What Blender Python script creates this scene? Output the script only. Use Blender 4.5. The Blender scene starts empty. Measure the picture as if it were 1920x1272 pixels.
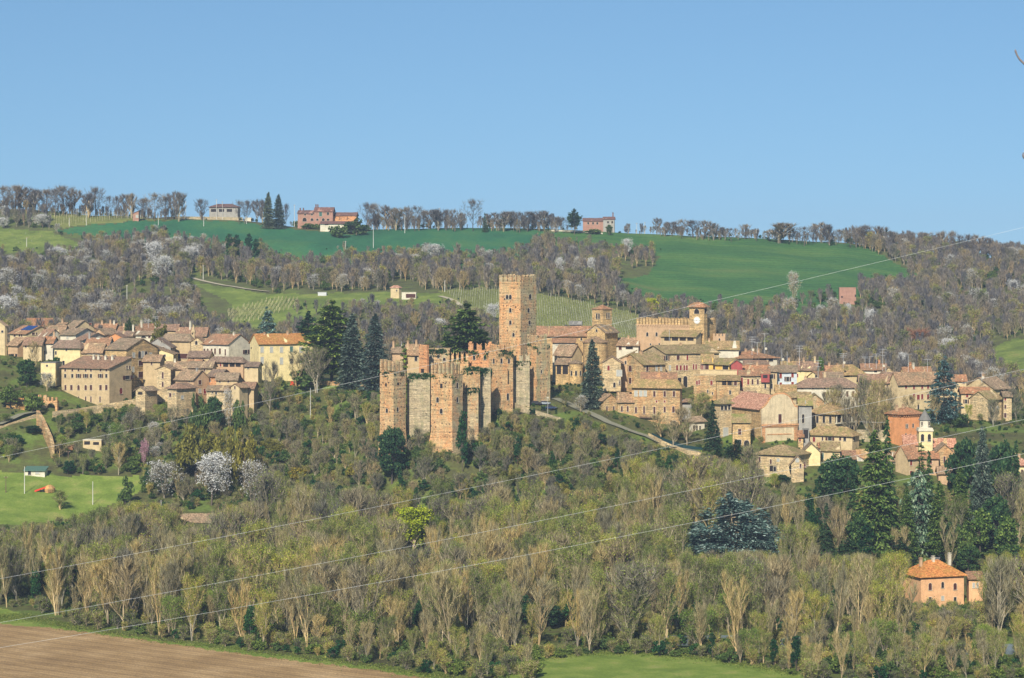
import bpy, math, random
import numpy as np
from mathutils import Vector
R = math.radians
random.seed(7)
SC = bpy.context.scene
COL = SC.collection
# ---------------------------------------------------------------- camera, sky, sun, exposure
F = 4680.0; HZ = 500.0; CZ = 100.0          # focal length in photo pixels, eye-level row, eye height
cam = bpy.data.cameras.new('camera'); camo = bpy.data.objects.new('camera', cam); COL.objects.link(camo)
camo.location = (0, 0, CZ); camo.rotation_euler = (R(90), 0, 0)
cam.sensor_width = 36; cam.lens = 36*F/1920; cam.shift_y = (HZ-636)/1920
cam.clip_start = 1; cam.clip_end = 20000
SC.camera = camo
SUN_EL, SUN_AZ = 35, 12
SKY_Z = (.6, .045); SKY_S = .94
W = bpy.data.worlds.new("World"); SC.world = W; W.use_nodes = True
nt = W.node_tree; bg = nt.nodes['Background']
sky = nt.nodes.new('ShaderNodeTexSky'); sky.sky_type = 'NISHITA'; sky.sun_disc = False
sky.sun_elevation = R(SUN_EL); sky.sun_rotation = R(180+SUN_AZ)
sky.air_density = 0.6; sky.dust_density = 0.2; sky.ozone_density = 5.0; sky.altitude = 100
tc = nt.nodes.new('ShaderNodeTexCoord'); mp = nt.nodes.new('ShaderNodeMapping'); nt.links.new(tc.outputs['Generated'], mp.inputs[0])
mp.inputs['Scale'].default_value = (1, 1, SKY_Z[0]); mp.inputs['Location'].default_value = (0, 0, SKY_Z[1]); nt.links.new(mp.outputs[0], sky.inputs[0])   # clear air: a flatter gradient towards the horizon
hs = nt.nodes.new('ShaderNodeHueSaturation'); hs.inputs['Saturation'].default_value = SKY_S; nt.links.new(sky.outputs[0], hs.inputs['Color'])
tn = nt.nodes.new('ShaderNodeMix'); tn.data_type = 'RGBA'; tn.blend_type = 'MULTIPLY'; tn.inputs[0].default_value = 1; tn.inputs[7].default_value = (.84, 1.0, .98, 1)   # cooler, cleaner air
nt.links.new(hs.outputs[0], tn.inputs[6]); nt.links.new(tn.outputs[2], bg.inputs[0]); bg.inputs[1].default_value = 0.077
sl = bpy.data.lights.new('sun', 'SUN'); sl.energy = 5.0; sl.angle = R(0.5); sl.color = (1, .93, .80)
so = bpy.data.objects.new('sun', sl); COL.objects.link(so)
d = Vector((math.sin(R(SUN_AZ))*math.cos(R(SUN_EL)), math.cos(R(SUN_AZ))*math.cos(R(SUN_EL)), -math.sin(R(SUN_EL))))
so.rotation_euler = d.to_track_quat('-Z', 'Y').to_euler(); so.location = (-200, -200, 400)
SC.view_settings.view_transform = 'Standard'; SC.view_settings.look = 'None'
SC.view_settings.exposure = 0.24; SC.view_settings.gamma = 1; SC.view_settings.use_curve_mapping = False
SC.cycles.max_bounces = 4; SC.cycles.diffuse_bounces = 2; SC.cycles.transparent_max_bounces = 8
SC.cycles.use_adaptive_sampling = True

# ---------------------------------------------------------------- materials
def _new(name):
    m = bpy.data.materials.new(name); m.use_nodes = True
    n = m.node_tree; b = n.nodes['Principled BSDF']; b.inputs['Specular IOR Level'].default_value = .15
    b.inputs['Roughness'].default_value = .9
    return m, n, b
def _noise(n, vec, scale, detail=4, rough=.6):
    t = n.nodes.new('ShaderNodeTexNoise'); t.inputs['Scale'].default_value = scale
    t.inputs['Detail'].default_value = detail; t.inputs['Roughness'].default_value = rough
    if vec is not None: n.links.new(vec, t.inputs['Vector'])
    return t.outputs['Fac']
def _ramp(n, fac, stops):
    r = n.nodes.new('ShaderNodeValToRGB'); e = r.color_ramp.elements
    while len(e) < len(stops): e.new(.5)
    for k, (p, c) in enumerate(stops):
        e[k].position = p; e[k].color = (*c, 1) if len(c) == 3 else c
    n.links.new(fac, r.inputs[0]); return r.outputs[0]
def _mix(n, fac, a, b, mode='MIX'):
    m = n.nodes.new('ShaderNodeMix'); m.data_type = 'RGBA'; m.blend_type = mode
    for sock, v in ((0, fac), (6, a), (7, b)):
        if hasattr(v, 'is_output') or isinstance(v, bpy.types.NodeSocket): n.links.new(v, m.inputs[sock])
        elif isinstance(v, (int, float)): m.inputs[sock].default_value = v
        else: m.inputs[sock].default_value = (*v, 1)
    return m.outputs[2]
def _coord(n, kind='Object', scale=None, rot=None):
    c = n.nodes.new('ShaderNodeTexCoord'); o = c.outputs[kind]
    if scale or rot:
        mp = n.nodes.new('ShaderNodeMapping'); n.links.new(o, mp.inputs[0])
        if scale: mp.inputs['Scale'].default_value = scale
        if rot: mp.inputs['Rotation'].default_value = rot
        o = mp.outputs[0]
    return o
def _bump(n, b, h, s, dist=.1):
    u = n.nodes.new('ShaderNodeBump'); u.inputs['Strength'].default_value = s; u.inputs['Distance'].default_value = dist
    n.links.new(h, u.inputs['Height']); n.links.new(u.outputs[0], b.inputs['Normal'])
def mul(c, k): return tuple(min(1, x*k) for x in c)
def plain(name, c, rough=.8, metal=0):
    m, n, b = _new(name); b.inputs['Base Color'].default_value = (*c, 1)
    b.inputs['Roughness'].default_value = rough; b.inputs['Metallic'].default_value = metal
    f = _noise(n, _coord(n), 1.7); n.links.new(_ramp(n, f, [(.3, mul(c, .82)), (.7, mul(c, 1.12))]), b.inputs['Base Color'])
    return m
def plaster(name, c, stain=None, amt=.45):
    """rendered wall: broad patches, vertical dirt streaks, fine grain"""
    m, n, b = _new(name); v = _coord(n)
    base = _ramp(n, _noise(n, v, .45, 6, .7), [(.32, mul(c, .70)), (.46, mul(c, .95)), (.56, mul(c, 1.05)), (.7, mul(c, 1.2))])
    st = _noise(n, _coord(n, scale=(1.6, 1.6, .22)), 1.0, 4)
    s2 = _ramp(n, st, [(.5, (0, 0, 0)), (.72, (amt,)*3)])
    base = _mix(n, s2, base, stain or mul(c, .6))
    g = _ramp(n, _noise(n, v, 3.2, 2), [(.3, (.86,)*3), (.7, (1.08,)*3)])
    n.links.new(_mix(n, 1.0, base, g, 'MULTIPLY'), b.inputs['Base Color']); return m
def stone(name, c1, c2, c3, cell=1.9, amt=1.0, holes=0):
    """rubble or brick masonry: individual blocks, patches of other stone, damp stains, courses, putlog holes"""
    m, n, b = _new(name); v = _coord(n, scale=(1, 1, 1.7))
    vo = n.nodes.new('ShaderNodeTexVoronoi'); vo.inputs['Scale'].default_value = cell; n.links.new(v, vo.inputs['Vector'])
    sep = n.nodes.new('ShaderNodeSeparateColor'); n.links.new(vo.outputs['Color'], sep.inputs[0])
    blocks = _ramp(n, sep.outputs[0], [(0, mul(c1, .5)), (.3, mul(c1, .9)), (.7, mul(c1, 1.25)), (1, mul(c2, 1.15))])
    mid = _ramp(n, _noise(n, _coord(n, scale=(1, 1, 1.8)), 1.9, 4, .75), [(.30, (.5,)*3), (.44, (.88,)*3), (.56, (1.08,)*3), (.68, (1.4, 1.38, 1.3))])
    blocks = _mix(n, 1.0, blocks, mid, 'MULTIPLY')
    big = _ramp(n, _noise(n, _coord(n), .2, 6, .7), [(.45, (0, 0, 0)), (.56, (.9*amt,)*3)])
    other = _ramp(n, sep.outputs[1], [(0, mul(c2, .55)), (.5, c2), (1, mul(c2, 1.25))])
    col = _mix(n, big, blocks, other)
    damp = _ramp(n, _noise(n, _coord(n, scale=(.6, .6, .12)), 1.0, 6, .7), [(.48, (0, 0, 0)), (.64, (.75*amt,)*3)])
    col = _mix(n, damp, col, c3)
    cr = _ramp(n, _noise(n, _coord(n, scale=(.10, .10, 1.6)), 1.0, 4, .8), [(.34, (.55,)*3), (.46, (.95,)*3), (.62, (1.3, 1.26, 1.16))])
    col = _mix(n, 1.0, col, cr, 'MULTIPLY')
    if holes:
        h = n.nodes.new('ShaderNodeTexVoronoi'); h.inputs['Scale'].default_value = .62; h.inputs['Randomness'].default_value = .45; n.links.new(_coord(n), h.inputs['Vector'])
        hm = _ramp(n, h.outputs['Distance'], [(.0, (.85,)*3), (.17, (.85,)*3), (.21, (0, 0, 0))]); col = _mix(n, hm, col, (.05, .035, .03))
    n.links.new(col, b.inputs['Base Color']); _bump(n, b, vo.outputs['Distance'], .6, .1); return m
def tiles(name, c1, c2, moss=None, mamt=.5):
    """pantile roof: rows of tiles running down the slope, lichen patches"""
    m, n, b = _new(name); v = _coord(n)
    a = _noise(n, _coord(n, scale=(1, .7, 2)), 1.5, 4, .8)
    col = _ramp(n, a, [(.34, mul(c1, .32)), (.43, c1), (.54, c2), (.64, mul(c2, 1.75))])
    oi = n.nodes.new('ShaderNodeObjectInfo')
    sh = _ramp(n, oi.outputs['Random'], [(0, (.82, .86, .9)), (.5, (1, 1, 1)), (1, (1.12, 1.0, .9))])
    col = _mix(n, 1.0, col, sh, 'MULTIPLY')
    g = _ramp(n, _noise(n, v, .3, 5, .7), [(.46, (0, 0, 0)), (.62, (mamt,)*3)])
    col = _mix(n, g, col, moss or (.17, .14, .10))
    w = n.nodes.new('ShaderNodeTexWave'); w.inputs['Scale'].default_value = 1.1; w.inputs['Distortion'].default_value = 1.5
    w.bands_direction = 'X'; n.links.new(v, w.inputs['Vector'])
    col = _mix(n, 1.0, col, _ramp(n, w.outputs['Fac'], [(0, (.72,)*3), (.5, (1.08,)*3)]), 'MULTIPLY')
    n.links.new(col, b.inputs['Base Color']); _bump(n, b, w.outputs['Fac'], .6, .12); return m
def leaf(name, c1, c2, c3=None, trans=.2, tint=True):
    m = bpy.data.materials.new(name); m.use_nodes = True; n = m.node_tree; n.nodes.clear()
    out = n.nodes.new('ShaderNodeOutputMaterial'); g = n.nodes.new('ShaderNodeNewGeometry')
    col = _ramp(n, g.outputs['Random Per Island'], [(0, mul(c1, .7)), (.35, c1), (.75, c2), (1, c3 or mul(c2, 1.3))])
    oi = n.nodes.new('ShaderNodeObjectInfo')
    if tint: col = _mix(n, 1.0, col, _ramp(n, oi.outputs['Random'], [(0, (.62, .68, .78)), (.35, (.9, .92, .95)), (.65, (1.08, 1.06, .98)), (1, (1.42, 1.24, .9))]), 'MULTIPLY')
    di = n.nodes.new('ShaderNodeBsdfDiffuse'); n.links.new(col, di.inputs[0])
    if trans:
        tr = n.nodes.new('ShaderNodeBsdfTranslucent'); n.links.new(col, tr.inputs[0])
        mx = n.nodes.new('ShaderNodeMixShader'); mx.inputs[0].default_value = trans
        n.links.new(di.outputs[0], mx.inputs[1]); n.links.new(tr.outputs[0], mx.inputs[2]); n.links.new(mx.outputs[0], out.inputs[0])
    else: n.links.new(di.outputs[0], out.inputs[0])
    return m
def ground(name, stops, scale=.08, fine=.9, stops2=None, stretch=None, extra=None):
    m, n, b = _new(name); v = _coord(n, scale=stretch)
    col = _ramp(n, _noise(n, v, scale, 6, .62), stops)
    col = _mix(n, 1.0, col, _ramp(n, _noise(n, _coord(n), fine, 4, .7), [(.3, (.72,)*3), (.7, (1.25,)*3)]), 'MULTIPLY')
    if extra: col = extra(n, col)
    n.links.new(col, b.inputs['Base Color']); return m

M = {}
M['stone'] = stone('tan_rubble_stone', (.50, .36, .19), (.44, .25, .12), (.28, .23, .13))
M['stone_pale'] = stone('pale_rubble_stone', (.56, .44, .26), (.46, .33, .18), (.34, .28, .17), amt=.7)
M['stone_grey'] = stone('grey_river_stone', (.46, .38, .25), (.38, .31, .20), (.25, .24, .14), cell=2.3)
M['stone_gold'] = stone('golden_sandstone', (.58, .40, .19), (.45, .30, .15), (.33, .25, .13))
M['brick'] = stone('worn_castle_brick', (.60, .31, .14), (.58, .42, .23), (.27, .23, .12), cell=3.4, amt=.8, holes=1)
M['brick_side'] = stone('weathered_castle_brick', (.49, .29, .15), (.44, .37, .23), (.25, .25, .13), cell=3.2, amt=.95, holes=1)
M['brick_red'] = stone('red_orange_brick', (.58, .26, .12), (.54, .33, .17), (.32, .20, .11), cell=3.2, amt=.6, holes=1)
M['brick_far'] = plaster('far_pink_brick', (.40, .22, .16), (.26, .15, .11), .6)
M['cream'] = plaster('cream_plaster', (.62, .48, .27), (.5, .4, .25))
M['yellow'] = plaster('pale_yellow_plaster', (.76, .62, .32), (.62, .52, .28), .25)
M['ochre'] = plaster('egg_yolk_plaster', (.80, .50, .12), (.6, .36, .1), .3)
M['white'] = plaster('whitewashed_plaster', (.66, .60, .46), (.5, .46, .36))
M['beige'] = plaster('beige_plaster', (.55, .41, .23), (.40, .30, .2))
M['pink'] = plaster('pink_plaster', (.54, .36, .21), (.45, .30, .2))
M['orange'] = plaster('orange_plaster', (.70, .31, .13), (.5, .24, .12), .3)
M['peach'] = plaster('peach_plaster', (.76, .44, .23), (.6, .36, .2), .35)
M['blue'] = plaster('pale_blue_plaster', (.55, .60, .62), (.4, .44, .45), .3)
M['red'] = plaster('crimson_plaster', (.38, .09, .08), (.28, .08, .08), .4)
M['grey'] = plaster('grey_cement', (.36, .34, .30), (.25, .24, .2))
M['tile'] = tiles('old_tan_tiles', (.26, .175, .11), (.39, .275, .175), (.17, .155, .095), .6)
M['tile_brown'] = tiles('brown_tiles', (.225, .145, .10), (.33, .22, .155), (.17, .15, .10), .5)
M['tile_moss'] = tiles('mossy_tiles', (.32, .22, .12), (.38, .30, .15), (.22, .25, .06), .9)
M['tile_gold'] = tiles('lichen_tiles', (.28, .19, .10), (.40, .29, .15), (.22, .21, .07), .75)
M['tile_orange'] = tiles('orange_lichen_tiles', (.46, .18, .06), (.56, .26, .09), (.42, .27, .07), .6)
M['tile_red'] = tiles('red_tiles', (.33, .165, .09), (.44, .245, .14), (.22, .17, .10), .65)
M['tile_pink'] = tiles('pink_tiles', (.42, .18, .11), (.60, .34, .23), (.34, .22, .14), .4)
M['tile_far'] = tiles('far_dark_tiles', (.16, .09, .08), (.22, .12, .10), (.15, .11, .1), .4)
M['facade'] = plaster('sandstone_facade', (.64, .52, .33), (.42, .32, .19), .75)
M['slate'] = plain('grey_slate', (.20, .19, .17))
M['pane'] = plain('dark_window', (.035, .032, .035), .35)
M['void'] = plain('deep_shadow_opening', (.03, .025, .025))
M['shut_red'] = plain('red_shutter', (.22, .035, .03))
M['shut_brown'] = plain('brown_shutter', (.085, .035, .03))
M['shut_grey'] = plain('grey_shutter', (.42, .42, .38))
M['shut_green'] = plain('green_shutter', (.06, .14, .12))
M['frame'] = plain('pale_window_surround', (.66, .58, .44))
M['wood'] = plain('old_timber', (.16, .10, .07))
M['metal'] = plain('galvanised_metal', (.55, .56, .56), .5)
M['concrete'] = plain('concrete_pole', (.62, .60, .54))
M['cable'] = plain('bright_cable', (.62, .62, .60), .5)
M['solar'] = plain('solar_panel', (.02, .06, .22), .3)
M['redpaint'] = plain('red_paint', (.75, .07, .04), .5)
M['greenmesh'] = plain('dark_green_fence', (.012, .045, .05))
M['greenroof'] = plain('green_corrugated_roof', (.09, .17, .13))
M['black'] = plain('black_rubber', (.02, .02, .02))
M['earth'] = stone('orange_earth_bank', (.60, .30, .10), (.45, .28, .12), (.3, .2, .1), cell=.6)
M['asphalt'] = plain('asphalt', (.25, .24, .17))
M['gravel'] = plain('pale_gravel', (.50, .44, .32))
M['bark'] = leaf('tan_bark', (.30, .24, .16), (.42, .34, .23), None, 0)
M['bark_pale'] = leaf('pale_bark', (.32, .27, .18), (.46, .39, .27), None, 0)
M['bark_dark'] = leaf('dark_bark', (.10, .08, .07), (.15, .12, .10), None, 0)
M['twig'] = leaf('tan_twigs', (.18, .15, .07), (.44, .37, .19), (.76, .66, .40), 0)
M['twig_grey'] = leaf('grey_brown_twigs', (.12, .105, .065), (.31, .27, .175), (.58, .51, .36), 0)
M['twig_violet'] = leaf('violet_grey_twigs', (.10, .09, .088), (.215, .195, .18), (.42, .38, .35), 0)
M['bud'] = leaf('olive_buds', (.15, .21, .03), (.31, .37, .06), (.50, .54, .12))
M['budbright'] = leaf('spring_green_leaves', (.15, .24, .035), (.27, .38, .055), (.42, .52, .09))
M['lime'] = leaf('lime_leaves', (.30, .38, .02), (.48, .54, .03), (.60, .62, .06))
M['green'] = leaf('shrub_leaves', (.07, .12, .035), (.13, .20, .055), (.22, .29, .09))
M['ivy'] = leaf('ivy_leaves', (.018, .06, .025), (.035, .11, .04), (.07, .18, .06))
M['holm'] = leaf('holm_oak_leaves', (.16, .15, .03), (.25, .23, .045), (.33, .30, .07))
M['cedar'] = leaf('dark_green_needles', (.025, .065, .03), (.055, .115, .045), (.13, .20, .065), .1)
M['cedar_lit'] = leaf('sunlit_needles', (.05, .10, .025), (.15, .23, .05), (.30, .38, .09), .1)  # sunlight put into the needle colour: yellow-green, lighter copy of the dark needles
M['blue_needle'] = leaf('blue_green_needles', (.05, .11, .09), (.14, .235, .20), (.30, .42, .36), .1)
M['pale_blue_needle'] = leaf('pale_blue_green_needles', (.07, .13, .11), (.18, .28, .24), (.40, .50, .44), .1, False)
M['grey_needle'] = leaf('grey_green_needles', (.05, .08, .06), (.10, .14, .11), (.22, .27, .21), .1)
M['blossom'] = leaf('white_blossom', (.66, .65, .62), (.80, .79, .76), (.90, .90, .87), tint=False)
M['pinkbl'] = leaf('pink_blossom', (.45, .22, .30), (.55, .34, .40), None)
M['redbud'] = leaf('rust_red_twigs', (.26, .12, .07), (.34, .17, .10), None, 0)
M['grassblade'] = leaf('grass_tufts', (.10, .15, .03), (.20, .24, .06), (.30, .30, .10))
M['post'] = leaf('vine_posts', (.32, .30, .20), (.46, .43, .30), None, 0)
M['vine'] = leaf('vine_shoots', (.17, .17, .06), (.25, .24, .09), None, 0)
M['floor'] = ground('woodland_floor', [(.3, (.06, .055, .03)), (.48, (.10, .105, .035)), (.6, (.12, .17, .035)), (.75, (.16, .22, .05))])
M['hill'] = ground('rough_hillside', [(.3, (.07, .075, .035)), (.5, (.11, .12, .045)), (.68, (.13, .18, .04))])
def _lines(scale, deg):
    def f(n, col):
        w = n.nodes.new('ShaderNodeTexWave'); w.bands_direction = 'X'; w.inputs['Scale'].default_value = scale; w.inputs['Distortion'].default_value = 2.5
        w.inputs['Detail'].default_value = 3; n.links.new(_coord(n, rot=(0, 0, R(deg))), w.inputs['Vector'])
        return _mix(n, 1.0, col, _ramp(n, w.outputs['Fac'], [(0, (.88,)*3), (.5, (1.03,)*3), (1, (1.08,)*3)]), 'MULTIPLY')
    return f
def _furrow(n, col):
    col = _lines(.05, -52.5)(n, col); col = _lines(.13, -52.5)(n, col)
    return _mix(n, 1.0, col, _ramp(n, _noise(n, _coord(n), 2.2, 6, .8), [(.34, (.62,)*3), (.5, (1,)*3), (.66, (1.4,)*3)]), 'MULTIPLY')
def _furrow_old(n, col):
    w = n.nodes.new('ShaderNodeTexWave'); w.bands_direction = 'X'; w.inputs['Scale'].default_value = .22; w.inputs['Distortion'].default_value = 1.6
    w.inputs['Detail'].default_value = 2
    n.links.new(_coord(n, rot=(0, 0, R(72))), w.inputs['Vector'])
    return _mix(n, 1.0, col, _ramp(n, w.outputs['Fac'], [(0, (.86,)*3), (.6, (1.06,)*3)]), 'MULTIPLY')
M['plough'] = ground('ploughed_earth', [(.3, (.26, .165, .075)), (.5, (.36, .235, .11)), (.7, (.47, .32, .165))], .05, 1.6, extra=_furrow)
M['meadow'] = ground('meadow_grass', [(.3, (.12, .175, .03)), (.46, (.17, .24, .04)), (.56, (.22, .28, .055)), (.68, (.30, .30, .09))], .12, 1.6)
M['wheat'] = ground('emerald_wheat', [(.3, (.026, .11, .052)), (.5, (.036, .15, .066)), (.7, (.075, .18, .06))], .03, .5, stretch=(1, .4, 1))
M['pasture'] = ground('dark_pasture', [(.3, (.036, .105, .036)), (.48, (.055, .145, .04)), (.6, (.085, .175, .045)), (.74, (.15, .19, .06))], .03, .5, stretch=(.4, 1, 1), extra=_lines(.045, 80))
M['limefield'] = ground('lime_grass', [(.3, (.10, .13, .035)), (.46, (.14, .19, .04)), (.6, (.20, .25, .055)), (.74, (.28, .25, .09))], .08, .8)
M['vineland'] = ground('vineyard_ground', [(.3, (.14, .16, .045)), (.5, (.20, .22, .06)), (.7, (.26, .26, .09))], .05, .8)
def water():
    m, n, b = _new('river_water'); b.inputs['Base Color'].default_value = (.20, .25, .28, 1); b.inputs['Roughness'].default_value = .18
    b.inputs['Specular IOR Level'].default_value = .5
    _bump(n, b, _noise(n, _coord(n), 1.5, 4), .5, .2); return m
M['water'] = water()

# ---------------------------------------------------------------- mesh and object helpers
class MB:
    def __init__(s): s.v = []; s.f = []; s.m = []
    def poly(s, pts, mi=0):
        b = len(s.v); s.v += [tuple(p) for p in pts]; s.f.append(tuple(range(b, b+len(pts)))); s.m.append(mi)
    def box(s, a, b, mi=0):
        x0, y0, z0 = a; x1, y1, z1 = b; k = len(s.v)
        s.v += [(x0,y0,z0),(x1,y0,z0),(x1,y1,z0),(x0,y1,z0),(x0,y0,z1),(x1,y0,z1),(x1,y1,z1),(x0,y1,z1)]
        for q in ((0,3,2,1),(4,5,6,7),(0,1,5,4),(1,2,6,5),(2,3,7,6),(3,0,4,7)): s.f.append(tuple(k+i for i in q)); s.m.append(mi)
    def prism(s, prof, axis, a, b, mi=0):
        """closed outline prof [(u,z)..] swept along 'x' or 'y' from a to b"""
        n = len(prof); k = len(s.v)
        for t in (a, b):
            for u, z in prof: s.v.append((t, u, z) if axis == 'x' else (u, t, z))
        s.f.append(tuple(range(k, k+n))); s.f.append(tuple(range(k+2*n-1, k+n-1, -1))); s.m += [mi, mi]
        for i in range(n):
            j = (i+1) % n; s.f.append((k+i, k+n+i, k+n+j, k+j)); s.m.append(mi)
    def tube(s, p0, p1, r0, r1, n=4, mi=0, cap=False):
        p0 = Vector(p0); p1 = Vector(p1); d = (p1-p0)
        if d.length < 1e-6: return
        d.normalize(); u = d.orthogonal().normalized(); w = d.cross(u); k = len(s.v)
        for p, r in ((p0, r0), (p1, r1)):
            for i in range(n):
                a = 2*math.pi*i/n; s.v.append(tuple(p + u*(math.cos(a)*r) + w*(math.sin(a)*r)))
        for i in range(n):
            j = (i+1) % n; s.f.append((k+i, k+j, k+n+j, k+n+i)); s.m.append(mi)
        if cap: s.f.append(tuple(range(k+n, k+2*n))); s.m.append(mi)
    def build(s, name, mats, parent=None, loc=None):
        me = bpy.data.meshes.new(name); me.from_pydata(s.v, [], s.f)
        if not isinstance(mats, (list, tuple)): mats = [mats]
        for q in mats: me.materials.append(q)
        if len(mats) > 1: me.polygons.foreach_set('material_index', s.m)
        me.update()
        return link(name, me, parent, loc)
def link(name, me, parent=None, loc=None):
    o = bpy.data.objects.new(name, me); COL.objects.link(o)
    if parent: o.parent = parent
    if loc is not None: o.location = loc
    return o
def recalc(o):
    import bmesh
    b = bmesh.new(); b.from_mesh(o.data); bmesh.ops.recalc_face_normals(b, faces=b.faces); b.to_mesh(o.data); b.free()
def tag(o, label=None, cat=None, group=None, kind=None):
    if label: o['label'] = label
    if cat: o['category'] = cat
    if group: o['group'] = group
    if kind: o['kind'] = kind
    return o
def empty(name, loc, rz=0):
    o = bpy.data.objects.new(name, None); COL.objects.link(o); o.location = loc; o.rotation_euler = (0, 0, rz)
    o.empty_display_size = .5; return o
def P(px, py, Y): return Vector(((px-960)*Y/F, Y, CZ-(py-HZ)*Y/F))

# ---------------------------------------------------------------- terrain: surveyed profile lines (distance, row where the ground shows)
PROF = {
 0:   [(760,1117),(860,958),(905,885),(930,805),(950,755),(985,690),(1010,668),(1060,655),(1120,648),(1200,640),(1300,580),(1400,520),(1500,468),(1620,392)],
 200: [(765,1110),(860,980),(905,898),(930,850),(945,806),(960,778),(970,758),(990,735),(1005,690),(1060,652),(1120,645),(1200,640),(1300,590),(1400,530),(1500,470),(1620,402)],
 400: [(780,1100),(860,1000),(900,920),(930,850),(945,800),(960,770),(985,735),(1040,695),(1100,665),(1200,640),(1300,580),(1350,545),(1400,520),(1500,460),(1620,412)],
 600: [(780,1100),(860,1000),(900,930),(930,850),(950,790),(965,750),(980,722),(1040,712),(1100,700),(1200,640),(1300,560),(1400,520),(1500,460),(1620,427)],
 720: [(800,1085),(860,980),(880,900),(905,820),(925,770),(945,735),(980,718),(1050,712),(1100,690),(1200,620),(1260,572),(1300,552),(1400,520),(1500,470),(1620,428)],
 840: [(790,1092),(840,1010),(860,930),(880,858),(900,810),(925,770),(950,750),(1000,738),(1100,690),(1200,620),(1260,562),(1300,545),(1400,515),(1500,470),(1620,426)],
 1000:[(790,1092),(840,1000),(870,900),(900,820),(915,775),(935,748),(980,728),(1050,702),(1100,690),(1180,640),(1280,552),(1350,535),(1400,518),(1500,460),(1620,430)],
 1120:[(780,1100),(840,985),(870,890),(900,800),(915,775),(940,745),(970,727),(1000,708),(1050,692),(1120,690),(1200,630),(1280,575),(1330,550),(1400,520),(1500,475),(1620,436)],
 1250:[(770,1108),(820,1000),(850,920),(880,855),(900,818),(920,790),(950,752),(985,718),(1010,692),(1050,675),(1120,685),(1200,640),(1280,600),(1330,572),(1420,530),(1500,490),(1620,441)],
 1400:[(760,1116),(800,1000),(830,935),(850,912),(870,870),(885,850),(905,800),(930,752),(960,726),(1000,700),(1040,685),(1120,690),(1200,680),(1280,630),(1350,570),(1430,530),(1500,500),(1620,446)],
 1550:[(740,1132),(780,1010),(810,950),(840,915),(860,880),(880,850),(905,825),(935,768),(965,738),(1000,712),(1060,705),(1120,710),(1200,690),(1280,640),(1350,590),(1430,545),(1500,508),(1620,454)],
 1700:[(740,1132),(780,1020),(810,960),(840,912),(860,880),(885,840),(905,812),(935,778),(965,745),(1000,725),(1060,712),(1120,715),(1200,690),(1280,640),(1350,590),(1430,555),(1500,525),(1620,468)],
 1830:[(740,1132),(780,1030),(810,980),(840,930),(860,890),(885,850),(910,815),(935,792),(965,780),(1000,760),(1060,740),(1120,730),(1200,705),(1280,668),(1350,610),(1430,570),(1500,535),(1620,482)],
 1980:[(740,1132),(780,1030),(810,980),(840,930),(860,890),(885,850),(910,815),(935,795),(965,785),(1000,765),(1060,745),(1120,735),(1200,700),(1280,640),(1350,605),(1430,570),(1500,540),(1620,494)],
}
cols = sorted(PROF)
YS = np.concatenate([np.arange(380, 580, 20.), 580*1.0021**np.arange(0, 264), 1008*1.0031**np.arange(0, 168), np.array([1720., 1760, 1850, 2000, 2300, 2800, 3400, 4200])])
YS = np.unique(np.round(YS, 3))
DX = 3.; PX = np.arange(-480, 2401, DX)
Zc = []
for c in cols:
    ys = [300, PROF[c][0][0]-60, PROF[c][0][0]] + [q[0] for q in PROF[c][1:]]
    zs = [0, 0, .5] + [CZ-(q[1]-HZ)*q[0]/F for q in PROF[c][1:]]
    ys += [1700, 2000, 4200]; zs += [zs[-1]-1, zs[-1]-25, 0]
    z = np.interp(YS, ys, zs); k = np.array([1, 2, 3, 2, 1.])/9
    zz = np.convolve(np.pad(z, 2, 'edge'), k, 'valid'); Zc.append(zz)
Zc = np.array(Zc)
Zg = np.zeros((len(YS), len(PX)))
for j, p in enumerate(PX):
    p2 = min(max(p, cols[0]), cols[-1]); i = max(0, min(len(cols)-2, int(np.searchsorted(cols, p2, side='right'))-1))
    t = (p2-cols[i])/(cols[i+1]-cols[i]); t = t*t*(3-2*t); Zg[:, j] = Zc[i]*(1-t)+Zc[i+1]*t
rs = np.random.RandomState(3)
Xg = (PX[None, :]-960)*YS[:, None]/F; Yg = np.repeat(YS[:, None], len(PX), 1)
nz = np.zeros_like(Zg)
for k in range(14):
    a = rs.rand()*6.28; w = rs.uniform(.02, .16); nz += np.sin(Xg*w*math.cos(a)+Yg*w*math.sin(a)+rs.rand()*6.28)*(.05/w)**.5*.22
Zg += nz*np.clip((Yg-760)/80, 0, 1)*np.where((Yg > 1120), 1.0, .55)
# river bed across the valley floor
rv = (PX-1330)/600
RY0 = 662+8*np.sin(PX/170); RW = np.clip((PX-1150)/60, 0, 1)*9
for j in range(len(PX)):
    if RW[j] > 0: Zg[:, j] -= np.clip(1.3-np.abs(YS-RY0[j])/RW[j], 0, 1)*1.0*(RW[j]/9)
def hgt(x, y):
    px = 960+x*F/y; i = int(np.searchsorted(YS, y, side='right'))-1; i = max(0, min(len(YS)-2, i))
    j = int((px-PX[0])/DX); j = max(0, min(len(PX)-2, j))
    t = (y-YS[i])/(YS[i+1]-YS[i]); u = min(max((px-PX[j])/DX, 0), 1)
    return float((Zg[i, j]*(1-u)+Zg[i, j+1]*u)*(1-t)+(Zg[i+1, j]*(1-u)+Zg[i+1, j+1]*u)*t)
def hpx(px, Y): return hgt((px-960)*Y/F, Y)
def rowof(px, Y): return HZ+(CZ-hpx(px, Y))*F/Y
def Yof(px, py, y0=600, y1=1650):
    """distance at which the ground shows at this row"""
    y = y0; prev = None
    while y < y1:
        r = rowof(px, y)
        if r <= py: return y
        y += 3
    return y1
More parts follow.
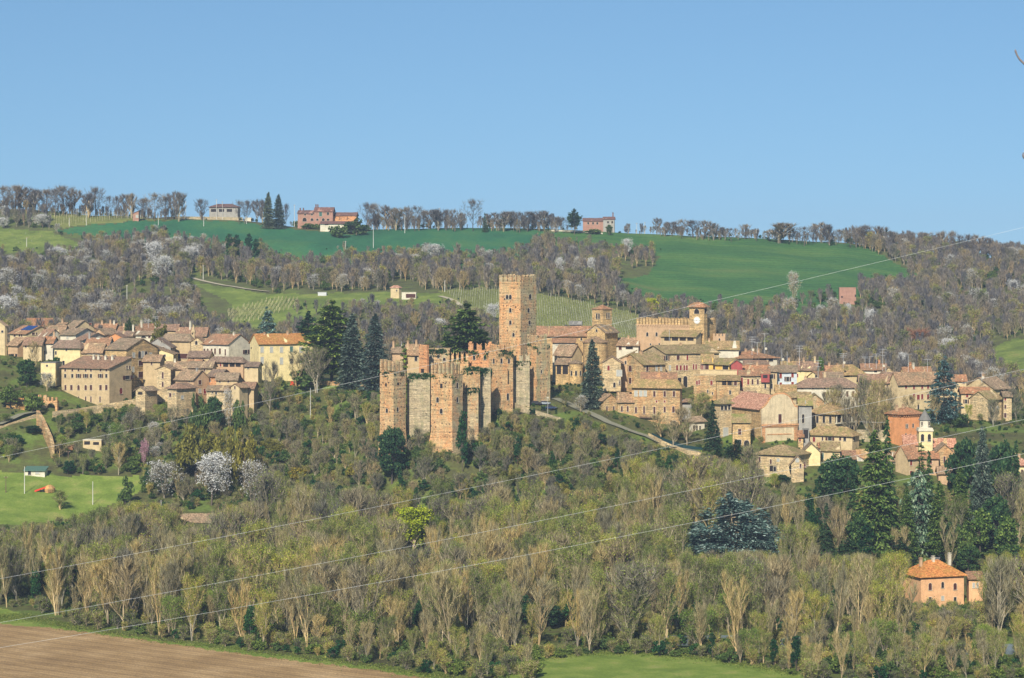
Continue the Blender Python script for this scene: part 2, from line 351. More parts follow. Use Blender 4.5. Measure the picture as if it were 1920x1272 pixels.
def inpoly(x, y, poly):
    c = False; n = len(poly); j = n-1
    for i in range(n):
        xi, yi = poly[i]; xj, yj = poly[j]
        if (yi > y) != (yj > y) and x < (xj-xi)*(y-yi)/(yj-yi)+xi: c = not c
        j = i
    return c
REG = [  # name, material, outline (photo px), nearest and farthest distance
 ('field', 'plough', [(-500,1163),(0,1170),(120,1180),(260,1199),(420,1222),(560,1240),(700,1256),(860,1282),(900,1600),(-500,1700)], 300, 720, 'bare ploughed field of furrowed brown earth'),
 ('meadow', 'meadow', [(870,1295),(940,1262),(985,1240),(1040,1229),(1120,1224),(1210,1224),(1300,1232),(1400,1246),(1490,1262),(1600,1285),(1700,1600),(860,1600)], 300, 680, 'bright mown meadow on the valley floor'),
 ('verge', 'meadow', [(-500,1136),(0,1140),(42,1150),(45,1160),(150,1180),(420,1216),(700,1250),(860,1276),(860,1284),(700,1257),(420,1223),(120,1181),(0,1171),(-500,1164)], 560, 760, 'grass verge along the ploughed field'),
 ('meadow', 'meadow', [(-500,876),(30,886),(90,893),(150,892),(200,892),(262,893),(275,915),(240,935),(180,955),(140,985),(0,990),(-500,990)], 840, 945, 'green meadow below the garden sheds'),
 ('field', 'wheat', [(95,432),(160,424),(240,416),(330,413),(400,414),(470,418),(520,428),(600,434),(660,440),(700,432),(760,424),(960,428),(1050,436),(1000,448),(1010,470),(960,490),(840,525),(730,510),(650,495),(560,490),(420,480),(330,465),(250,450),(150,440)], 1400, 1660, 'emerald winter wheat field under the ridge'),
 ('pasture', 'pasture', [(1050,436),(1240,437),(1400,446),(1560,454),(1640,466),(1680,495),(1730,520),(1700,545),(1600,560),(1500,590),(1380,590),(1180,575),(1140,530),(1215,515),(1240,480),(1100,475),(1010,470),(1000,448)], 1300, 1660, 'big dark green hill pasture behind the palace tower'),
 ('grassland', 'limefield', [(-500,425),(0,428),(90,434),(160,458),(130,478),(0,472),(-500,480)], 1350, 1650, 'lime green grass slope by the orchard'),
 ('grassland', 'limefield', [(1865,650),(1900,635),(2400,628),(2400,705),(1895,705),(1862,680)], 1150, 1400, 'bright green clearing at the wood edge'),
 ('grassland', 'limefield', [(350,527),(505,552),(730,548),(830,552),(830,570),(640,575),(560,600),(470,628),(400,620),(450,590),(420,560)], 1150, 1450, 'grassy slope below the gravel lane'),
 ('vineyard_ground', 'vineland', [(820,545),(900,538),(1010,550),(1090,565),(1205,592),(1210,660),(1000,660),(860,600)], 1120, 1400, 'grassy ground of the vineyard behind the keep'),
 ('vineyard_ground', 'vineland', [(95,405),(150,398),(240,393),(330,398),(330,412),(240,415),(160,422),(90,430)], 1500, 1660, 'grassy ground of the small ridge vineyard'),
 ('lawn', 'meadow', [(480,712),(720,712),(720,738),(640,735),(600,728),(480,740)], 955, 1100, 'mown lawn of the castle garden'),
]
def build_terrain():
    nr, nc = Zg.shape
    yc = (YS[:-1]+YS[1:])/2; xc = (PX[:-1]+PX[1:])/2
    zc = (Zg[:-1, :-1]+Zg[1:, 1:])/2; PY = HZ+(CZ-zc)*F/yc[:, None]; PXX = np.repeat(xc[None, :], nr-1, 0)
    jx = (np.sin(PXX*.31+PY*.17)+np.sin(PXX*.13-PY*.29+1))*1.3; jy = (np.sin(PXX*.23+PY*.4)+np.sin(PXX*.07+2))*.9
    PXX = PXX+jx; PY = PY+jy
    own = np.full((nr-1, nc-1), -1, int)
    for k, r in enumerate(REG):
        ins = np.zeros(PY.shape, bool); pl = r[2]; b = len(pl)-1
        for a in range(len(pl)):
            xi, yi = pl[a]; xj, yj = pl[b]; b = a
            if yi == yj: continue
            ins ^= ((yi > PY) != (yj > PY)) & (PXX < (xj-xi)*(PY-yi)/(yj-yi)+xi)
        ins &= ((yc >= r[3]) & (yc <= r[4]))[:, None]
        own[ins & (own < 0)] = k
    own[(np.abs(yc[:, None]-RY0[None, :-1]) < RW[None, :-1]) & (RW[None, :-1] > 3)] = 99
    own2 = own.copy()
    for i in range(nr-1):
        if YS[i] > 1120: own2[i][own[i] == -1] = -2
    for k in sorted(set(own2.ravel())):
        idx = {}; v = []; f = []
        for i, j in zip(*np.where(own2 == k)):
            q = []
            for (a, b) in ((i, j), (i, j+1), (i+1, j+1), (i+1, j)):
                key = a*nc+b
                if key not in idx: idx[key] = len(v); v.append((Xg[a, b], Yg[a, b], Zg[a, b]))
                q.append(idx[key])
            f.append(q)
        if k == 99: nm, mt, lb = 'river', 'water', 'shallow river glinting between the trees'
        elif k == -1: nm, mt, lb = 'ground', 'floor', 'woodland floor and valley slope'
        elif k == -2: nm, mt, lb = 'hillside', 'hill', 'rough hillside behind the town'
        else: nm, mt, lb = REG[k][0], REG[k][1], REG[k][5]
        me = bpy.data.meshes.new(nm); me.from_pydata(v, [], f); me.materials.append(M[mt])
        me.polygons.foreach_set('use_smooth', [True]*len(f)); me.update()
        tag(link(nm, me), kind='structure')['label'] = lb
build_terrain()
FOOT = []           # footprints (x, y, radius) kept free of trees
def blocked(x, y, pad=1.5): return any((x-a)**2+(y-b)**2 < (r+pad)**2 for a, b, r in FOOT)
# ---------------------------------------------------------------- buildings
class Frame:
    """a rectangular plan seen from one corner: front face between columns f0 and f1, side face out to column s, at distance Y"""
    def __init__(s, f0, f1, sd, Y, th=28, dep=None):
        S = Y/F; s.f0, s.f1, s.sd, s.Y = f0, f1, sd, Y
        if sd is None or f0 <= sd <= f1: t = R(4); D = dep or 9; right = True
        else:
            t = R(th); right = sd > f1; D = dep or abs(sd-(f1 if right else f0))*S/math.sin(t)
        s.W = (f1-f0)*S/math.cos(t); s.D = D; s.right = right
        if right:
            c = Vector(((f1-960)*S, Y, 0)); ax = Vector((math.cos(t), -math.sin(t), 0)); s.o = c-ax*s.W; s.rz = -t
        else:
            s.o = Vector(((f0-960)*S, Y, 0)); ax = Vector((math.cos(t), math.sin(t), 0)); s.rz = t
        s.ax = ax; s.ay = Vector((-ax.y, ax.x, 0)); s.zc = CZ
        cx = s.o+ax*s.W/2+s.ay*D/2; FOOT.append((cx.x, cx.y, math.hypot(s.W, D)/2*.85))
        cs = [s.o, s.o+ax*s.W, s.o+s.ay*D, s.o+ax*s.W+s.ay*D]
        s.ground = min(hgt(c.x, c.y) for c in cs)-.8
    def face(s, px):
        """which face a column falls on and where along it"""
        if s.f0-.01 <= px <= s.f1+.01: u = (px-s.f0)/(s.f1-s.f0)*s.W; p = s.o+s.ax*u; return 'f', u, p.y
        if s.right: u = (px-s.f1)/(s.sd-s.f1)*s.D; p = s.o+s.ax*s.W+s.ay*u; return 'r', u, p.y
        u = (s.f0-px)/(s.f0-s.sd)*s.D; p = s.o+s.ay*u; return 'l', u, p.y
    def z(s, py, Y=None): return CZ-(py-HZ)*(Y or s.Y)/F-s.base
def arch_pts(w, h, n=6):
    r = w/2; pts = [(-r, 0), (r, 0), (r, h-r)]
    for i in range(1, n): a = math.pi*i/n; pts.append((r*math.cos(a), h-r+r*math.sin(a)))
    pts.append((-r, h-r)); return pts
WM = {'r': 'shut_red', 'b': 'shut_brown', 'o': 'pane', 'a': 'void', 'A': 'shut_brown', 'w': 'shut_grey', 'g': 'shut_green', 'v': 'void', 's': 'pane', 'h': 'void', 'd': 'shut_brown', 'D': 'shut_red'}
_wc = {}
def win_mesh(kind, w, h):
    key = (kind, round(w, 1), round(h, 1))
    if key in _wc: return _wc[key]
    w, h = max(key[1], .3), max(key[2], .3); arch = kind in 'aAD'
    p = MB()
    pts = arch_pts(w, h) if arch else [(-w/2, 0), (w/2, 0), (w/2, h), (-w/2, h)]
    p.prism([(x, z) for x, z in pts], 'y', -.03, .02)
    fr = None; sh = None
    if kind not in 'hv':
        fr = MB(); t = .10
        if arch:
            o = arch_pts(w+2*t, h+t)
            for i in range(1, len(pts)-1+1):
                j = (i+1) % len(pts)
                if i == 0: continue
                a, b, c, e = pts[i], pts[j], o[j], o[i]
                fr.poly([(a[0], -.1, a[1]), (b[0], -.1, b[1]), (c[0], -.1, c[1]), (e[0], -.1, e[1])])
                fr.poly([(a[0], -.1, a[1]), (b[0], -.1, b[1]), (b[0], .01, b[1]), (a[0], .01, a[1])])
        else:
            fr.box((-w/2-t, -.1, 0), (-w/2, .01, h)); fr.box((w/2, -.1, 0), (w/2+t, .01, h)); fr.box((-w/2-t, -.1, h), (w/2+t, .01, h+t))
        fr.box((-w/2-t-.05, -.2, -t), (w/2+t+.05, .01, -.003))
    if kind == 's':
        sh = MB(); sh.box((-w*1.0-.16, -.16, 0), (-w/2-.16, -.1-.003, h)); sh.box((w/2+.16, -.16, 0), (w+.16, -.103, h))
    out = []
    for mb, mt in ((p, WM[kind]), (fr, 'frame'), (sh, 'shut_brown')):
        if mb is None: out.append(None); continue
        me = bpy.data.meshes.new('window'); me.from_pydata(mb.v, [], mb.f); me.materials.append(M[mt]); me.update(); out.append(me)
    _wc[key] = out; return out
def windows(fr, root, wins):
    for it in wins:
        if len(it) == 4: px, py, w, h = it; k = 'o'
        else: px, py, w, h, k = it
        fc, u, yy = fr.face(px); S = yy/F
        ca = math.cos(fr.rz) if fc == 'f' else abs(math.sin(fr.rz))
        w, h = w*1.12, h*1.06; w_, h_ = w*S/max(ca, .45), h*S; z = CZ-(py+h/2-HZ)*S-fr.base
        a, b, c = win_mesh(k, w_, h_)
        nm = 'door' if k in 'dD' else ('wall_opening' if k in 'hv' else 'window')
        o = link(nm, a, root)
        if fc == 'f': o.location = (u, 0, z)
        elif fc == 'r': o.location = (fr.W, u, z); o.rotation_euler = (0, 0, R(90))
        else: o.location = (0, u, z); o.rotation_euler = (0, 0, R(-90))
        if b: link('frame', b, o)
        if c: link('shutter', c, o)
def grid(x0, x1, n, rows, w, h, k='o'):
    return [(x0+(x1-x0)*i/max(1, n-1), y, w, h, k) for y in rows for i in range(n)]
rr = random.Random(11)
def roof_mesh(kind, W, D, ze, rise, ov, seg=1):
    mb = MB(); t = .22; og = min(ov, .45)
    if kind in 'gG':
        L, Dp = (W, D) if kind == 'g' else (D, W); sl = rise/(Dp/2); zo = ze-ov*sl
        n = 8; k0 = len(mb.v); xs = [-og+(L+2*og)*i/n for i in range(n+1)]
        rows = []
        for x in xs:
            j = rr.uniform(-.10, .08); q = rr.uniform(-.07, .07); q2 = rr.uniform(-.07, .07)
            rows.append([(-ov, zo+q), (Dp/2, ze+rise+j), (Dp+ov, zo+q2), (Dp+ov, zo-t+q2), (Dp/2, ze+rise-t+j), (-ov, zo-t+q)])
        for x, pr in zip(xs, rows):
            for u, z in pr: mb.v.append((x, u, z+.02) if kind == 'g' else (u, x, z+.02))
        for i in range(n):
            a = k0+i*6
            for m in range(6): mb.f.append((a+m, a+6+m, a+6+(m+1) % 6, a+(m+1) % 6)); mb.m.append(0)
        mb.f += [tuple(k0+i for i in range(6)), tuple(k0+n*6+5-i for i in range(6))]; mb.m += [0, 0]
    elif kind == 'h':
        x0, x1, y0, y1 = -ov, W+ov, -ov, D+ov; z0 = ze-.15
        m = min(x1-x0, y1-y0)/2; 
        if W >= D: r0, r1 = (x0+m, (y0+y1)/2), (x1-m, (y0+y1)/2)
        else: r0, r1 = ((x0+x1)/2, y0+m), ((x0+x1)/2, y1-m)
        A = [(x0,y0),(x1,y0),(x1,y1),(x0,y1)]; v = [(x, y, z0) for x, y in A]+[(x, y, z0-t) for x, y in A]+[(*r0, ze+rise), (*r1, ze+rise)]
        mb.v = v
        if W >= D: mb.f = [(0,1,9,8),(1,2,9),(2,3,8,9),(3,0,8)]
        else: mb.f = [(0,1,8),(1,2,9,8),(2,3,9),(3,0,8,9)]
        mb.f += [(4,5,1,0),(5,6,2,1),(6,7,3,2),(7,4,0,3),(7,6,5,4)]; mb.m = [0]*len(mb.f)
    elif kind == 's':   # lean-to rising to the back
        sl = rise/D; mb.prism([(-ov, ze-ov*sl), (D+.3, ze+rise+.3*sl), (D+.3, ze+rise-t+.3*sl), (-ov, ze-ov*sl-t)], 'x', -og, W+og)
    elif kind in 'rl':   # lean-to rising to one side
        sl = rise/W; a, b = (ze, ze+rise) if kind == 'r' else (ze+rise, ze)
        mb.prism([(-ov, a-ov*(b-a)/W), (W+ov, b+ov*(b-a)/W), (W+ov, b-t+ov*(b-a)/W), (-ov, a-t-ov*(b-a)/W)], 'y', -og, D+og)
    elif kind == 'f': mb.box((-.1, -.1, ze), (W+.1, D+.1, ze+.25))
    return mb
def wall_mesh(kind, W, D, ze, rise):
    mb = MB(); z = ze-.02; tp = ze+rise-.06
    if kind == 'g': mb.prism([(0, 0), (D, 0), (D, z), (D/2, tp), (0, z)], 'x', 0, W)
    elif kind == 'G': mb.prism([(0, 0), (W, 0), (W, z), (W/2, tp), (0, z)], 'y', 0, D)
    elif kind == 's': mb.prism([(0, 0), (D, 0), (D, tp), (0, z)], 'x', 0, W)
    elif kind == 'r': mb.prism([(0, 0), (W, 0), (W, tp), (0, z)], 'y', 0, D)
    elif kind == 'l': mb.prism([(0, 0), (W, 0), (W, z), (0, tp)], 'y', 0, D)
    else: mb.box((0, 0, 0), (W, D, z-.15 if kind == 'h' else z))
    return mb
_cm = {}
def chimney_mesh(w, h, mt):
    k = (w, h, mt)
    if k not in _cm:
        mb = MB(); mb.box((-w/2, -w/2, -1.2), (w/2, w/2, h)); mb.box((-w/2-.12, -w/2-.12, h), (w/2+.12, w/2+.12, h+.15))
        mb.box((-w*.3, -w*.3, h+.15), (w*.3, w*.3, h+.4)); mb.box((-w/2-.05, -w/2-.05, h+.4), (w/2+.05, w/2+.05, h+.5), 0)
        me = bpy.data.meshes.new('chimney'); me.from_pydata(mb.v, [], mb.f); me.materials.append(M[mt]); me.update(); _cm[k] = me
    return _cm[k]
def H(label, f0, f1, s, ey, Y, roof='g', rise=2.2, wall='stone', tile='tile', th=28, by=None, wins=(), dep=None, ov=.85, name='house', cat='house', chim=(), group=None):
    if Y is None: Y = Yof((f0+f1)/2, by, 1000, 1640)
    fr = Frame(f0, f1, s, Y, th, dep); S = Y/F
    base = fr.ground if by is None else min(fr.ground+2.0, CZ-(by-HZ)*S)
    base = min(base, CZ-(ey-HZ)*S-2.5)
    fr.base = base; root = empty(name, (fr.o.x, fr.o.y, base), fr.rz); tag(root, label, cat, group)
    ze = CZ-(ey-HZ)*S-base
    w = wall_mesh(roof, fr.W, fr.D, ze, rise).build('wall', M[wall], root); recalc(w)
    r = roof_mesh(roof, fr.W, fr.D, ze, rise, ov).build('roof', M[tile], root); recalc(r)
    windows(fr, root, wins)
    for c in chim:
        px = c[0]; hh = c[1] if len(c) > 1 else 1.1; mt = c[2] if len(c) > 2 else 'pink'
        u = (px-fr.f0)/(fr.f1-fr.f0)*fr.W; u = min(max(u, .5), fr.W-.5)
        cy = fr.D*.45 if roof != 's' else fr.D*.7
        cz = ze+rise*.9 if roof in 'gsh' else ze+rise*.5
        link('chimney', chimney_mesh(.75, hh, mt), r).location = (u, cy, cz-.2)
    return fr, root
def merlon_row(mb, a, b, z, mw, mh, gap, th, axis, off, swallow=True):
    L = b-a; n = max(2, round((L+gap)/(mw+gap))); mw = (L-gap*(n-1))/n
    for i in range(n):
        x0 = a+i*(mw+gap); x1 = x0+mw; xm = (x0+x1)/2; h = mh*rr.uniform(.86, 1.04)
        pr = [(x0, z), (x1, z), (x1, z+h)] + ([(xm, z+h*.72)] if swallow else []) + [(x0, z+h)]
        mb.prism(pr, 'y' if axis == 'x' else 'x', off, off+th)
def T(label, f0, f1, s, ty, Y, th=35, by=None, mpx=14, mw=1.3, gap=.8, wall='brick', wins=(), name='castle_tower', cat='tower', batter=0, sides='frlb', dep=None, ivy=0, merlons=True, wall2=None, crenel_band=0):
    """battlemented tower or wall; ty = row of the merlon tops, mpx = merlon height in px"""
    if Y is None: Y = Yof((f0+f1)/2, by, 1000, 1640)
    fr = Frame(f0, f1, s, Y, th, dep); S = Y/F
    base = fr.ground if by is None else min(fr.ground+2.0, CZ-(by-HZ)*S-.5)
    fr.base = base; root = empty(name, (fr.o.x, fr.o.y, base), fr.rz); tag(root, label, cat)
    W, D = fr.W, fr.D; mh = mpx*S; zt = CZ-(ty-HZ)*S-base-(mh if merlons else 0); t = min(.9, D*.45)
    mb = MB()
    if batter:
        e = batter; zb = zt*.32
        mb.v = [(-e,-e,0),(W+e,-e,0),(W+e,D+e,0),(-e,D+e,0),(0,0,zb),(W,0,zb),(W,D,zb),(0,D,zb),(0,0,zt),(W,0,zt),(W,D,zt),(0,D,zt)]
        mb.f = [(0,3,2,1),(8,9,10,11)]
        for q in (0, 4):
            for i in range(4): j = (i+1) % 4; mb.f.append((q+i, q+j, q+4+j, q+4+i))
        mb.m = [0]*len(mb.f)
    else: mb.box((0, 0, 0), (W, D, zt))
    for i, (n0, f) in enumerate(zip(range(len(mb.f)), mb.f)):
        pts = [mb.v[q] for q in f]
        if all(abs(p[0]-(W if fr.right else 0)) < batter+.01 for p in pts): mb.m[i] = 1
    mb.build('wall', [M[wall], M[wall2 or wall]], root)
    if crenel_band:
        cb = MB(); n = int(W/1.1)
        for i in range(n): x = (i+.5)*W/n; cb.box((x-.25, -.3, zt-.9), (x+.25, -.003, zt-.35))
        cb.box((-.3, -.3, zt-.35), (W+.3, -.003, zt+.02)); cb.build('corbels', M[wall], root)
    if merlons:
        m = MB()
        if 'f' in sides: merlon_row(m, 0, W, zt+.002, mw, mh, gap, t, 'x', 0)
        if 'b' in sides and D > 3: merlon_row(m, 0, W, zt+.002, mw, mh, gap, t, 'x', D-t)
        if 'r' in sides and D > 3: merlon_row(m, t+gap, D-t-gap*.6, zt+.002, mw, mh, gap, t, 'y', W-t)
        if 'l' in sides and D > 3: merlon_row(m, t+gap, D-t-gap*.6, zt+.002, mw, mh, gap, t, 'y', 0)
        o = m.build('battlement', M[wall2 or wall] if wall2 else M[wall], root); recalc(o)
    windows(fr, root, wins)
    if ivy:
        iv = MB(); q = random.Random(int(f0*7))
        for c in range(ivy):
            cx = q.uniform(0, W); cz = zt-abs(q.gauss(0, 1.1))+.3; ln = q.uniform(.3, 1.6)
            for _ in range(26):
                x = cx+q.gauss(0, .7); z = cz-q.random()*ln; y = -.1-q.random()*.35
                leafquad(iv, (x, y, z), q, .22)
        for c in range(ivy//2):
            if fr.right:
                cy = q.uniform(0, D); cz = zt-abs(q.gauss(0, 1.2))
                for _ in range(20): leafquad(iv, (W+.1+q.random()*.3, cy+q.gauss(0, .6), cz-q.random()*1.4), q, .22)
        iv.build('ivy', M['ivy'], root)
    return fr, root
def leafquad(mb, p, q, s):
    a = q.random()*6.283; b = q.uniform(-1, 1); c = math.sqrt(1-b*b); n = Vector((c*math.cos(a), c*math.sin(a), b))
    u = n.orthogonal().normalized()*s*q.uniform(.6, 1.3); w = n.cross(u)*q.uniform(.5, 1); k = len(mb.v); x, y, z = p
    mb.v += [(x-u.x, y-u.y, z-u.z), (x-w.x, y-w.y, z-w.z), (x+u.x, y+u.y, z+u.z), (x+w.x, y+w.y, z+w.z)]
    mb.f.append((k, k+1, k+2, k+3)); mb.m.append(0)
# ================================================================ the castle
KW = [(957,557,4.5,8,'a'),(951,557,4.5,8,'a'),(957,582,4,8,'a'),(957,605,4,8,'a'),(963,628,4,7,'a'),(994,556,4.5,9,'a'),(991,582,4,8,'a'),(993,605,4,8,'a'),(993,637,4,8,'a'),(946,561,2,3,'h'),(967,576,2,3,'h')]
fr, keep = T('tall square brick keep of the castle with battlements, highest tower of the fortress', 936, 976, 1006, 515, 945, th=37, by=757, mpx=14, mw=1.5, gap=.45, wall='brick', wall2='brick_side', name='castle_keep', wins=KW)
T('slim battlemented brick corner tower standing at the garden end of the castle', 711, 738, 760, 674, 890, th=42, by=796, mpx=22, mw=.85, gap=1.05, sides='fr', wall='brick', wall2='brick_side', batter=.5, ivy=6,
  wins=[(723,722,3,6,'v'),(717,718,2,2,'h'),(728,718,2,2,'h'),(725,770,4,8,'a'),(746,720,3,5,'v'),(745,768,3,8,'a')])
T('grey stone curtain wall with ivy on top between the two forward towers', 763, 806, None, 700, 899, by=790, wall='stone_grey', merlons=False, dep=2.2, name='curtain_wall', cat='castle wall', ivy=26)
T('narrow red brick pier tower rising behind the ivy topped curtain wall', 785, 801, 804, 647, 930, by=740, wall='brick_red', merlons=False, name='castle_pier', th=40, wins=[(792,698,5,12,'v')])
T('flat topped square gatehouse block overgrown with moss, behind the biggest forward tower', 802, 843, None, 654, 938, by=745, wall='brick_side', merlons=False, dep=8, name='castle_block', ivy=22, wins=[(808,669,4,6,'a'),(822,669,4,6,'o'),(833,674,5,6,'a')])
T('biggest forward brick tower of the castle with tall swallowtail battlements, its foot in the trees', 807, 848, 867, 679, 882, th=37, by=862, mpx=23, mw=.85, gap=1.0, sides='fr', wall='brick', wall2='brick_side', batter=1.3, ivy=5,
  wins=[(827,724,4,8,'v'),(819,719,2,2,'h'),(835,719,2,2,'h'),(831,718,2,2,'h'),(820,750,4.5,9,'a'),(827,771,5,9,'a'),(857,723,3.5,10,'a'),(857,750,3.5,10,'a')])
T('low crumbling battlemented wall with ivy beside the biggest forward tower', 866, 900, None, 688, 898, by=850, wall='stone', merlons=False, dep=2.5, name='curtain_wall', cat='castle wall', ivy=20, wins=[(885,700,4,4,'v'),(894,701,2,2,'h')])
T('row of thin merlons on the outer ledge of the crumbling wall', 868, 897, None, 716, 894, by=850, mpx=12, mw=.8, gap=1.0, wall='brick_side', dep=1.6, name='curtain_wall', cat='castle wall', ivy=10, sides='f')
T('short battlemented wall with four thin merlons behind the biggest forward tower', 846, 878, None, 661, 930, by=745, mpx=16, mw=.9, gap=.9, wall='brick', dep=1.5, name='curtain_wall', cat='castle wall', ivy=4)
T('broad battlemented brick tower house between the cedar and the keep', 878, 919, None, 642, 935, by=760, mpx=16, mw=1.6, gap=1.3, sides='frl', wall='brick_red', dep=8, ivy=14, wins=[(889,671,4,8,'a'),(909,671,4,8,'a')])
T('grey rubble wall with ivy filling the recess below the tower house', 896, 920, None, 690, 902, by=800, wall='stone_grey', merlons=False, dep=3, name='curtain_wall', cat='castle wall', ivy=14)
T('square brick tower with arched windows under a mossy parapet, just before the keep', 931, 962, 916, 646, 916, th=32, by=775, mpx=11, mw=1.4, gap=.5, sides='frl', wall='brick', wall2='brick', ivy=12,
  wins=[(926,677,3,9,'a'),(940,677,3.5,9,'a'),(954,677,3.5,9,'a'),(953,708,2,24,'h'),(952,744,4,12,'a')])
T('recessed grey stone wall with three merlons between two brick towers below the keep', 961, 993, None, 664, 925, by=768, mpx=14, mw=1.2, gap=.9, wall='stone_grey', dep=3, name='curtain_wall', cat='castle wall', ivy=8)
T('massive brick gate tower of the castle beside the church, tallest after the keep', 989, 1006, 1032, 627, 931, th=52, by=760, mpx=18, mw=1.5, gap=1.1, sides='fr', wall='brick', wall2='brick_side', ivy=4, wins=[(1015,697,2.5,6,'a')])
H('cream manor house with chimneys inside the castle behind the slim tower', 760, 786, 790, 656, 975, 'g', 2.2, 'beige', 'tile', wins=[(780,673,5,8)], chim=[(763,1.2),(779,1.6)])
H('low orange plastered wing half hidden by the small fir, next to the castle manor', 733, 756, None, 660, 972, 'g', 1.8, 'pink', 'tile', wins=[], chim=[(734,2.2)])
# ================================================================ old quarter on the garden side
H('cream house cut by the picture edge above the tall evergreen', -20, 9, 12, 609, 1010, 'G', 2.0, 'cream', 'tile', wins=[(4,622,4,4)])
H('cream house with blue solar panels on its red roof', 12, 50, 92, 625, 1062, 'g', 3.0, 'cream', 'tile_red', th=40, wins=[(23,629,4,5,'b'),(34,629,3,5,'b'),(39,629,3,5,'b'),(60,626,4,4,'b'),(65,626,2,4,'b'),(73,624,3,3),(83,617,4,4,'w')])
H('house with bright orange tiled roof highest above the old quarter', 55, 96, 45, 610, 1095, 'g', 3.0, 'cream', 'tile_red', th=35, wins=[])
H('house with low tan roof and chimney beside the orange tiled house', 97, 113, 134, 614, 1088, 'g', 2.0, 'beige', 'tile', wins=[(119,613,3,4,'r')], chim=[(104,1.5)])
H('tall gabled cream house with red shutters at the top of the old quarter', 117, 137, 171, 616, 1068, 'g', 3.4, 'cream', 'tile', th=42, wins=[(164,608,4,4,'r'),(145,618,4,4,'r'),(161,619,3,5,'r')])
H('house under a worn brown roof behind the whitewashed house', 68, 88, 110, 631, 1046, 'g', 3.0, 'white', 'tile_brown', th=32, wins=[(80,634,4,3)])
H('whitewashed house with bluish wall and grey gable', 110, 142, 172, 627, 1048, 'g', 2.4, 'white', 'tile', wins=[(125,633,4,4,'w')])
H('white house with wide brown roof sloping over a terrace', 138, 155, 196, 637, 1038, 'g', 2.6, 'white', 'tile_brown', wins=[(172,637,3,4,'r'),(182,636,3,3)])
H('red brown roofed house with white chimneys near the pine', 175, 215, None, 618, 1084, 'g', 2.4, 'beige', 'tile_red', wins=[(200,623,4,4)], chim=[(187,1.4),(203,1.6),(210,1.5,'white')])
H('small bright orange gable house amid the roofs', 203, 228, None, 631, 1040, 'G', 1.4, 'orange', 'tile_brown', wins=[(209,634,3,3)])
H('salmon gable peeping between the brown roofs', 174, 196, 215, 625, 1062, 'G', 2.0, 'pink', 'tile', wins=[(184,625,2,2)])
H('long low house with dull roof in front of the far wood', 212, 248, None, 629, 1066, 'g', 1.8, 'beige', 'tile_brown', chim=[(246,2.6,'white')])
H('pink house above a pillared double loggia', 12, 33, 58, 646, 1008, 'g', 2.8, 'pink', 'tile', th=34, wins=[(11+5,668,5,7,'v'),(22,668,6,8,'v'),(30,668,4,8,'v'),(20,681,5,8,'v'),(28,681,4,8,'v'),(45,655,3,5)])
H('cream grey house with deep eaves in the middle of the old quarter', 43, 78, None, 645, 1004, 'g', 2.6, 'cream', 'tile_brown', by=678, wins=[(48,650,3,4,'b'),(60,658,3,5)])
H('narrow cream house with a tall brown window', 78, 99, None, 642, 1008, 'g', 2.2, 'white', 'tile_red', by=678, wins=[(83,647,3,5,'b'),(83,662,3,7,'b')], chim=[(97,2)])
H('long cream house under a broad hipped brown roof above the convent', 97, 150, 156, 652, 996, 'h', 2.9, 'yellow', 'tile_brown', by=695, ov=1.1, wins=[(122,656,3,4),(107,677,3,4),(116,681,4,8),(100,662,3,6)])
H('house with red orange lean-to roof behind the convent ridge', 160, 204, None, 646, 1022, 'g', 2.6, 'white', 'tile_red', wins=[(172,650,4,4),(180,650,4,4)], chim=[(163,2.2,'grey')])
H('long beige range with white window band behind the convent', 148, 193, 200, 656, 992, 'g', 2.5, 'beige', 'tile', wins=[(165,662,6,5,'w'),(173,662,6,5,'w'),(181,662,6,5,'w')])
CW = []
for x in (113, 128, 141, 156, 167, 187, 199): CW += [(x, 694, 3.5, 5, 'b'), (x, 705, 4.2, 7, 's' if x in (141, 156, 187) else 'o')]
for x in (113.5, 126, 141, 156, 167, 187, 199): CW.append((x, 727, 3.6 if x < 120 else 4.6, 9, 'A' if x in (141,156) else 'b'))
for x in (141, 156, 167, 186): CW.append((x, 749, 2.6, 10, 'b'))
CW += [(231,689,2.2,6,'b'),(235,689,2.2,6,'b'),(232,708,6,7,'s'),(222,733,4,11,'D')]
H('big four storey convent with rows of windows, longest facade of the old quarter', 105, 205, 238, 690, 965, 's', 3.8, 'beige', 'tile_brown', th=30, by=790, wins=CW, name='convent', cat='building', ov=.9, chim=[(150,.8,'white'),(165,.8,'white'),(179,.8,'white'),(140,.8,'white')])
TW = [(248,666,3.6,9,'w'),(257,665,4,12,'a'),(262,665,4,12,'w'),(267,665,4,12,'a'),(274,666,3.6,9,'w'),(260,681,8.5,9,'b'),(260,703,9,11,'b'),(247,693,3,10,'w'),(274,701,3,4,'w'),(247,706,3,4,'w'),(214,668,6,3,'a')]
H('tall gabled stone block with five arched loggia windows above the convent', 193, 237, 285, 654, 985, 'g', 3.9, 'stone_gold', 'tile', th=33, by=762, wins=TW, name='convent_tower', cat='building', ov=.8)
H('small stone porch house with one dark arch beside the convent road', 253, 272, 290, 731, 955, 'G', 1.2, 'stone_pale', 'tile', wins=[(262,738,8,5,'v')], by=752)
H('grey rendered gable house behind the arched loggia block', 270, 320, None, 650, 1015, 'G', 3.6, 'grey', 'tile_brown', wins=[(303,641,2.5,3),(306,655,4,8,'b')])
H('pale yellow house with stepped gable roofs', 284, 325, None, 663, 1002, 'l', 3.0, 'yellow', 'tile', wins=[(309,667,3,4),(295,656,3,4)])
H('house with two dark arched openings under the lime bush', 254, 300, None, 627, 1058, 'g', 1.4, 'white', 'tile', wins=[(269,632,9,4,'a'),(291,632,9,4,'a'),(280,632,4,4,'b')])
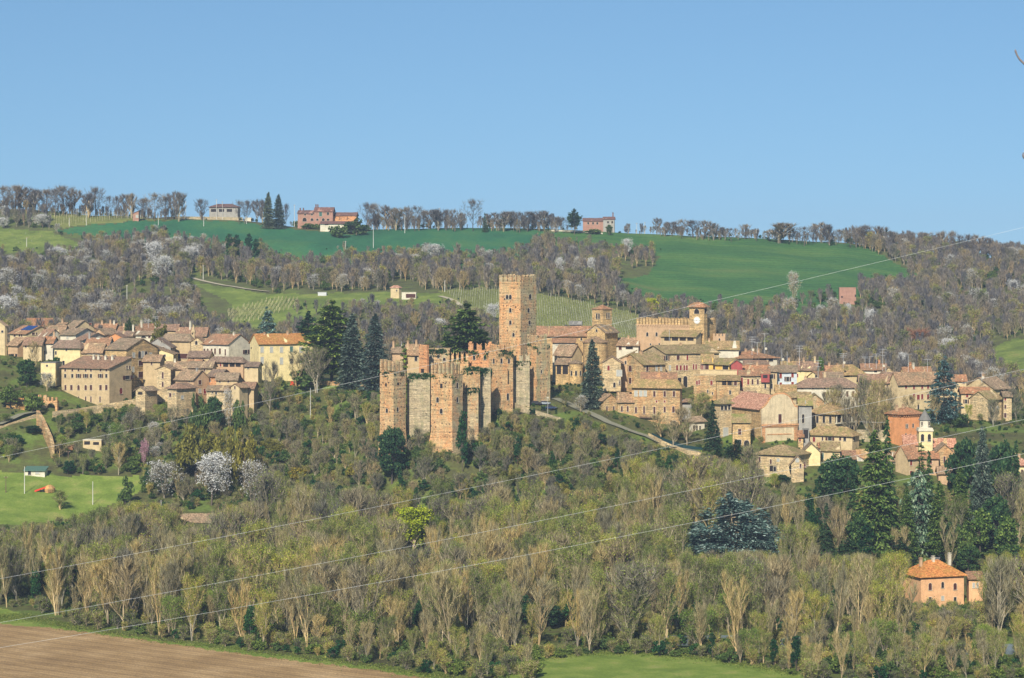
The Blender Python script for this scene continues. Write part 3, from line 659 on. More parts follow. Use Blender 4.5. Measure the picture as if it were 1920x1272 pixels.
H('steep red roofed house behind the lime bush', 264, 292, 260, 622, 1080, 'g', 3.4, 'white', 'tile_red', th=30, chim=[(266,1.6,'white')])
H('long low tan house at the back of the old quarter', 327, 388, 391, 622, 1066, 'g', 1.8, 'beige', 'tile_brown', wins=[(370,629,6,7,'v'),(379,629,6,7,'v'),(399-14,629,2,4,'b')], chim=[(353,2.6,'white')])
H('slender obelisk spired bell turret on the back roofs', 359, 365, None, 622, 1050, 'h', 3.0, 'beige', 'beige', name='bell_turret', cat='turret', ov=.15, dep=1.4, wins=[(361,626,2,3,'v')])
H('tan house under a wide hipped roof with garage door below', 299, 357, 362, 639, 1024, 'h', 2.8, 'beige', 'tile', wins=[(327,653,2,4),(337,668,26,9,'b')], ov=.9)
H('small oratory with a dark arched window in its gable', 358, 380, None, 640, 1016, 'G', 1.6, 'stone_pale', 'tile', wins=[(368,643,4,7,'a')], name='oratory', cat='chapel')
H('white house with brick end wall and six shuttered windows', 375, 429, 464, 644, 1008, 'g', 3.6, 'white', 'tile_red', th=36, by=682, wins=[(379,659,3,9,'b'),(386,659,2.5,9,'b'),(394,659,3,9,'b'),(401,659,3,10,'b'),(411,659,3.5,10,'b'),(422,661,2.4,11,'b'),(457,660,4,7,'s'),(379,673,2,3),(391,673,2,3)], chim=[(420,1.0,'white')])
H('large pale yellow villa with orange red roof beside the cedars', 485, 583, 464, 643, 1000, 'g', 3.5, 'yellow', 'tile_orange', th=24, by=690, wins=[(491,656,5,10,'w'),(508,656,5,10,'w'),(526,656,5,10,'w'),(544,655,5,10,'g'),(561,656,5,10,'w'),(491,676,5,12,'w'),(526,677,5,12,'w'),(544,677,5,9,'o'),(563,677,5,10,'w'),(467,653,2,3,'h')], chim=[(502,.7),(544,1.2)], name='villa', cat='villa')
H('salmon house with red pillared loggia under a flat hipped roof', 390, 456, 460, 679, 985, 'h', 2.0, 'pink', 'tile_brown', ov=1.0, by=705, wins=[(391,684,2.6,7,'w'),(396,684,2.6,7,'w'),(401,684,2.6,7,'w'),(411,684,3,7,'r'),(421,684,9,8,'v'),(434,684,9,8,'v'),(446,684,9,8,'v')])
H('small low house with brown roof just under the yellow villa', 458, 484, None, 686, 982, 'g', 1.4, 'cream', 'tile_brown', wins=[(465,690,3,4)])
H('tall narrow stone house with two arched windows beside the deep alley', 294, 320, None, 691, 968, 'G', 1.3, 'stone_pale', 'tile', by=748, wins=[(305,704,3,11,'b'),(305,721,3,9,'A')])
H('tan house behind the narrow stone house under a spreading roof', 308, 352, None, 690, 985, 'g', 2.4, 'beige', 'tile', chim=[(324,1,'white')])
H('pale house with small gable roof between villa row and stone houses', 345, 372, 385, 684, 992, 'g', 2.0, 'pink', 'tile_red')
H('pink stone house with red shutters and long side roof', 325, 363, 388, 710, 962, 'g', 3.2, 'pink', 'tile', th=38, by=750, wins=[(373,717,4.5,8,'b'),(373,733,4,8,'w'),(381,734,4,9,'r'),(355,715,2,4,'b')], chim=[(356,.8,'grey')])
H('low stone corner house with worn grey roof below the pink house', 312, 331, 362, 728, 950, 'h', 1.9, 'stone_pale', 'tile_brown', th=38, by=760, wins=[(318,741,4,7,'b'),(326,739,2,3),(340,745,3.5,6,'w'),(315,727,2,4,'b')])
H('small red gabled house with grey front', 387, 411, 432, 704, 966, 'g', 2.2, 'brick_red', 'tile_brown', th=34, by=730, wins=[(391,713,5,6,'b')])
H('house with long brown roof low in the terraced cluster', 415, 433, 458, 720, 958, 'g', 3.3, 'beige', 'tile_brown', th=38, wins=[])
H('row of low cream sheds under one roof above the garden shrubs', 387, 432, None, 731, 950, 'g', 1.5, 'stone_pale', 'tile', by=765, wins=[(405,738,3,4),(398,736,2,3)])
H('tiny gabled cream house with one window at the cluster edge', 432, 449, 462, 725, 948, 'G', 1.2, 'cream', 'tile', th=30, by=765, wins=[(440,727,2.6,5,'b')])
H('brown roofed barn at the edge of the thicket under the villa', 452, 476, None, 727, 954, 'g', 2.0, 'beige', 'tile_brown')
H('narrow cream stair house by the glazed canopy', 76, 104, None, 681, 975, 'f', .2, 'yellow', 'slate', by=712, wins=[(88,686,3,3)])
# ================================================================ church, town hall palace
H('long church nave with a plain tan side wall', 1004, 1106, None, 628, 1012, 'g', 3.4, 'stone_gold', 'tile_red', wins=[(1057,637,3,5,'a'),(1090,636,3,5,'a')], name='church_nave', cat='church', dep=11)
H('gabled church transept in front of the bell tower', 1101, 1134, 1139, 622, 1003, 'G', 3.0, 'stone_gold', 'tile', name='church_transept', cat='church', wins=[(1119,620,3,5,'a')], dep=12)
H('square church bell tower with twin openings and low pyramid roof', 1111, 1131, 1148, 579, 1010, 'h', 1.4, 'stone_gold', 'tile_red', th=45, name='bell_tower', cat='bell tower', ov=.35, wins=[(1119.5,593,2.6,10,'a'),(1123.5,593,2.6,10,'a'),(1138,592,2.4,10,'a'),(1142,592,2.4,10,'a')])
H('lean-to side chapel roof along the church nave', 1036, 1078, None, 641, 1004, 's', 1.2, 'white', 'tile_red', name='side_chapel', cat='chapel', dep=5, wins=[(1047,646,9,3,'w')])
H('stacked sacristy with sloping pink tan roofs beside the apses', 1040, 1072, 1092, 664, 996, 'g', 3.6, 'cream', 'tile', name='sacristy', cat='chapel', th=35, wins=[(1049,668,8,4,'w')])
def apse(label, px, py_e, py_b, rpx, Y, rise, wall, wins=3):
    S = Y/F; r = rpx*S; c = P(px, py_b, Y); g = min(hgt(c.x, c.y)-.8, c.z); root = empty('apse', (c.x, c.y+r, g)); tag(root, label, 'church apse'); FOOT.append((c.x, c.y+r, r))
    h = CZ-(py_e-HZ)*S-g; w = MB(); n = 20
    for i in range(n):
        a0, a1 = math.pi*(1+i/n), math.pi*(1+(i+1)/n)
        w.poly([(r*math.cos(a0), r*math.sin(a0), 0), (r*math.cos(a1), r*math.sin(a1), 0), (r*math.cos(a1), r*math.sin(a1), h), (r*math.cos(a0), r*math.sin(a0), h)])
    w.box((-r, -.02, 0), (r, 2.2, h)); w.build('wall', M[wall], root)
    f = MB(); R_ = r+.4
    for i in range(n):
        a0, a1 = math.pi*(1+i/n), math.pi*(1+(i+1)/n); p, q = (R_*math.cos(a0), R_*math.sin(a0)), (R_*math.cos(a1), R_*math.sin(a1))
        f.poly([(*p, h), (*q, h), (0, 2.2, h+rise)]); f.poly([(*p, h-.25), (*q, h-.25), (*q, h), (*p, h)])
    f.poly([(-R_, 0, h), (-R_, 2.2, h), (0, 2.2, h+rise)]); f.poly([(R_, 0, h), (R_, 2.2, h), (0, 2.2, h+rise)])
    f.build('roof', M['tile'], root)
    for i in range(wins):
        a = math.pi*(1.5+(i-(wins-1)/2)*.22); m = win_mesh('a', .8, 2.0); o = link('window', m[0], root); o.location = (r*math.cos(a), r*math.sin(a)-.02, h*.45); o.rotation_euler = (0, 0, a+math.pi/2); link('frame', m[1], o)
    return root
apse('large round apse of the church under its conical roof', 1117, 642, 690, 23, 988, 2.4, 'stone_gold', 3)
apse('small round yellow lit apse beside the porch', 1080, 681, 712, 13, 985, 1.2, 'stone_gold', 3)
fr, po = H('open columned church porch beside the small apse', 1042, 1068, None, 682, 988, 's', 1.8, 'stone_gold', 'tile', name='church_porch', cat='porch', dep=5, wins=[(1048,693,7,17,'v'),(1060,693,9,17,'v')])
H('house with white wall and dark loggia beside the bell tower', 1148, 1197, None, 646, 1012, 'g', 2.6, 'white', 'tile', wins=[(1163,652,5,8,'b'),(1180,651,12,8,'v')], chim=[(1178,.9)])
fr, pal = T('town hall palace with a row of swallowtail battlements', 1197, 1318, 1337, 597, 1000, th=30, by=690, mpx=13, mw=1.05, gap=.42, wall='pink', wall2='stone_gold', name='palace', cat='palace', crenel_band=1, wins=[(1217,627,3.4,7,'a'),(1234,627,3.4,7,'a'),(1239,646,2.4,4),(1223,646,2,3)], dep=12)
fr, ct = H('clock tower with red pyramid roof and open bell arch', 1294, 1320, 1327, 575, 996, 'h', 1.6, 'stone_gold', 'tile_red', th=33, name='clock_tower', cat='clock tower', ov=.9, wins=[(1307,584,8,9,'a'),(1323,583,4,8,'a')])
def clock(fr, root, px, py, rpx):
    S = fr.Y/F; u = (px-fr.f0)/(fr.f1-fr.f0)*fr.W; z = CZ-(py-HZ)*S-fr.base; r = rpx*S
    m = MB(); n = 28
    m.poly([(r*math.cos(2*math.pi*i/n), -.14, r*math.sin(2*math.pi*i/n)) for i in range(n)])
    for i in range(n):
        a, b = 2*math.pi*i/n, 2*math.pi*(i+1)/n; m.poly([(r*math.cos(a), -.14, r*math.sin(a)), (r*math.cos(b), -.14, r*math.sin(b)), (r*math.cos(b), 0, r*math.sin(b)), (r*math.cos(a), 0, r*math.sin(a))])
    d = m.build('clock_face', plain('enamel_dial', (.85, .83, .76)), root, (u, 0, z))
    k = MB()
    for i in range(12):
        a = math.pi/6*i; c, s_ = math.cos(a), math.sin(a); w = .07 if i % 3 else .12
        pts = [(q*c*r-e*s_*w, -.17, q*s_*r+e*c*w) for q, e in ((.72, -1), (.9, -1), (.9, 1), (.72, 1))]; k.poly(pts)
    k.build('hour_mark', M['black'], d)
    for ang, ln, w in ((R(188), .55, .09), (R(2), .75, .06)):
        c, s_ = math.cos(ang), math.sin(ang); h = MB(); h.poly([(q*c*r-e*s_*w, -.19, q*s_*r+e*c*w) for q, e in ((-.1, -1), (ln, -.5), (ln, .5), (-.1, 1))]); h.build('hand', M['black'], d)
clock(fr, ct, 1307.5, 601, 6.6)
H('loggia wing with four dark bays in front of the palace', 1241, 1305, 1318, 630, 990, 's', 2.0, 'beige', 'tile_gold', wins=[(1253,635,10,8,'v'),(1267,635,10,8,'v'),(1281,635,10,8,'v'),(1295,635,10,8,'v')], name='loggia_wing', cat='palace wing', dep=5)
T('low battlemented outbuilding at the end of the palace', 1337, 1360, None, 626, 1004, by=690, mpx=5, mw=1.0, gap=.4, wall='pink', name='palace_outbuilding', cat='building', dep=6, wins=[(1349,637,3,5,'a')])
# ================================================================ houses below the church and palace
H('long row house with mossy roof and red shutters below the palace', 1248, 1352, 1209, 662, 968, 'g', 2.8, 'stone_pale', 'tile_gold', th=24, by=742, wins=[(1250,672,4,8,'s'),(1272,671,5,8,'b'),(1290,671,3,9,'r'),(1256,690,3,9,'w'),(1270,690,3.4,9,'r'),(1277,690,3.4,9,'r'),(1284,690,3,9,'r'),(1289,690,3,9,'r'),(1302,688,2.6,9,'r'),(1307,688,2.6,9,'r'),(1317,688,3,9,'r'),(1323,688,3,9,'r'),(1275,716,6,14,'v'),(1286,716,7,20,'a')], chim=[(1298,.8)])
H('roof with white eave behind the long mossy row', 1322, 1385, None, 653, 986, 'g', 2.8, 'white', 'tile_gold', chim=[(1330,1)])
H('stone gable house with arched red windows above the villa', 1205, 1250, 1163, 682, 955, 'g', 3.7, 'stone', 'tile_gold', th=38, by=728, wins=[(1214,691,4,10,'b'),(1232,691,3,9,'w'),(1241,691,3,9,'w'),(1183,691,5,11,'A'),(1183,714,4,10,'b'),(1174,674,3,6)], chim=[(1223,1.2)])
H('small stone house with iron balcony beside the tall fir', 1130, 1164, None, 679, 952, 'G', 2.2, 'stone_pale', 'tile', by=732, wins=[(1141,690,4,9,'D'),(1161,700,9,11,'w'),(1162,718,3,9,'A'),(1173-12,718,2,4),(1152,722,4,9,'a')])
H('thin stone house with lean roof squeezed between gables', 1163, 1190, None, 672, 962, 'r', 2.6, 'pink', 'tile_gold', wins=[(1173,680,3,6)])
H('low house with pink red roof just behind the villa', 1203, 1268, None, 708, 940, 'g', 1.8, 'brick_red', 'tile_red', wins=[(1211,713,8,4,'v'),(1250,714,5,6,'r'),(1261,714,5,6,'r')])
VW = [(1194,738,5,10,'w'),(1203,738,5,10,'w'),(1211,738,5,10,'w'),(1228,739,4,10,'b'),(1247,739,4,10,'b'),(1264,739,4,10,'b'),(1194,769,3.2,11,'A'),(1209,769,3,14,'A'),(1228,770,3.6,14,'A'),(1247,768,3.4,10,'A'),(1263,768,4,11,'A'),(1194,796,4.2,14,'D'),(1208.5,795,2.6,9,'b'),(1264,796,13,13,'a'),(1232,753,2.6,4,'r'),(1247,753,2.6,4,'r')]
fr, villa = H('three storey stone villa with hipped mossy roof and wooden balcony', 1186, 1275, 1280, 727, 915, 'h', 2.9, 'stone', 'tile_gold', th=20, by=812, wins=VW, ov=1.2, name='villa', cat='villa')
def balcony(fr, root, x0, x1, pt, pb, mat='wood', out=1.2):
    S = fr.Y/F; a, b = [(x-fr.f0)/(fr.f1-fr.f0)*fr.W for x in (x0, x1)]; z1, z0 = CZ-(pt-HZ)*S-fr.base, CZ-(pb-HZ)*S-fr.base
    m = MB(); m.box((a, -out, z0), (b, -.003, z0+.18)); n = int((b-a)/.3)
    for i in range(n+1): x = a+.04+(b-a-.08)*i/n; m.box((x-.03, -out, z0+.18), (x+.03, -out+.05, z1))
    m.box((a, -out-.03, z1), (b, -out+.06, z1+.07))
    for x in (a, b): m.box((x-.03, -out, z1), (x+.03, -.003, z1+.07)); m.box((x-.06, -out*.8, z0-.6), (x+.06, -.003, z0))
    m.build('balcony', M[mat], root)
balcony(fr, villa, 1202, 1234, 779, 785)
H('lower stone annex of the villa with gable and narrow windows', 1132, 1158, 1130, 749, 920, 'G', 2.0, 'stone', 'tile', by=800, wins=[(1138,767,3,10,'A'),(1151,767,3,10,'A')], dep=7)
H('middle stone wing joining the villa to its gabled annex', 1158, 1187, None, 751, 921, 'g', 2.8, 'stone', 'tile', by=806, wins=[(1166,767,3,10,'A'),(1177,767,3,10,'A'),(1166,788,2.4,4),(1177,791,2.6,5)], dep=7)
H('bare stone house below the terrace wall with red shuttered windows', 1301, 1343, None, 705, 940, 'f', .2, 'stone', 'stone_pale', by=758, dep=7, wins=[(1307,718,3,7,'r'),(1311,717,2.6,8,'r'),(1334,718,4,8,'r'),(1327,734,2,5),(1336,738,2,4)])
H('egg yolk yellow house on the terrace', 1336, 1370, 1392, 682, 956, 'g', 2.0, 'ochre', 'tile_gold', th=38, by=700, wins=[(1341,690,3,8,'b'),(1361,688,9,10,'o'),(1375,690,3,7,'r')])
H('yellow house end with brown shutters under mossy roof', 1316, 1337, None, 679, 960, 'g', 3.0, 'ochre', 'tile_gold', by=700, wins=[(1317,689,3,10,'r'),(1325,688,7,12,'b'),(1320,689,3,11,'r')])
H('crimson gable built onto the yellow house', 1371, 1392, None, 682, 953, 'G', 1.5, 'red', 'tile', by=700, dep=5)
H('cream terrace parapet wall under the yellow house', 1313, 1382, None, 695, 948, 'f', .15, 'cream', 'stone_pale', by=712, dep=2, name='terrace_wall', cat='terrace wall')
H('stone tower house with twin pink framed loggia openings', 1344, 1387, None, 712, 936, 's', 1.4, 'stone', 'tile_gold', by=766, dep=7, wins=[(1358,717,7,11,'v'),(1368,717,7,11,'v'),(1379,719,5,8,'b'),(1369,736,3,7,'o')])
H('cream house with a row of arched red shuttered windows', 1387, 1428, None, 703, 944, 'g', 1.6, 'stone_pale', 'tile_red', by=752, wins=[(1391,717,4,17,'r'),(1392,737,4,12,'r'),(1403,716,3,10,'r'),(1411,716,3,10,'A'),(1421,716,3,10,'A'),(1403,737,3,9,'r')], chim=[(1412,.8)])
H('orange roofed house set back behind the cream arched house', 1388, 1443, None, 697, 958, 'g', 2.4, 'beige', 'tile_red', wins=[(1412,698,3,3,'a')], chim=[(1420,1.2)])
fr, oh = H('house with a red framed oriel under the eaves', 1427, 1443, None, 700, 944, 'g', 1.5, 'stone_pale', 'tile_red', by=752, wins=[(1435,724,3,9,'a'),(1431,706,3,9,'o')])
S_ = fr.Y/F; ob = MB(); ob.box((0, -1.1, CZ-(717-HZ)*S_-fr.base), (fr.W*.98, -.003, CZ-(702-HZ)*S_-fr.base)); o_ = ob.build('oriel', M['red'], oh)
ob = MB(); ob.box((fr.W*.22, -1.14, CZ-(709-HZ)*S_-fr.base), (fr.W*.75, -1.103, CZ-(703-HZ)*S_-fr.base)); ob.build('pane', M['pane'], o_)
H('narrow tan house beside the red oriel', 1443, 1457, None, 695, 948, 'g', 1.6, 'beige', 'tile', by=750, wins=[(1448,706,4,8,'s'),(1447,724,3,10,'a')])
H('house with pale blue upper storey and dark red shutters', 1457, 1494, None, 696, 952, 'g', 2.1, 'blue', 'tile', by=748, wins=[(1464,704,4,10,'r'),(1486,703,4,9,'r'),(1477,711,5,8,'s'),(1464,723,4,10,'r'),(1486,721,4,9,'r'),(1459,725,2,7,'r')])
H('large house with open dark top storey and broad hipped orange roof', 1385, 1460, 1356, 671, 984, 'h', 2.5, 'white', 'tile_red', th=22, ov=1.0, wins=[(1418,675,10,6,'v'),(1432,675,12,6,'v'),(1448,675,8,6,'o')], chim=[(1415,.8),(1430,1.0),(1440,.8)])
H('grey white house with twin gables under the big orange roof', 1396, 1440, None, 682, 972, 'g', 1.2, 'stone_pale', 'tile_brown', wins=[(1403,685,3,6),(1408,685,3,6),(1430,687,6,3,'v')])
H('tall pale yellow house with red shutters and three chimneys', 1494, 1530, 1541, 691, 968, 'g', 2.6, 'yellow', 'tile_brown', th=22, by=735, wins=[(1511,694,4,4,'r'),(1511,711,4,6,'w'),(1497,704,2,6,'r')], chim=[(1525,2.0,'cream'),(1505,1.6),(1497,1.4,'pink')])
H('house with moss streaked roof joined to the tall yellow one', 1466, 1497, None, 689, 974, 'g', 2.2, 'cream', 'tile_gold', wins=[], chim=[(1480,1.3)])
H('low yellow gabled house with one small window', 1517, 1536, 1572, 706, 960, 'G', 1.8, 'yellow', 'tile_red', th=45, wins=[(1531,706,3,4)])
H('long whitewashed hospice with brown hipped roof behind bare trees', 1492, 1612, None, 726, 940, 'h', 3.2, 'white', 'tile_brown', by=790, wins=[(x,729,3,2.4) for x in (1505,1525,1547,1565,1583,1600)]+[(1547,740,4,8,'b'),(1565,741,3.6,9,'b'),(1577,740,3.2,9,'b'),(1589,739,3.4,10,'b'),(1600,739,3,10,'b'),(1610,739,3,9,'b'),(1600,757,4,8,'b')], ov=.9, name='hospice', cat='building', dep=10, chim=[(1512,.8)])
H('pink tan roofed house behind the hospice', 1560, 1626, 1548, 703, 982, 'h', 3.8, 'cream', 'tile_gold', th=20, wins=[(1590,706,8,3,'v')], chim=[(1578,.7),(1591,.7)])
H('white house with dormer behind the tan roofs', 1616, 1662, None, 692, 1000, 'g', 2.0, 'white', 'tile_red', wins=[(1642,696,5,5,'v')], chim=[(1650,1.4,'brick_red')])
H('low red roofed row at the back beside the column cypress', 1549, 1580, None, 696, 1000, 'g', 2.2, 'beige', 'tile_red', chim=[(1556,1)])
H('grey stone gable rising behind the tree covered house', 1655, 1678, None, 700, 990, 'G', 2.6, 'stone_pale', 'tile')
H('tan house half covered by tall bare trees', 1612, 1674, None, 716, 945, 'g', 2.8, 'beige', 'tile_brown', by=785, wins=[(1664,723,3,7,'b'),(1655,724,3,7,'b'),(1640,742,3,8,'b')], dep=9)
H('cream house with bright red shutters next to the blue cedar', 1683, 1768, 1672, 716, 940, 'g', 3.4, 'cream', 'tile', th=26, by=790, ov=.9, wins=[(1700,724,4,9,'r'),(1716,724,4,11,'r'),(1733,724,4,10,'r'),(1716,744,4,10,'r'),(1725,745,5,9,'r'),(1733,744,4,9,'r'),(1725,764,3,9,'o'),(1745,724,4,10,'r'),(1745,744,4,9,'r')])
H('red chimneyed house behind the red shutters house', 1697, 1752, 1690, 703, 975, 'g', 3.0, 'cream', 'tile_red', th=24, chim=[(1712,1.8,'brick_red'),(1718,1.6,'white')])
H('orange roofed house behind the blue cedar', 1776, 1812, None, 713, 962, 'g', 2.0, 'cream', 'tile_red', wins=[(1807,717,4,5,'b')])
H('wide gabled house with tan hipped roof at the end of town', 1862, 1898, 1820, 727, 964, 'g', 3.8, 'cream', 'tile', th=36, ov=1.2, wins=[(1881,733,5,7,'v'),(1892,733,3,7,'v'),(1850,727,4,4)], chim=[(1868,1.8)])
H('low pink roofed house with red shutters near the grey gable', 1803, 1856, None, 736, 948, 'g', 1.9, 'cream', 'tile_red', by=792, wins=[(1814,742,4,6,'r'),(1825,742,4,6,'r'),(1812,753,4,7,'s'),(1823,752,3,20,'b')])
H('house with bare grey gable and sunny cream front', 1852, 1883, 1825, 747, 936, 'g', 2.6, 'stone_pale', 'tile_gold', th=40, by=798, wins=[(1858,765,4,6,'w'),(1866,768,3,5,'w'),(1874,765,4,6,'w')])
H('narrow end house with three small red windows', 1882, 1897, None, 742, 938, 'g', 1.5, 'stone_pale', 'tile', by=800, ov=1.0, wins=[(1885,749,3,5,'r'),(1885,763,3,7,'b'),(1885,779,4,8,'b')])
# ================================================================ lower quarter
def facade_church():
    lab = 'former church with curved baroque gable facade and pale sandstone front'
    fr = Frame(1428, 1498, 1373, 892, 22); S = 892/F; base = min(fr.ground, CZ-(872-HZ)*S); fr.base = base
    root = empty('church', (fr.o.x, fr.o.y, base), fr.rz); tag(root, lab, 'church')
    zz = lambda py: CZ-(py-HZ)*S-base
    W, D = fr.W, fr.D; ze = zz(766); w = MB(); w.box((0, .6, 0), (W, D, ze-.02)); w.prism([(0, ze-.03), (W, ze-.03), (W/2, zz(745))], 'y', .6, D); o = w.build('wall', M['stone_gold'], root); recalc(o)
    sc = W/70.; pts = [(0, 0), (W, 0), (W, zz(766))]
    cv = [(64,764),(60,757),(56,749),(50,743),(43,740.5),(36,740),(28,741),(21,744),(16,749),(12,756),(6,763)]
    pts += [(x*sc, zz(y)) for x, y in cv] + [(0, zz(767))]
    f = MB(); f.prism(pts, 'y', -.35, .597); o = f.build('facade', M['facade'], root); recalc(o)
    c = MB()
    cpts = [(0, 767), (6, 763), (12, 756), (16, 749), (21, 744), (28, 741), (36, 740), (43, 740.5), (50, 743), (56, 749), (60, 757), (64, 764), (70, 766)]
    for (a, b), (d, e) in zip(cpts[:-1], cpts[1:]): c.tube((a*sc, .1, zz(b)+.15), (d*sc, .1, zz(e)+.15), .42, .42, 6)
    c.box((-.3, -.9, zz(799)), (W+.3, -.353, zz(796))); c.box((-.15, -.6, zz(802)), (W+.15, -.353, zz(799)-.003)); c.box((10*sc, -.5, zz(816)), (58*sc, -.353, zz(814.5)))
    for x in (3, 66): c.box(((x-3)*sc, -.5, 0), ((x+3)*sc, -.353, zz(803)))
    c.build('cornice', M['brick_red'], root)
    r = MB(); zr = zz(742); zo = ze-.6*(zr-ze)/(W/2)
    for a in range(6):
        y0 = .6+(D+.5-.6)*a/6; y1 = .6+(D+.5-.6)*(a+1)/6; q = rr.uniform(-.12, .12)
        r.prism([(-.8, zo), (W/2, zr+q), (W+.8, zo), (W+.8, zo-.25), (W/2, zr-.25+q), (-.8, zo-.25)], 'y', y0+(.0 if a == 0 else .002), y1)
    o = r.build('roof', M['tile_pink'], root); recalc(o)
    windows(fr, root, [(1463,785,5.5,16,'b'),(1447,830,6,4,'a'),(1480,829,6,4,'a'),(1458,835,3,4,'o'),(1383,778,4,4,'o'),(1402,783,6,4,'o'),(1405,832,8,13,'a'),(1386,811,5,10,'b')])
    for o in root.children:
        if o.name.startswith('window') and abs(o.rotation_euler.z) < .1: o.location.y = -.35
    return root
facade_church()
H('grey chapel block with green mossy roof beside the curved gable church', 1498, 1522, None, 757, 896, 'g', 2.9, 'grey', 'tile_moss', by=850, wins=[(1506,785,4,16,'a')], name='chapel', cat='chapel', dep=9)
H('low brick gable with long tan roof behind the grey chapel', 1476, 1520, None, 744, 915, 'g', 1.6, 'brick_side', 'tile_gold', dep=8)
H('small brick gable house between the church and hospice', 1512, 1545, None, 752, 922, 'G', 2.6, 'brick_side', 'tile_gold', dep=9)
H('stone tower house with white pillared roof loggia and gold lichen roof', 1351, 1373, 1341, 756, 897, 'h', 1.6, 'stone_pale', 'tile_gold', th=30, by=855, ov=1.0, wins=[(1354,765,5,8,'o'),(1361,765,5,8,'o'),(1368,764,4,9,'o'),(1361,811,9,17,'w')])
H('stone house with small mossy lean roof beside the curved gable church', 1374, 1407, None, 790, 885, 's', 2.2, 'stone_gold', 'tile_moss', by=862, wins=[(1387,810,5,10,'b'),(1400,832,9,12,'a'),(1386,829,7,8,'o')], dep=5)
H('dark house with white framed windows hidden in trees below the stone house', 1297, 1322, 1293, 790, 905, 'h', 1.8, 'white', 'tile', by=850, wins=[(1301,805,3,13,'o'),(1307,806,3,13,'o'),(1313,806,3,13,'o'),(1302,826,3,8,'o'),(1311,826,3,8,'o')])
H('little open shed with rusty roof behind the bare bush', 1276, 1297, None, 752, 918, 'g', .8, 'grey', 'tile_brown', wins=[(1286,756,14,6,'v')], dep=4, by=770)
# hall with loggia
fr, hall = H('cloister hall with colonnaded upper gallery and arcade below', 1520, 1566, 1613, 776, 905, 'h', 3.9, 'stone_pale', 'tile_gold', th=42, by=846, ov=1.0, name='cloister_hall', cat='building',
  wins=[(1525,787,3.6,12,'o'),(1536,787,3.6,12,'o'),(1547,787,3.6,12,'o'),(1558,787,3.6,12,'o'),(1572,785,10,15,'v'),(1586,785,12,15,'v'),(1600,785,12,15,'v'),(1573,807,7,9,'a'),(1587,806,8,10,'a'),(1602,805,8,16,'a')])
cl = MB(); zb, zt = CZ-(793-HZ)*905/F-fr.base, CZ-(776-HZ)*905/F-fr.base
for i in range(5):
    y = .3+(fr.D-.6)*i/4; cl.tube((fr.W+.45, y, zb), (fr.W+.45, y, zt), .2, .17, 8)
cl.build('column', M['white'], hall)
b_ = MB(); b_.box((fr.W+.003, 0, zb-.45), (fr.W+.7, fr.D, zb-.003)); b_.build('gallery_ledge', M['white'], hall)
H('cream row house under wide hipped roof before the cloister hall', 1518, 1598, 1615, 817, 882, 'h', 2.8, 'cream', 'tile_gold', th=30, by=868, ov=.9, wins=[(1522,822,3,6,'b'),(1531,824,4,9,'D'),(1546,823,2.4,6,'b'),(1559,823,6,6,'s'),(1577,823,3.4,6,'b'),(1585,823,4,8,'o'),(1602,823,3.4,6,'b'),(1565,842,3,7,'b')])
H('small lit chapel side house with red window against the church', 1497, 1506, None, 818, 884, 's', 1.6, 'stone_gold', 'tile_red', by=870, wins=[(1500,824,3,8,'r')], dep=6)
H('dark open porch house beside the church wall', 1506, 1517, None, 806, 886, 'f', .3, 'grey', 'slate', by=850, wins=[(1511,814,8,16,'v')], dep=4)
H('blank cream gable wall rising behind the front row', 1505, 1538, None, 847, 862, 'G', 3.0, 'yellow', 'tile', by=922, dep=9)
H('house with red lean roof and white balcony behind the cream gable', 1536, 1562, None, 838, 872, 'g', 1.2, 'white', 'tile_red', wins=[(1552,846,4,6,'o')])
H('tan roofed house mostly behind the round evergreen', 1541, 1575, None, 843, 866, 'g', 2.4, 'cream', 'tile_gold', by=905, wins=[(1543,855,3,10,'g'),(1545,885,3,6,'b')])
fr, fh = H('three storey stone house at the lowest edge of town with mossy hipped roof', 1421, 1488, 1524, 853, 852, 'h', 2.9, 'stone_pale', 'tile_gold', th=32, by=922, ov=.9, wins=[(1428,862,3.4,9,'b'),(1448,866,3,8,'b'),(1461,863,4,5,'w'),(1455,880,4,8,'o'),(1460,893,3,5,'b'),(1431,885,8,8,'o'),(1452,879,11,10,'v'),(1500,875,3,8,'b'),(1513,872,4.4,10,'r'),(1513,895,4.4,11,'D'),(1500,896,3.4,8,'b'),(1472,893,3,5,'o')])
H('white gabled bay with balcony on the lowest stone house', 1484, 1507, None, 868, 848, 'G', 2.4, 'stone_pale', 'tile', by=915, dep=3, wins=[(1495,863,6,7,'w'),(1501,874,3,8,'b')])
H('white cottage with pink roof behind the tall fir', 1603, 1632, None, 868, 868, 'l', 3.2, 'white', 'tile_pink', by=915, wins=[(1612,862,5,5,'w'),(1623,895,4,6,'b')])
H('long pink wall garden shed next to the tall fir', 1606, 1648, None, 884, 862, 's', 1.0, 'pink', 'tile_red', by=915, wins=[(1624,899,4,6,'b'),(1612,888,3,4)], dep=5)
fr, op = H('deep orange palazzo with bracketed eaves', 1692, 1732, 1670, 776, 886, 'h', 2.2, 'orange', 'tile_red', th=32, by=848, ov=1.0, name='palazzo', cat='palazzo', wins=[(1699.5,799,2,7,'a'),(1702.5,799,2,7,'a'),(1714,798,2.8,7,'a'),(1681,780,3,3,'o'),(1699,816,3,6,'a'),(1708,817,3,6,'a')], chim=[(1690,.7),(1707,.8)])
br = MB(); zt = CZ-(777-HZ)*886/F-fr.base
for i in range(9): x = fr.W*(i+.5)/9; br.box((x-.22, -.5, zt-.9), (x+.22, -.003, zt-.2))
for i in range(6): y = fr.D*(i+.5)/6; br.box((-.5, y-.22, zt-.9), (-.003, y+.22, zt-.2))
br.build('bracket', M['brick_red'], op)
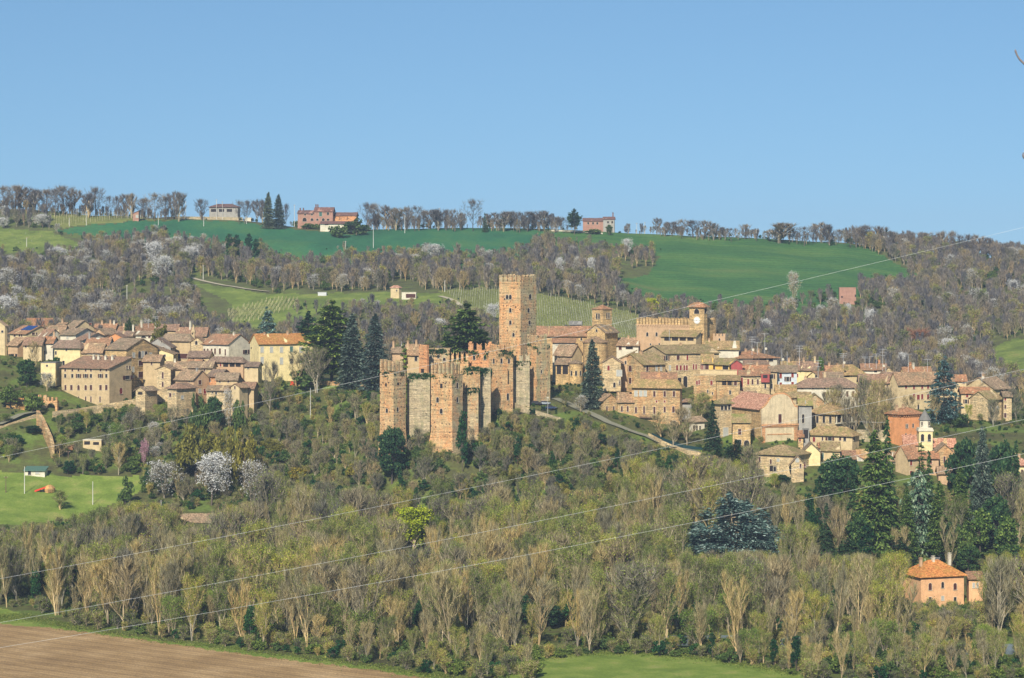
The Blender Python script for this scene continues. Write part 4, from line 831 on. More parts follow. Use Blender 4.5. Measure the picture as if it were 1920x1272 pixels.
H('low red tiled roof of a shed between orange palazzo and small bell tower', 1696, 1726, None, 832, 878, 's', 2.6, 'pink', 'tile_pink', by=860, dep=6)
# small bell tower
def turret():
    Y = 876; S = Y/F; c = P(1736, 850, Y); g = min(hgt(c.x, c.y), c.z)-.5; root = empty('bell_tower', (c.x, c.y+2.4, g)); tag(root, 'small yellow and white bell tower with pointed grey spire', 'bell tower'); FOOT.append((c.x, c.y+2, 3))
    zz = lambda py: CZ-(py-HZ)*S-g
    m = MB(); m.box((-2.4, -2.4, 0), (2.4, 2.4, zz(809))); m.build('tower_base', M['yellow'], root)
    m = MB(); m.box((-2.7, -2.7, zz(809)), (2.7, 2.7, zz(806))); m.box((-2.5, -2.5, zz(806)+.003), (2.5, 2.5, zz(803))); m.build('cornice', M['white'], root)
    def octo(r, z0, z1, r1=None):
        r1 = r if r1 is None else r1; m = MB(); n = 8
        for i in range(n):
            a, b = math.pi*2*(i+.5)/n, math.pi*2*(i+1.5)/n
            m.poly([(r*math.cos(a), r*math.sin(a), z0), (r*math.cos(b), r*math.sin(b), z0), (r1*math.cos(b), r1*math.sin(b), z1), (r1*math.cos(a), r1*math.sin(a), z1)])
        return m
    octo(1.9, zz(803)+.003, zz(788)).build('belfry', M['white'], root)
    s = octo(2.35, zz(788.5), zz(769), .08); s.poly([(2.35*math.cos(math.pi*2*(i+.5)/8), 2.35*math.sin(math.pi*2*(i+.5)/8), zz(788.5)) for i in range(8)]); s.build('spire', M['slate'], root)
    for x, py, w, h, rx in ((-1.2, 822, 1.1, 2.6, -2.4), (1.2, 822, 1.1, 2.6, -2.4), (-1.25, 795, .45, 1.3, -1.62), (1.25, 795, .45, 1.3, -1.62)):
        a, b, _ = win_mesh('a', w, h); o = link('window', a, root, (x, rx-.02, zz(py+6 if h > 2 else py+3))); link('frame', b, o)
turret()
H('bright pink tiled roof behind the small gabled stone house', 1748, 1792, None, 836, 880, 'g', 2.4, 'stone', 'tile_pink', by=860)
H('pink roofed house with red shutters below the orange palazzo', 1701, 1726, 1683, 855, 852, 'g', 3.6, 'beige', 'tile_red', th=35, by=918, wins=[(1709,868,4.4,9,'r'),(1709,890,4.4,13,'r')])
H('low wing with red tiles and tall red shutters', 1726, 1760, None, 858, 854, 'g', 1.8, 'pink', 'tile_red', by=912, wins=[(1745,865,4.6,10,'r'),(1732,885,3,6,'b')])
H('stone gable house with one arched window behind the dark firs', 1757, 1786, None, 845, 857, 'G', 2.4, 'stone', 'tile', by=912, wins=[(1771,862,3.4,12,'A')])
H('little low house with reddish wall next to the dark firs', 1760, 1792, None, 886, 846, 'g', 1.8, 'pink', 'tile', by=925, wins=[(1786,898,3,7,'b')], dep=7)
H('yellow house cut by the picture edge beyond the pines', 1903, 1935, None, 872, 842, 'h', 2.0, 'yellow', 'tile_pink', by=948, wins=[(1905,884,4,8,'b'),(1905,925,4,8,'b'),(1917,885,4,8,'b')], chim=[(1906,1.8,'cream'),(1914,1.4)])
H('small tan house wedged beneath the cream arched shutter house', 1388, 1418, None, 742, 930, 'g', 1.6, 'stone_pale', 'tile', by=770, wins=[(1397,747,3,6,'b'),(1409,747,3,6,'b')], dep=6)
H('low tiled outhouse between hospice and grey chapel', 1455, 1492, None, 733, 936, 'g', 2.2, 'stone_pale', 'tile_gold', by=765, dep=7, wins=[(1468,738,3,6,'b'),(1481,738,3,6,'b')])
H('old house with patched roof tucked before the yellow gabled house', 1545, 1580, None, 708, 958, 'g', 2.0, 'beige', 'tile', wins=[(1556,712,3,4)])
H('plain tan house joining the red shutters house to the tree covered one', 1660, 1690, None, 712, 958, 'g', 2.8, 'beige', 'tile_brown', wins=[(1668,718,3,6,'b')])
H('low rear house seen between the cream and pink roofed houses near the blue cedar', 1745, 1790, None, 722, 950, 'g', 2.4, 'stone_pale', 'tile', wins=[(1782,728,3,6,'r')])
H('white walled house glimpsed behind the giant deodar', 1636, 1680, None, 862, 866, 'g', 2.4, 'white', 'tile', by=905, wins=[(1650,872,4,7,'b'),(1665,872,4,7,'b')])
H('stone cottage with tan roof between round evergreen and white cottage', 1576, 1604, None, 858, 866, 'g', 2.2, 'stone_pale', 'tile_red', by=905, wins=[(1585,868,4,7,'b'),(1596,868,4,7,'b')])
H('stone house with low roof before the oratory of the old quarter', 352, 392, None, 668, 1000, 'g', 2.0, 'stone_pale', 'tile_brown', wins=[(362,674,3,5,'b'),(380,674,3,5,'b')])
H('narrow roofed house between convent block and stepped yellow house', 268, 300, None, 676, 990, 'g', 2.2, 'beige', 'tile', wins=[(284,682,3,5,'b')])
H('tan house with crooked roof behind the loggia house', 352, 398, None, 688, 975, 'g', 2.0, 'stone_pale', 'tile', wins=[(366,694,3,5,'b'),(383,694,3,5,'b')])
H('terrace house with faded roof below the red gabled house', 405, 445, None, 710, 955, 'g', 2.2, 'beige', 'tile', wins=[(412,715,3,5,'b'),(428,715,3,5,'b')], dep=7)
H('house with dull tiled roof between solar panel house and tall gabled house', 88, 120, None, 622, 1058, 'g', 2.6, 'cream', 'tile', wins=[(98,627,3,4)])
H('beige back row house near the lime bush', 220, 262, None, 622, 1078, 'g', 2.2, 'cream', 'tile_red', wins=[(235,626,3,4)], chim=[(228,1.3)])
H('back row house with red brown roof beside the long low tan house', 296, 332, None, 618, 1080, 'g', 2.2, 'beige', 'tile_brown', wins=[(310,623,3,4)])
# ================================================================ valley buildings
fr, ph = H('peach coloured country house with orange hipped roof alone in the riverside wood', 1727, 1813, 1718, 1081, 728, 'h', 4.0, 'peach', 'tile_orange', th=20, by=1150, ov=.8, name='country_house', wins=[(1745,1100,6,13,'A'),(1770,1097,5,11,'a'),(1795,1100,6,12,'A'),(1770,1122,5,8,'w'),(1745,1124,5,8,'b'),(1795,1124,5,8,'o')], chim=[(1743,1.0),(1768,1.3,'white'),(1801,2.0,'white')], dep=11)
H('small peach annex with white window beside the country house', 1817, 1843, None, 1084, 733, 's', 1.2, 'peach', 'tile_red', by=1150, wins=[(1826,1098,4,9,'w'),(1833,1098,3,9,'w')], dep=6)
H('ruined cream farmhouse with faded roof behind the bare poplars', 330, 412, None, 977, 868, 'g', 2.2, 'stone_pale', 'tile', wins=[(345,985,4,5),(395,985,4,5)], dep=8)
H('white garden hut among the poplars', 112, 148, None, 975, 872, 's', .8, 'white', 'tile_red', wins=[(121,979,5,5)], dep=4, name='hut', cat='hut')
H('long garden shed with red roof below the convent rampart', 40, 70, 96, 833, 928, 'g', 1.5, 'stone_pale', 'tile_red', th=30, wins=[(50,838,6,5,'w'),(60,838,5,5,'b')], name='shed', cat='shed')
H('small brick tool shed among garden shrubs', 124, 136, None, 838, 926, 'r', .8, 'brick_red', 'tile_red', name='shed', cat='shed', dep=3)
H('white hut with green corrugated roof in the meadow', 46, 84, None, 881, 900, 's', .9, 'white', 'greenroof', wins=[(55,887,5,7,'o'),(70,887,7,4,'w')], name='hut', cat='hut', dep=4, ov=.8)
H('open white pergola shed with flat roof beside the tool shed', 155, 190, None, 826, 930, 'f', .25, 'cream', 'white', name='pergola', cat='shed', wins=[(163,831,10,6,'v'),(180,832,10,5,'v')], dep=4)
# ================================================================ far hills
H('far farmhouse wing with pink wall and chimneys on the ridge', 558, 590, None, 400, 1600, 'g', 2.0, 'brick_far', 'tile_far', wins=[(572,402,3,4),(585,402,3,4),(571,412,7,7,'a'),(585,412,5,5,'a')], chim=[(561,1.4,'tile_far'),(567,1.4,'tile_far')], ov=.5, by=430)
H('far taller farmhouse with balcony and green door on the ridge', 589, 624, None, 396, 1598, 'g', 2.6, 'brick_far', 'tile_far', wins=[(601,402,5,7,'g'),(615,401,4,5),(595,412,4,4,'a'),(606,412,5,5,'a'),(615,412,5,4,'a')], chim=[(590,1.8,'tile_far'),(594,1.8,'tile_far')], ov=.5, by=430)
H('far long red brick barn beside the ridge farmhouse', 624, 668, None, 404, 1602, 'g', 2.0, 'brick_red', 'tile_far', name='barn', cat='barn', by=430, ov=.5, wins=[(637,410,1,6,'h'),(651,410,1,6,'h')])
H('far low shed with white wall in front of the ridge barn', 600, 668, None, 419, 1580, 's', 1.4, 'white', 'tile_far', name='shed', cat='shed', by=428, dep=6, wins=[(612,421,6,3,'v')])
H('far dark flat roofed barn on the horizon', 392, 446, None, 388, None, 'h', 2.0, 'grey', 'tile_far', name='barn', cat='barn', by=401, wins=[(400,395,9,5,'v'),(415,395,9,5,'v'),(430,395,9,5,'v')])
H('far tiny brick hut at the edge of the ridge orchard', 249, 260, None, 400, None, 'r', 1.6, 'brick_far', 'tile_far', name='hut', cat='hut', by=416, dep=4, wins=[(257,406,4,5,'w')])
H('far pinkish farmhouse among conifers on the ridge', 1093, 1132, None, 414, 1618, 'g', 1.8, 'brick_far', 'tile_far', by=437, wins=[(1103,419,3,4),(1112,419,3,4),(1120,419,3,4)], ov=.5)
H('far green shaded farmhouse end with tall chimney', 1131, 1152, None, 411, 1616, 'g', 1.6, 'grey', 'tile_far', by=437, wins=[(1140,417,3,4),(1148,417,3,4)], chim=[(1149,2.8,'tile_far')], ov=.5)
H('far white box hut in the wheat field', 459, 471, None, 409, None, 'f', .2, 'white', 'white', name='hut', cat='hut', by=414, dep=3)
H('white two storey hut with pink roof in the vineyard lane', 732, 748, 752, 539, None, 'h', 1.0, 'cream', 'tile_pink', name='hut', cat='hut', by=562, ov=.4, wins=[(744,545,2,3,'o')])
H('low outhouse with brown door beside the vineyard hut', 753, 780, None, 549, None, 'f', .25, 'white', 'white', name='shed', cat='shed', by=562, dep=4, wins=[(770,555,16,7,'b')])
H('roofless brick ruin alone on the wooded hillside', 1574, 1605, None, 540, None, 'f', .3, 'brick_far', 'brick_far', name='ruin', cat='ruin', by=572, dep=7, wins=[(1579,557,3,3,'v'),(1604,555,2,4,'v')])
H('white plastic covered shed below the gravel lane', 596, 612, None, 549, None, 'f', .15, 'metal', 'metal', by=556, name='shed', cat='shed', dep=3, wins=[])
H('small grey roofed tool hut half hidden in the vineyard', 1068, 1090, None, 607, 1160, 'g', 1.2, 'grey', 'slate', name='hut', cat='hut', dep=4)

# ================================================================ walls, gate, roads, fences
def wallstrip(name, label, pts, h, t, mat, cat='wall', auto=None):
    """wall following points (column, row of its top, distance)"""
    m = MB(); q = [P(a, b, Yof(a, b+h*5.1, *auto)) if auto else P(a, b, c) for a, b, c in pts]
    for a, b in zip(q[:-1], q[1:]):
        n = max(1, int((b-a).length/3))
        for i in range(n):
            p, r = a.lerp(b, i/n), a.lerp(b, (i+1)/n); d = (r-p); d.z = 0; d.normalize(); w = Vector((-d.y, d.x, 0))*t
            lo = min(hgt(p.x, p.y), hgt(r.x, r.y), p.z-h)-.6; k = len(m.v)
            for s, z0 in ((p, lo), (r, lo)): m.v += [(s.x, s.y, z0), (s.x+w.x, s.y+w.y, z0), (s.x+w.x, s.y+w.y, s.z), (s.x, s.y, s.z)]
            m.f += [(k, k+4, k+7, k+3), (k+3, k+7, k+6, k+2), (k+2, k+6, k+5, k+1)]
            if i == 0 or i == n-1: m.f += [(k, k+3, k+2, k+1), (k+4, k+5, k+6, k+7)]
            m.m += [0]*5
    m.m = [0]*len(m.f); o = m.build(name, M[mat]); recalc(o); tag(o, label, cat); return o
wallstrip('retaining_wall', 'sloping stone retaining wall under the convent terrace road', [(100,772,958),(150,766,952),(205,757,948),(255,748,945),(300,741,944),(330,748,944)], 3, .6, 'stone_pale', auto=(900, 1010))
wallstrip('retaining_wall', 'pale garden retaining wall below the clipped shrubs', [(358,768,938),(400,770,936),(440,768,936)], 2.5, .6, 'stone_pale', auto=(900, 1010))
wallstrip('retaining_wall', 'brown stone wall edging the castle garden lawn', [(560,716,975),(600,714,972),(640,716,970),(690,719,965)], 2, .6, 'stone', auto=(900, 1010))
wallstrip('retaining_wall', 'low brown parapet wall of the castle road beside the parked cars', [(962,755,912),(980,762,908),(1005,770,906),(1030,778,905),(1052,784,904)], 3, .6, 'stone_grey', auto=(870, 960))
wallstrip('retaining_wall', 'stone road wall curving below the green fenced garden', [(1215,813,900),(1240,826,896),(1265,837,892),(1290,845,889),(1322,850,886)], 2, .6, 'stone_pale', auto=(850, 940))
wallstrip('retaining_wall', 'high grey rubble wall between the cloister hall and the orange palazzo', [(1606,806,892),(1640,806,890),(1672,808,888)], 5, .8, 'stone_grey', auto=(850, 940))
wallstrip('retaining_wall', 'low white edged terrace wall behind the big firs', [(1604,842,872),(1640,842,872),(1678,846,872)], 3, .5, 'stone')
wallstrip('rampart', 'tall brick rampart descending below the town gate', [(68,770,948),(76,782,944),(84,800,938),(92,818,932),(96,835,928)], 6, 1.2, 'stone', 'rampart', auto=(880, 1000))
wallstrip('retaining_wall', 'stone ramp wall carrying the lower road towards the gate', [(-40,812,944),(0,800,946),(35,789,948),(68,777,950)], 2, .7, 'stone_pale', auto=(900, 1000))
wallstrip('retaining_wall', 'short pale wall in the trees below the lowest stone house', [(1495,925,842),(1535,932,840),(1565,938,838)], 3, .5, 'stone_pale')
wallstrip('garden_fence', 'dark green mesh fence around the villa garden', [(1222,812,903),(1250,824,899),(1280,834,895),(1318,840,892)], 1.7, .1, 'greenmesh', 'fence', auto=(850, 950))
wallstrip('field_wall', 'far brown dry wall across the ridge meadow', [(262,411,1590),(330,406,1595),(400,407,1595),(455,408,1590)], .6, .5, 'stone_grey', 'wall', auto=(1450, 1640))
wallstrip('field_wall', 'far pale fence wall before the ridge farmhouse', [(1020,431,1600),(1060,432,1605),(1095,434,1605),(1130,437,1605)], .6, .3, 'white', 'wall', auto=(1450, 1640))
def gate():
    Y = 952; S = Y/F; fr = Frame(71, 105, None, Y, dep=2.2); base = fr.ground-3; fr.base = base
    root = empty('town_gate', (fr.o.x, fr.o.y, base), fr.rz); tag(root, 'old brick town gate with merlons and one wide arch', 'town gate')
    zz = lambda py: CZ-(py-HZ)*S-base; W = fr.W; xa, xb = W*.47, W*1.0; zs = zz(763); r = (xb-xa)/2-.3; m = MB()
    m.box((0, 0, 0), (xa, 2.2, zz(748))); m.box((xb-.3, 0, 0), (xb+.5, 2.2, zz(752)))
    pts = [(xa, zz(752)), (xa, zs)]+[(xa+r+.15-r*math.cos(math.pi*i/10), zs+r*.9*math.sin(math.pi*i/10)) for i in range(11)]+[(xb-.303, zs), (xb-.303, zz(752))]
    m.prism(pts, 'y', .003, 2.197); o = m.build('wall', M['brick'], root); recalc(o)
    b = MB(); merlon_row(b, 0, xa, zz(748)+.003, .9, 1.6, .7, .6, 'x', 0, False); merlon_row(b, xa+.2, xb+.5, zz(752)+.003, .9, 1.4, .8, .6, 'x', 0, False); b.build('battlement', M['brick'], root)
gate()
def ribbon(name, label, pts, w, mat, y0, y1, lift=.12):
    """road or lane laid over the terrain through (column, row) points"""
    q = []
    for (a, b) in pts:
        Y = Yof(a, b, y0, y1) if b > 0 else -b; q.append(((a-960)*Y/F, Y))
    L = []
    for i in range(len(q)-1):
        n = max(2, int(math.dist(q[i], q[i+1])/2))
        for k in range(n): t = k/n; L.append((q[i][0]*(1-t)+q[i+1][0]*t, q[i][1]*(1-t)+q[i+1][1]*t))
    L.append(q[-1]); m = MB()
    for i, (x, y) in enumerate(L):
        a, b = L[max(0, i-3)], L[min(len(L)-1, i+3)]; dx, dy = b[0]-a[0], b[1]-a[1]; l = math.hypot(dx, dy) or 1; nx, ny = -dy/l*w/2, dx/l*w/2
        z = max(hgt(x+nx, y+ny), hgt(x-nx, y-ny), hgt(x, y))+lift
        m.v += [(x-nx, y-ny, z), (x+nx, y+ny, z)]
        if i: k = 2*i; m.f.append((k-2, k-1, k+1, k)); m.m.append(0)
    o = m.build(name, M[mat]); tag(o, label, kind='structure'); FOOT.extend([(x, y, w/2) for x, y in L[::2]]); return L
ribbon('path', 'pale gravel lane crossing the slope above the old quarter', [(358,521),(380,528),(420,536),(460,543),(505,550)], 3.2, 'gravel', 1250, 1500)
ribbon('path', 'earth track climbing into the vineyard', [(825,556),(840,560),(855,568),(868,577)], 3, 'gravel', 1180, 1400)
ribbon('road', 'asphalt road from the castle gate past the villa', [(1040,748),(1075,765),(1110,780),(1140,795),(1180,812),(1215,822),(1260,842),(1310,852)], 3.8, 'asphalt', 870, 960)
ribbon('road', 'lower road climbing to the town gate', [(-60,815),(0,800),(40,788),(80,778)], 4, 'asphalt', 920, 960)
# earth bank
eb = MB(); q = random.Random(5); 
for i in range(60):
    px, py = q.uniform(14, 44), q.uniform(743, 767); py = max(py, 744+abs(px-30)*.4); Y = Yof(px, py, 930, 1010)-1.2; p = P(px, py, Y); s = q.uniform(.5, 1.4)
    eb.box((p.x-s, p.y-s*.5, p.z-s*1.2), (p.x+s, p.y+s, p.z+s*q.uniform(.2, .6)))
for v in range(len(eb.v)): x, y, z = eb.v[v]; eb.v[v] = (x+q.uniform(-.3, .3), y+q.uniform(-.2, .2), z+q.uniform(-.3, .3))
tag(eb.build('earth_bank', M['earth']), 'orange eroded earth bank beside the town gate', 'earth bank')
# ================================================================ trees
def rv_(q, s=1): return Vector((q.gauss(0, s), q.gauss(0, s), q.gauss(0, s)))
def skeleton(seed, h, spread, up, n_limb, n_sub, n_twig, tl, tw, forks=1, tb=.25, r0=None, droop=0, ups=0):
    """trunk and limbs mesh, twigs mesh, twig ends"""
    q = random.Random(seed); wood = MB(); tw_m = MB(); ends = []; r0 = r0 or h*.015
    for fk in range(forks):
        ang = q.uniform(0, 6.28); lean = (0 if forks == 1 else q.uniform(.12, .28)*(1-.45*ups)); top = Vector((math.cos(ang)*lean*h+q.gauss(0, .03)*h, math.sin(ang)*lean*h+q.gauss(0, .03)*h, h*q.uniform(.86, .96)))
        pts = [Vector((0, 0, -.6))]; N = 6
        for i in range(1, N+1): t = i/N; pts.append(Vector((top.x*t**1.3, top.y*t**1.3, top.z*t))+rv_(q, h*.008))
        def on(t): i = min(N-1, int(t*N)); return pts[i].lerp(pts[i+1], t*N-i)
        for i in range(N): wood.tube(pts[i], pts[i+1], r0*(1-i/N*.85), r0*(1-(i+1)/N*.85), 5)
        for l in range(n_limb):
            t = tb+(1-tb)*((l+q.random())/n_limb)**.85; t = min(t, .98); p = on(t); a = l*2.4+q.uniform(-.4, .4)
            prof = math.sin(math.pi*min(1, (t-tb)/(1-tb)*.8+.25))**.7
            ln = spread*prof*q.uniform(.7, 1.15); el = up+q.uniform(-.15, .2); d = Vector((math.cos(a)*math.cos(el), math.sin(a)*math.cos(el), math.sin(el)))
            lp = [p]; dd = d.copy()
            for k in range(3): dd = (dd+Vector((0, 0, .16-droop))+rv_(q, .08)).normalized(); lp.append(lp[-1]+dd*ln/3)
            rl = r0*(1-t*.8)*.55
            for k in range(3): wood.tube(lp[k], lp[k+1], rl*(1-k*.28), rl*(1-(k+1)*.28), 3)
            for s in range(n_sub):
                u = .2+.8*(s+q.random())/n_sub; k = min(2, int(u*3)); sp = lp[k].lerp(lp[k+1], u*3-k)
                sd = (dd*.8+rv_(q, .55-ups*.3)+Vector((0, 0, .3-droop*2+ups*.7))).normalized(); sl = ln*.42*q.uniform(.5, 1.1)*(1.1-u*.4)
                e = sp+sd*sl; wood.tube(sp, e, rl*.32, .02, 3); 
                for w in range(n_twig):
                    v = q.uniform(.1, 1); tp = sp.lerp(e, v); td = (sd+rv_(q, .6-ups*.3)+Vector((0, 0, .15-droop+ups*.8))).normalized()
                    L = tl*q.uniform(.5, 1.3); te = tp+td*L; o = td.cross(rv_(q)).normalized()*tw*q.uniform(.6, 1.2)*.5; kk = len(tw_m.v)
                    tm = tp.lerp(te, .55)
                    tw_m.v += [tuple(tp-o), tuple(tp+o), tuple(te)]; tw_m.f.append((kk, kk+1, kk+2)); tw_m.m.append(0)
                    ends.append((tm, te))
    return wood, tw_m, ends, q
def mesh_of(mb, mats, name):
    me = bpy.data.meshes.new(name); me.from_pydata(mb.v, [], mb.f)
    for m in mats: me.materials.append(M[m])
    if len(mats) > 1: me.polygons.foreach_set('material_index', mb.m)
    me.update(); return me
def add_leaves(mb, ends, q, frac, size, n=1, mi=1, jit=.25):
    for tm, te in ends:
        if q.random() > frac: continue
        for _ in range(n):
            p = tm.lerp(te, q.uniform(-.2, 1.05))+rv_(q, jit); k = len(mb.m); leafquad(mb, p, q, size); mb.m[-1] = mi
def bare_kind(seed, h, spread, up, limbs=13, sub=6, twig=7, tl=1.5, tw=.085, forks=1, tb=.25, bark='bark', twig_m='twig', buds=0, bud_m='bud', bsize=.16, bn=1, r0=None, droop=0, ups=0):
    wd, tm, ends, q = skeleton(seed, h, spread, up, limbs, sub, twig, tl, tw, forks, tb, r0, droop, ups)
    mats = [twig_m]
    if buds: add_leaves(tm, ends, q, buds, bsize, bn); mats.append(bud_m)
    return mesh_of(wd, [bark], 'trunk'), mesh_of(tm, mats, 'crown'), h
def blob(seed, rx, rz, clumps, per, size, mat, trunk_h=0, bark='bark_dark', top=.0, cl=.32):
    """rounded leafy crown: uneven clumps of leaves with gaps between"""
    q = random.Random(seed); mb = MB(); wd = MB(); zc = trunk_h+rz
    if trunk_h > 0 or True: wd.tube((0, 0, -.5), (q.gauss(0, .1), q.gauss(0, .1), zc), rx*.06+.05, rx*.03, 5)
    for c in range(clumps):
        b = q.uniform(-.75, 1); a = q.uniform(0, 6.28); rr_ = q.uniform(.45, .98)*(1 if b < .2 else 1-top*(b-.2)); s = math.sqrt(max(0, 1-b*b))
        cp = Vector((rx*s*math.cos(a)*rr_, rx*s*math.sin(a)*rr_, zc+rz*b*rr_)); wd.tube((0, 0, zc*.5), cp, .06, .02, 3)
        cr = rx*cl*q.uniform(.6, 1.25)
        for _ in range(per):
            d = rv_(q).normalized()*cr*q.uniform(.55, 1.08); d.z *= .75; leafquad(mb, cp+d, q, size)
    return mesh_of(wd, [bark], 'trunk'), mesh_of(mb, [mat], 'crown'), zc+rz
def conifer(seed, h, r, tiers, nb, prof, droop=0., lift=.0, mat='cedar', sz=.42, per=26, tb=.12, bark='bark_dark', flat=.5, width=.3, thick=.12, tr=None):
    """trunk with whorls of spreading boughs, each a flat spray of needle tufts"""
    q = random.Random(seed); wd = MB(); mb = MB(); wd.tube((0, 0, -.6), (0, 0, h*.98), tr or h*.018, .04, 7)
    for t in range(tiers):
        u = (t+q.uniform(-.25, .25))/(tiers-1); u = min(max(u, 0), 1); z = h*(tb+(1-tb)*u); R_ = r*prof(u)
        n = max(3, int(nb*(.45+.55*prof(u)))); off = q.uniform(0, 6.28)
        for b in range(n):
            a = off+6.283*b/n+q.uniform(-.25, .25); ln = R_*q.uniform(.55, 1.15)+.25; ca, sa = math.cos(a), math.sin(a)
            lf = lift+q.gauss(0, .09); dr = droop*q.uniform(.6, 1.4); zj = z+q.gauss(0, h*.4/tiers)
            if q.random() < .07: continue
            def pt(s): return Vector((ca*ln*s, sa*ln*s, zj+lf*ln*s-dr*ln*s*s))
            wd.tube(pt(.02), pt(.5), .05+.015*ln, .04, 3); wd.tube(pt(.5), pt(.95), .04, .015, 3)
            m = max(6, int(per*(.35+.65*ln/r)))
            for k in range(m):
                s = q.uniform(.12, 1.0)**.75; lat = q.gauss(0, 1)*width*ln*(.25+.75*math.sin(math.pi*min(1, s*.85+.1))); p = pt(s)+Vector((-sa*lat, ca*lat, q.gauss(0, thick)-abs(lat)*droop*.35))
                nn = Vector((q.gauss(0, flat), q.gauss(0, flat), 1)).normalized(); S_ = sz*q.uniform(.5, 1.3)
                d = Vector((ca, sa, lift-droop*2*s)).normalized(); d = (d+Vector((-sa, ca, 0))*(lat/ln)*1.5+rv_(q, .25)).normalized(); w = nn.cross(d).normalized()*S_*.38; d = d*S_
                kk = len(mb.v); mb.v += [tuple(p-d), tuple(p-w), tuple(p+d), tuple(p+w)]; mb.f.append((kk, kk+1, kk+2, kk+3)); mb.m.append(0)
    return mesh_of(wd, [bark], 'trunk'), mesh_of(mb, [mat], 'crown'), h
cone = lambda u: (1-u)**.9*.96+.03
cedarp = lambda u: (math.sin(math.pi*min(1, u*.62+.38))**.8)*.97+.05
spire = lambda u: (1-u)**.7*(.75+.25*math.sin(u*9))+.02
column = lambda u: math.sin(math.pi*min(1, .25+u*.75))**.6
K = {}
for i in range(5): K['poplar%d' % i] = bare_kind(100+i, 22, 4.4, 1.08, 13, 8, 9, 2.4, .058, 2+i % 3, .08, 'bark_pale' if i < 3 else 'bark', 'twig', r0=.15, buds=.3 if i % 2 else 0, bsize=.11, ups=.9)
for i in range(4): K['bare%d' % i] = bare_kind(200+i, 18, 5.2, .9, 13, 8, 9, 2.2, .06, 2+i % 3, .12, 'bark_pale' if i % 2 else 'bark', 'twig', r0=.16, ups=.6)
for i in range(4): K['grey%d' % i] = bare_kind(300+i, 11, 4.3, .7, 13, 8, 9, 1.6, .06, 2+i % 2, .1, 'bark_pale' if i % 2 else 'bark', 'twig_grey', r0=.14, buds=.3 if i % 2 else 0, bsize=.10, ups=.5)
for i in range(3): K['bud%d' % i] = bare_kind(400+i, 17, 4.6, .95, 13, 8, 8, 2.0, .055, 2+i % 2, .1, 'bark_pale', 'twig', .9, 'bud', .10, 3, r0=.16, ups=.6)
for i in range(2): K['spring%d' % i] = bare_kind(500+i, 10, 4.0, .8, 13, 8, 7, 1.4, .05, 2, .1, 'bark', 'twig', .95, 'budbright', .10, 4)
K['willow'] = bare_kind(550, 11, 5.2, .8, 15, 8, 5, 1.2, .06, 3, .1, 'bark', 'twig', 1, 'lime', .23, 5)
for i in range(3): K['violet%d' % i] = bare_kind(600+i, 12, 4.0, .9, 11, 6, 7, 2.0, .13, 2+i % 2, .1, 'bark_pale' if i == 1 else 'bark', 'twig_violet', r0=.16, ups=.8)
K['violetbud'] = bare_kind(650, 11, 4.2, .8, 12, 6, 6, 1.8, .11, 2, .1, 'bark', 'twig_grey', .6, 'bud', .2, 1)
for i in range(2): K['ridge%d' % i] = bare_kind(680+i, 13, 6.6, .5, 15, 8, 9, 1.9, .09, 1+i, .12, 'bark_dark', 'twig_violet', r0=.22)
for i in range(2): K['blossom%d' % i] = bare_kind(700+i, 9, 4.4, .6, 15, 7, 5, 1.1, .06, 2, .12, 'bark_dark', 'twig_grey', .8, 'blossom', .11, 6)
K['thinblossom'] = bare_kind(720, 8, 3.8, .7, 13, 7, 8, 1.3, .06, 2, .1, 'bark', 'twig_grey', .5, 'blossom', .10, 2)
K['pinkblossom'] = bare_kind(730, 5, 2.4, .6, 11, 5, 5, .8, .05, 2, .1, 'bark_dark', 'twig_grey', .9, 'pinkbl', .15, 3)
K['redbush'] = bare_kind(740, 7, 4.0, .6, 14, 6, 8, 1.1, .10, 3, .05, 'bark_dark', 'redbud')
for i in range(3): K['shrub%d' % i] = blob(800+i, 2.3, 1.8, 22, 46, .24, 'green', 0)
for i in range(2): K['ivyshrub%d' % i] = blob(820+i, 2.2, 2.2, 22, 46, .24, 'ivy', .3)
K['holm0'] = blob(840, 4.0, 3.2, 46, 60, .26, 'holm', 1.2, cl=.27)
K['holm1'] = blob(841, 3.6, 3.4, 42, 60, .26, 'green', 1.5, cl=.27)
K['limebush'] = blob(842, 2.8, 1.9, 30, 60, .2, 'lime', .3)
for i in range(2): K['thicket%d' % i] = bare_kind(860+i, 3.6, 2.2, .9, 10, 5, 7, 1.3, .065, 4, .02, 'bark', 'twig_grey' if i else 'twig', .5, 'bud', .12, 1)
K['evergreen'] = blob(850, 4.4, 7.2, 90, 75, .30, 'cedar', .8, top=.55, cl=.25)
K['ivytree'] = blob(851, 1.7, 5.6, 40, 60, .25, 'ivy', .8, cl=.5)
K['cypress'] = blob(852, 1.5, 4.6, 46, 60, .20, 'cedar_lit', .2, top=.5, cl=.5)
K['cedar'] = conifer(900, 17, 8.0, 17, 12, cedarp, .05, .10, 'cedar_lit', .62, 90, .14, flat=.35, width=.26, thick=.14, tr=.5)
K['cedar_dark'] = conifer(901, 17, 7.5, 16, 12, cedarp, .08, .08, 'cedar', .62, 80, .12, flat=.4, width=.26, thick=.16, tr=.5)
K['deodar'] = conifer(902, 24, 6.4, 28, 12, lambda u: (1-u)**.75*.95+.04, .22, .1, 'cedar_lit', .5, 66, .16, flat=.5, width=.24, thick=.15, tr=.45)
K['blue_cedar'] = conifer(903, 20, 8.0, 20, 11, lambda u: (1-u)**.6*.92+.06, .22, .12, 'blue_needle', .58, 50, .08, flat=.7, width=.26, thick=.25)
K['weeping_cedar'] = conifer(904, 17, 7.0, 15, 10, lambda u: (1-u)**.5*.85+.12, .62, .25, 'blue_needle', .55, 52, .15, flat=.8, width=.24, thick=.3)
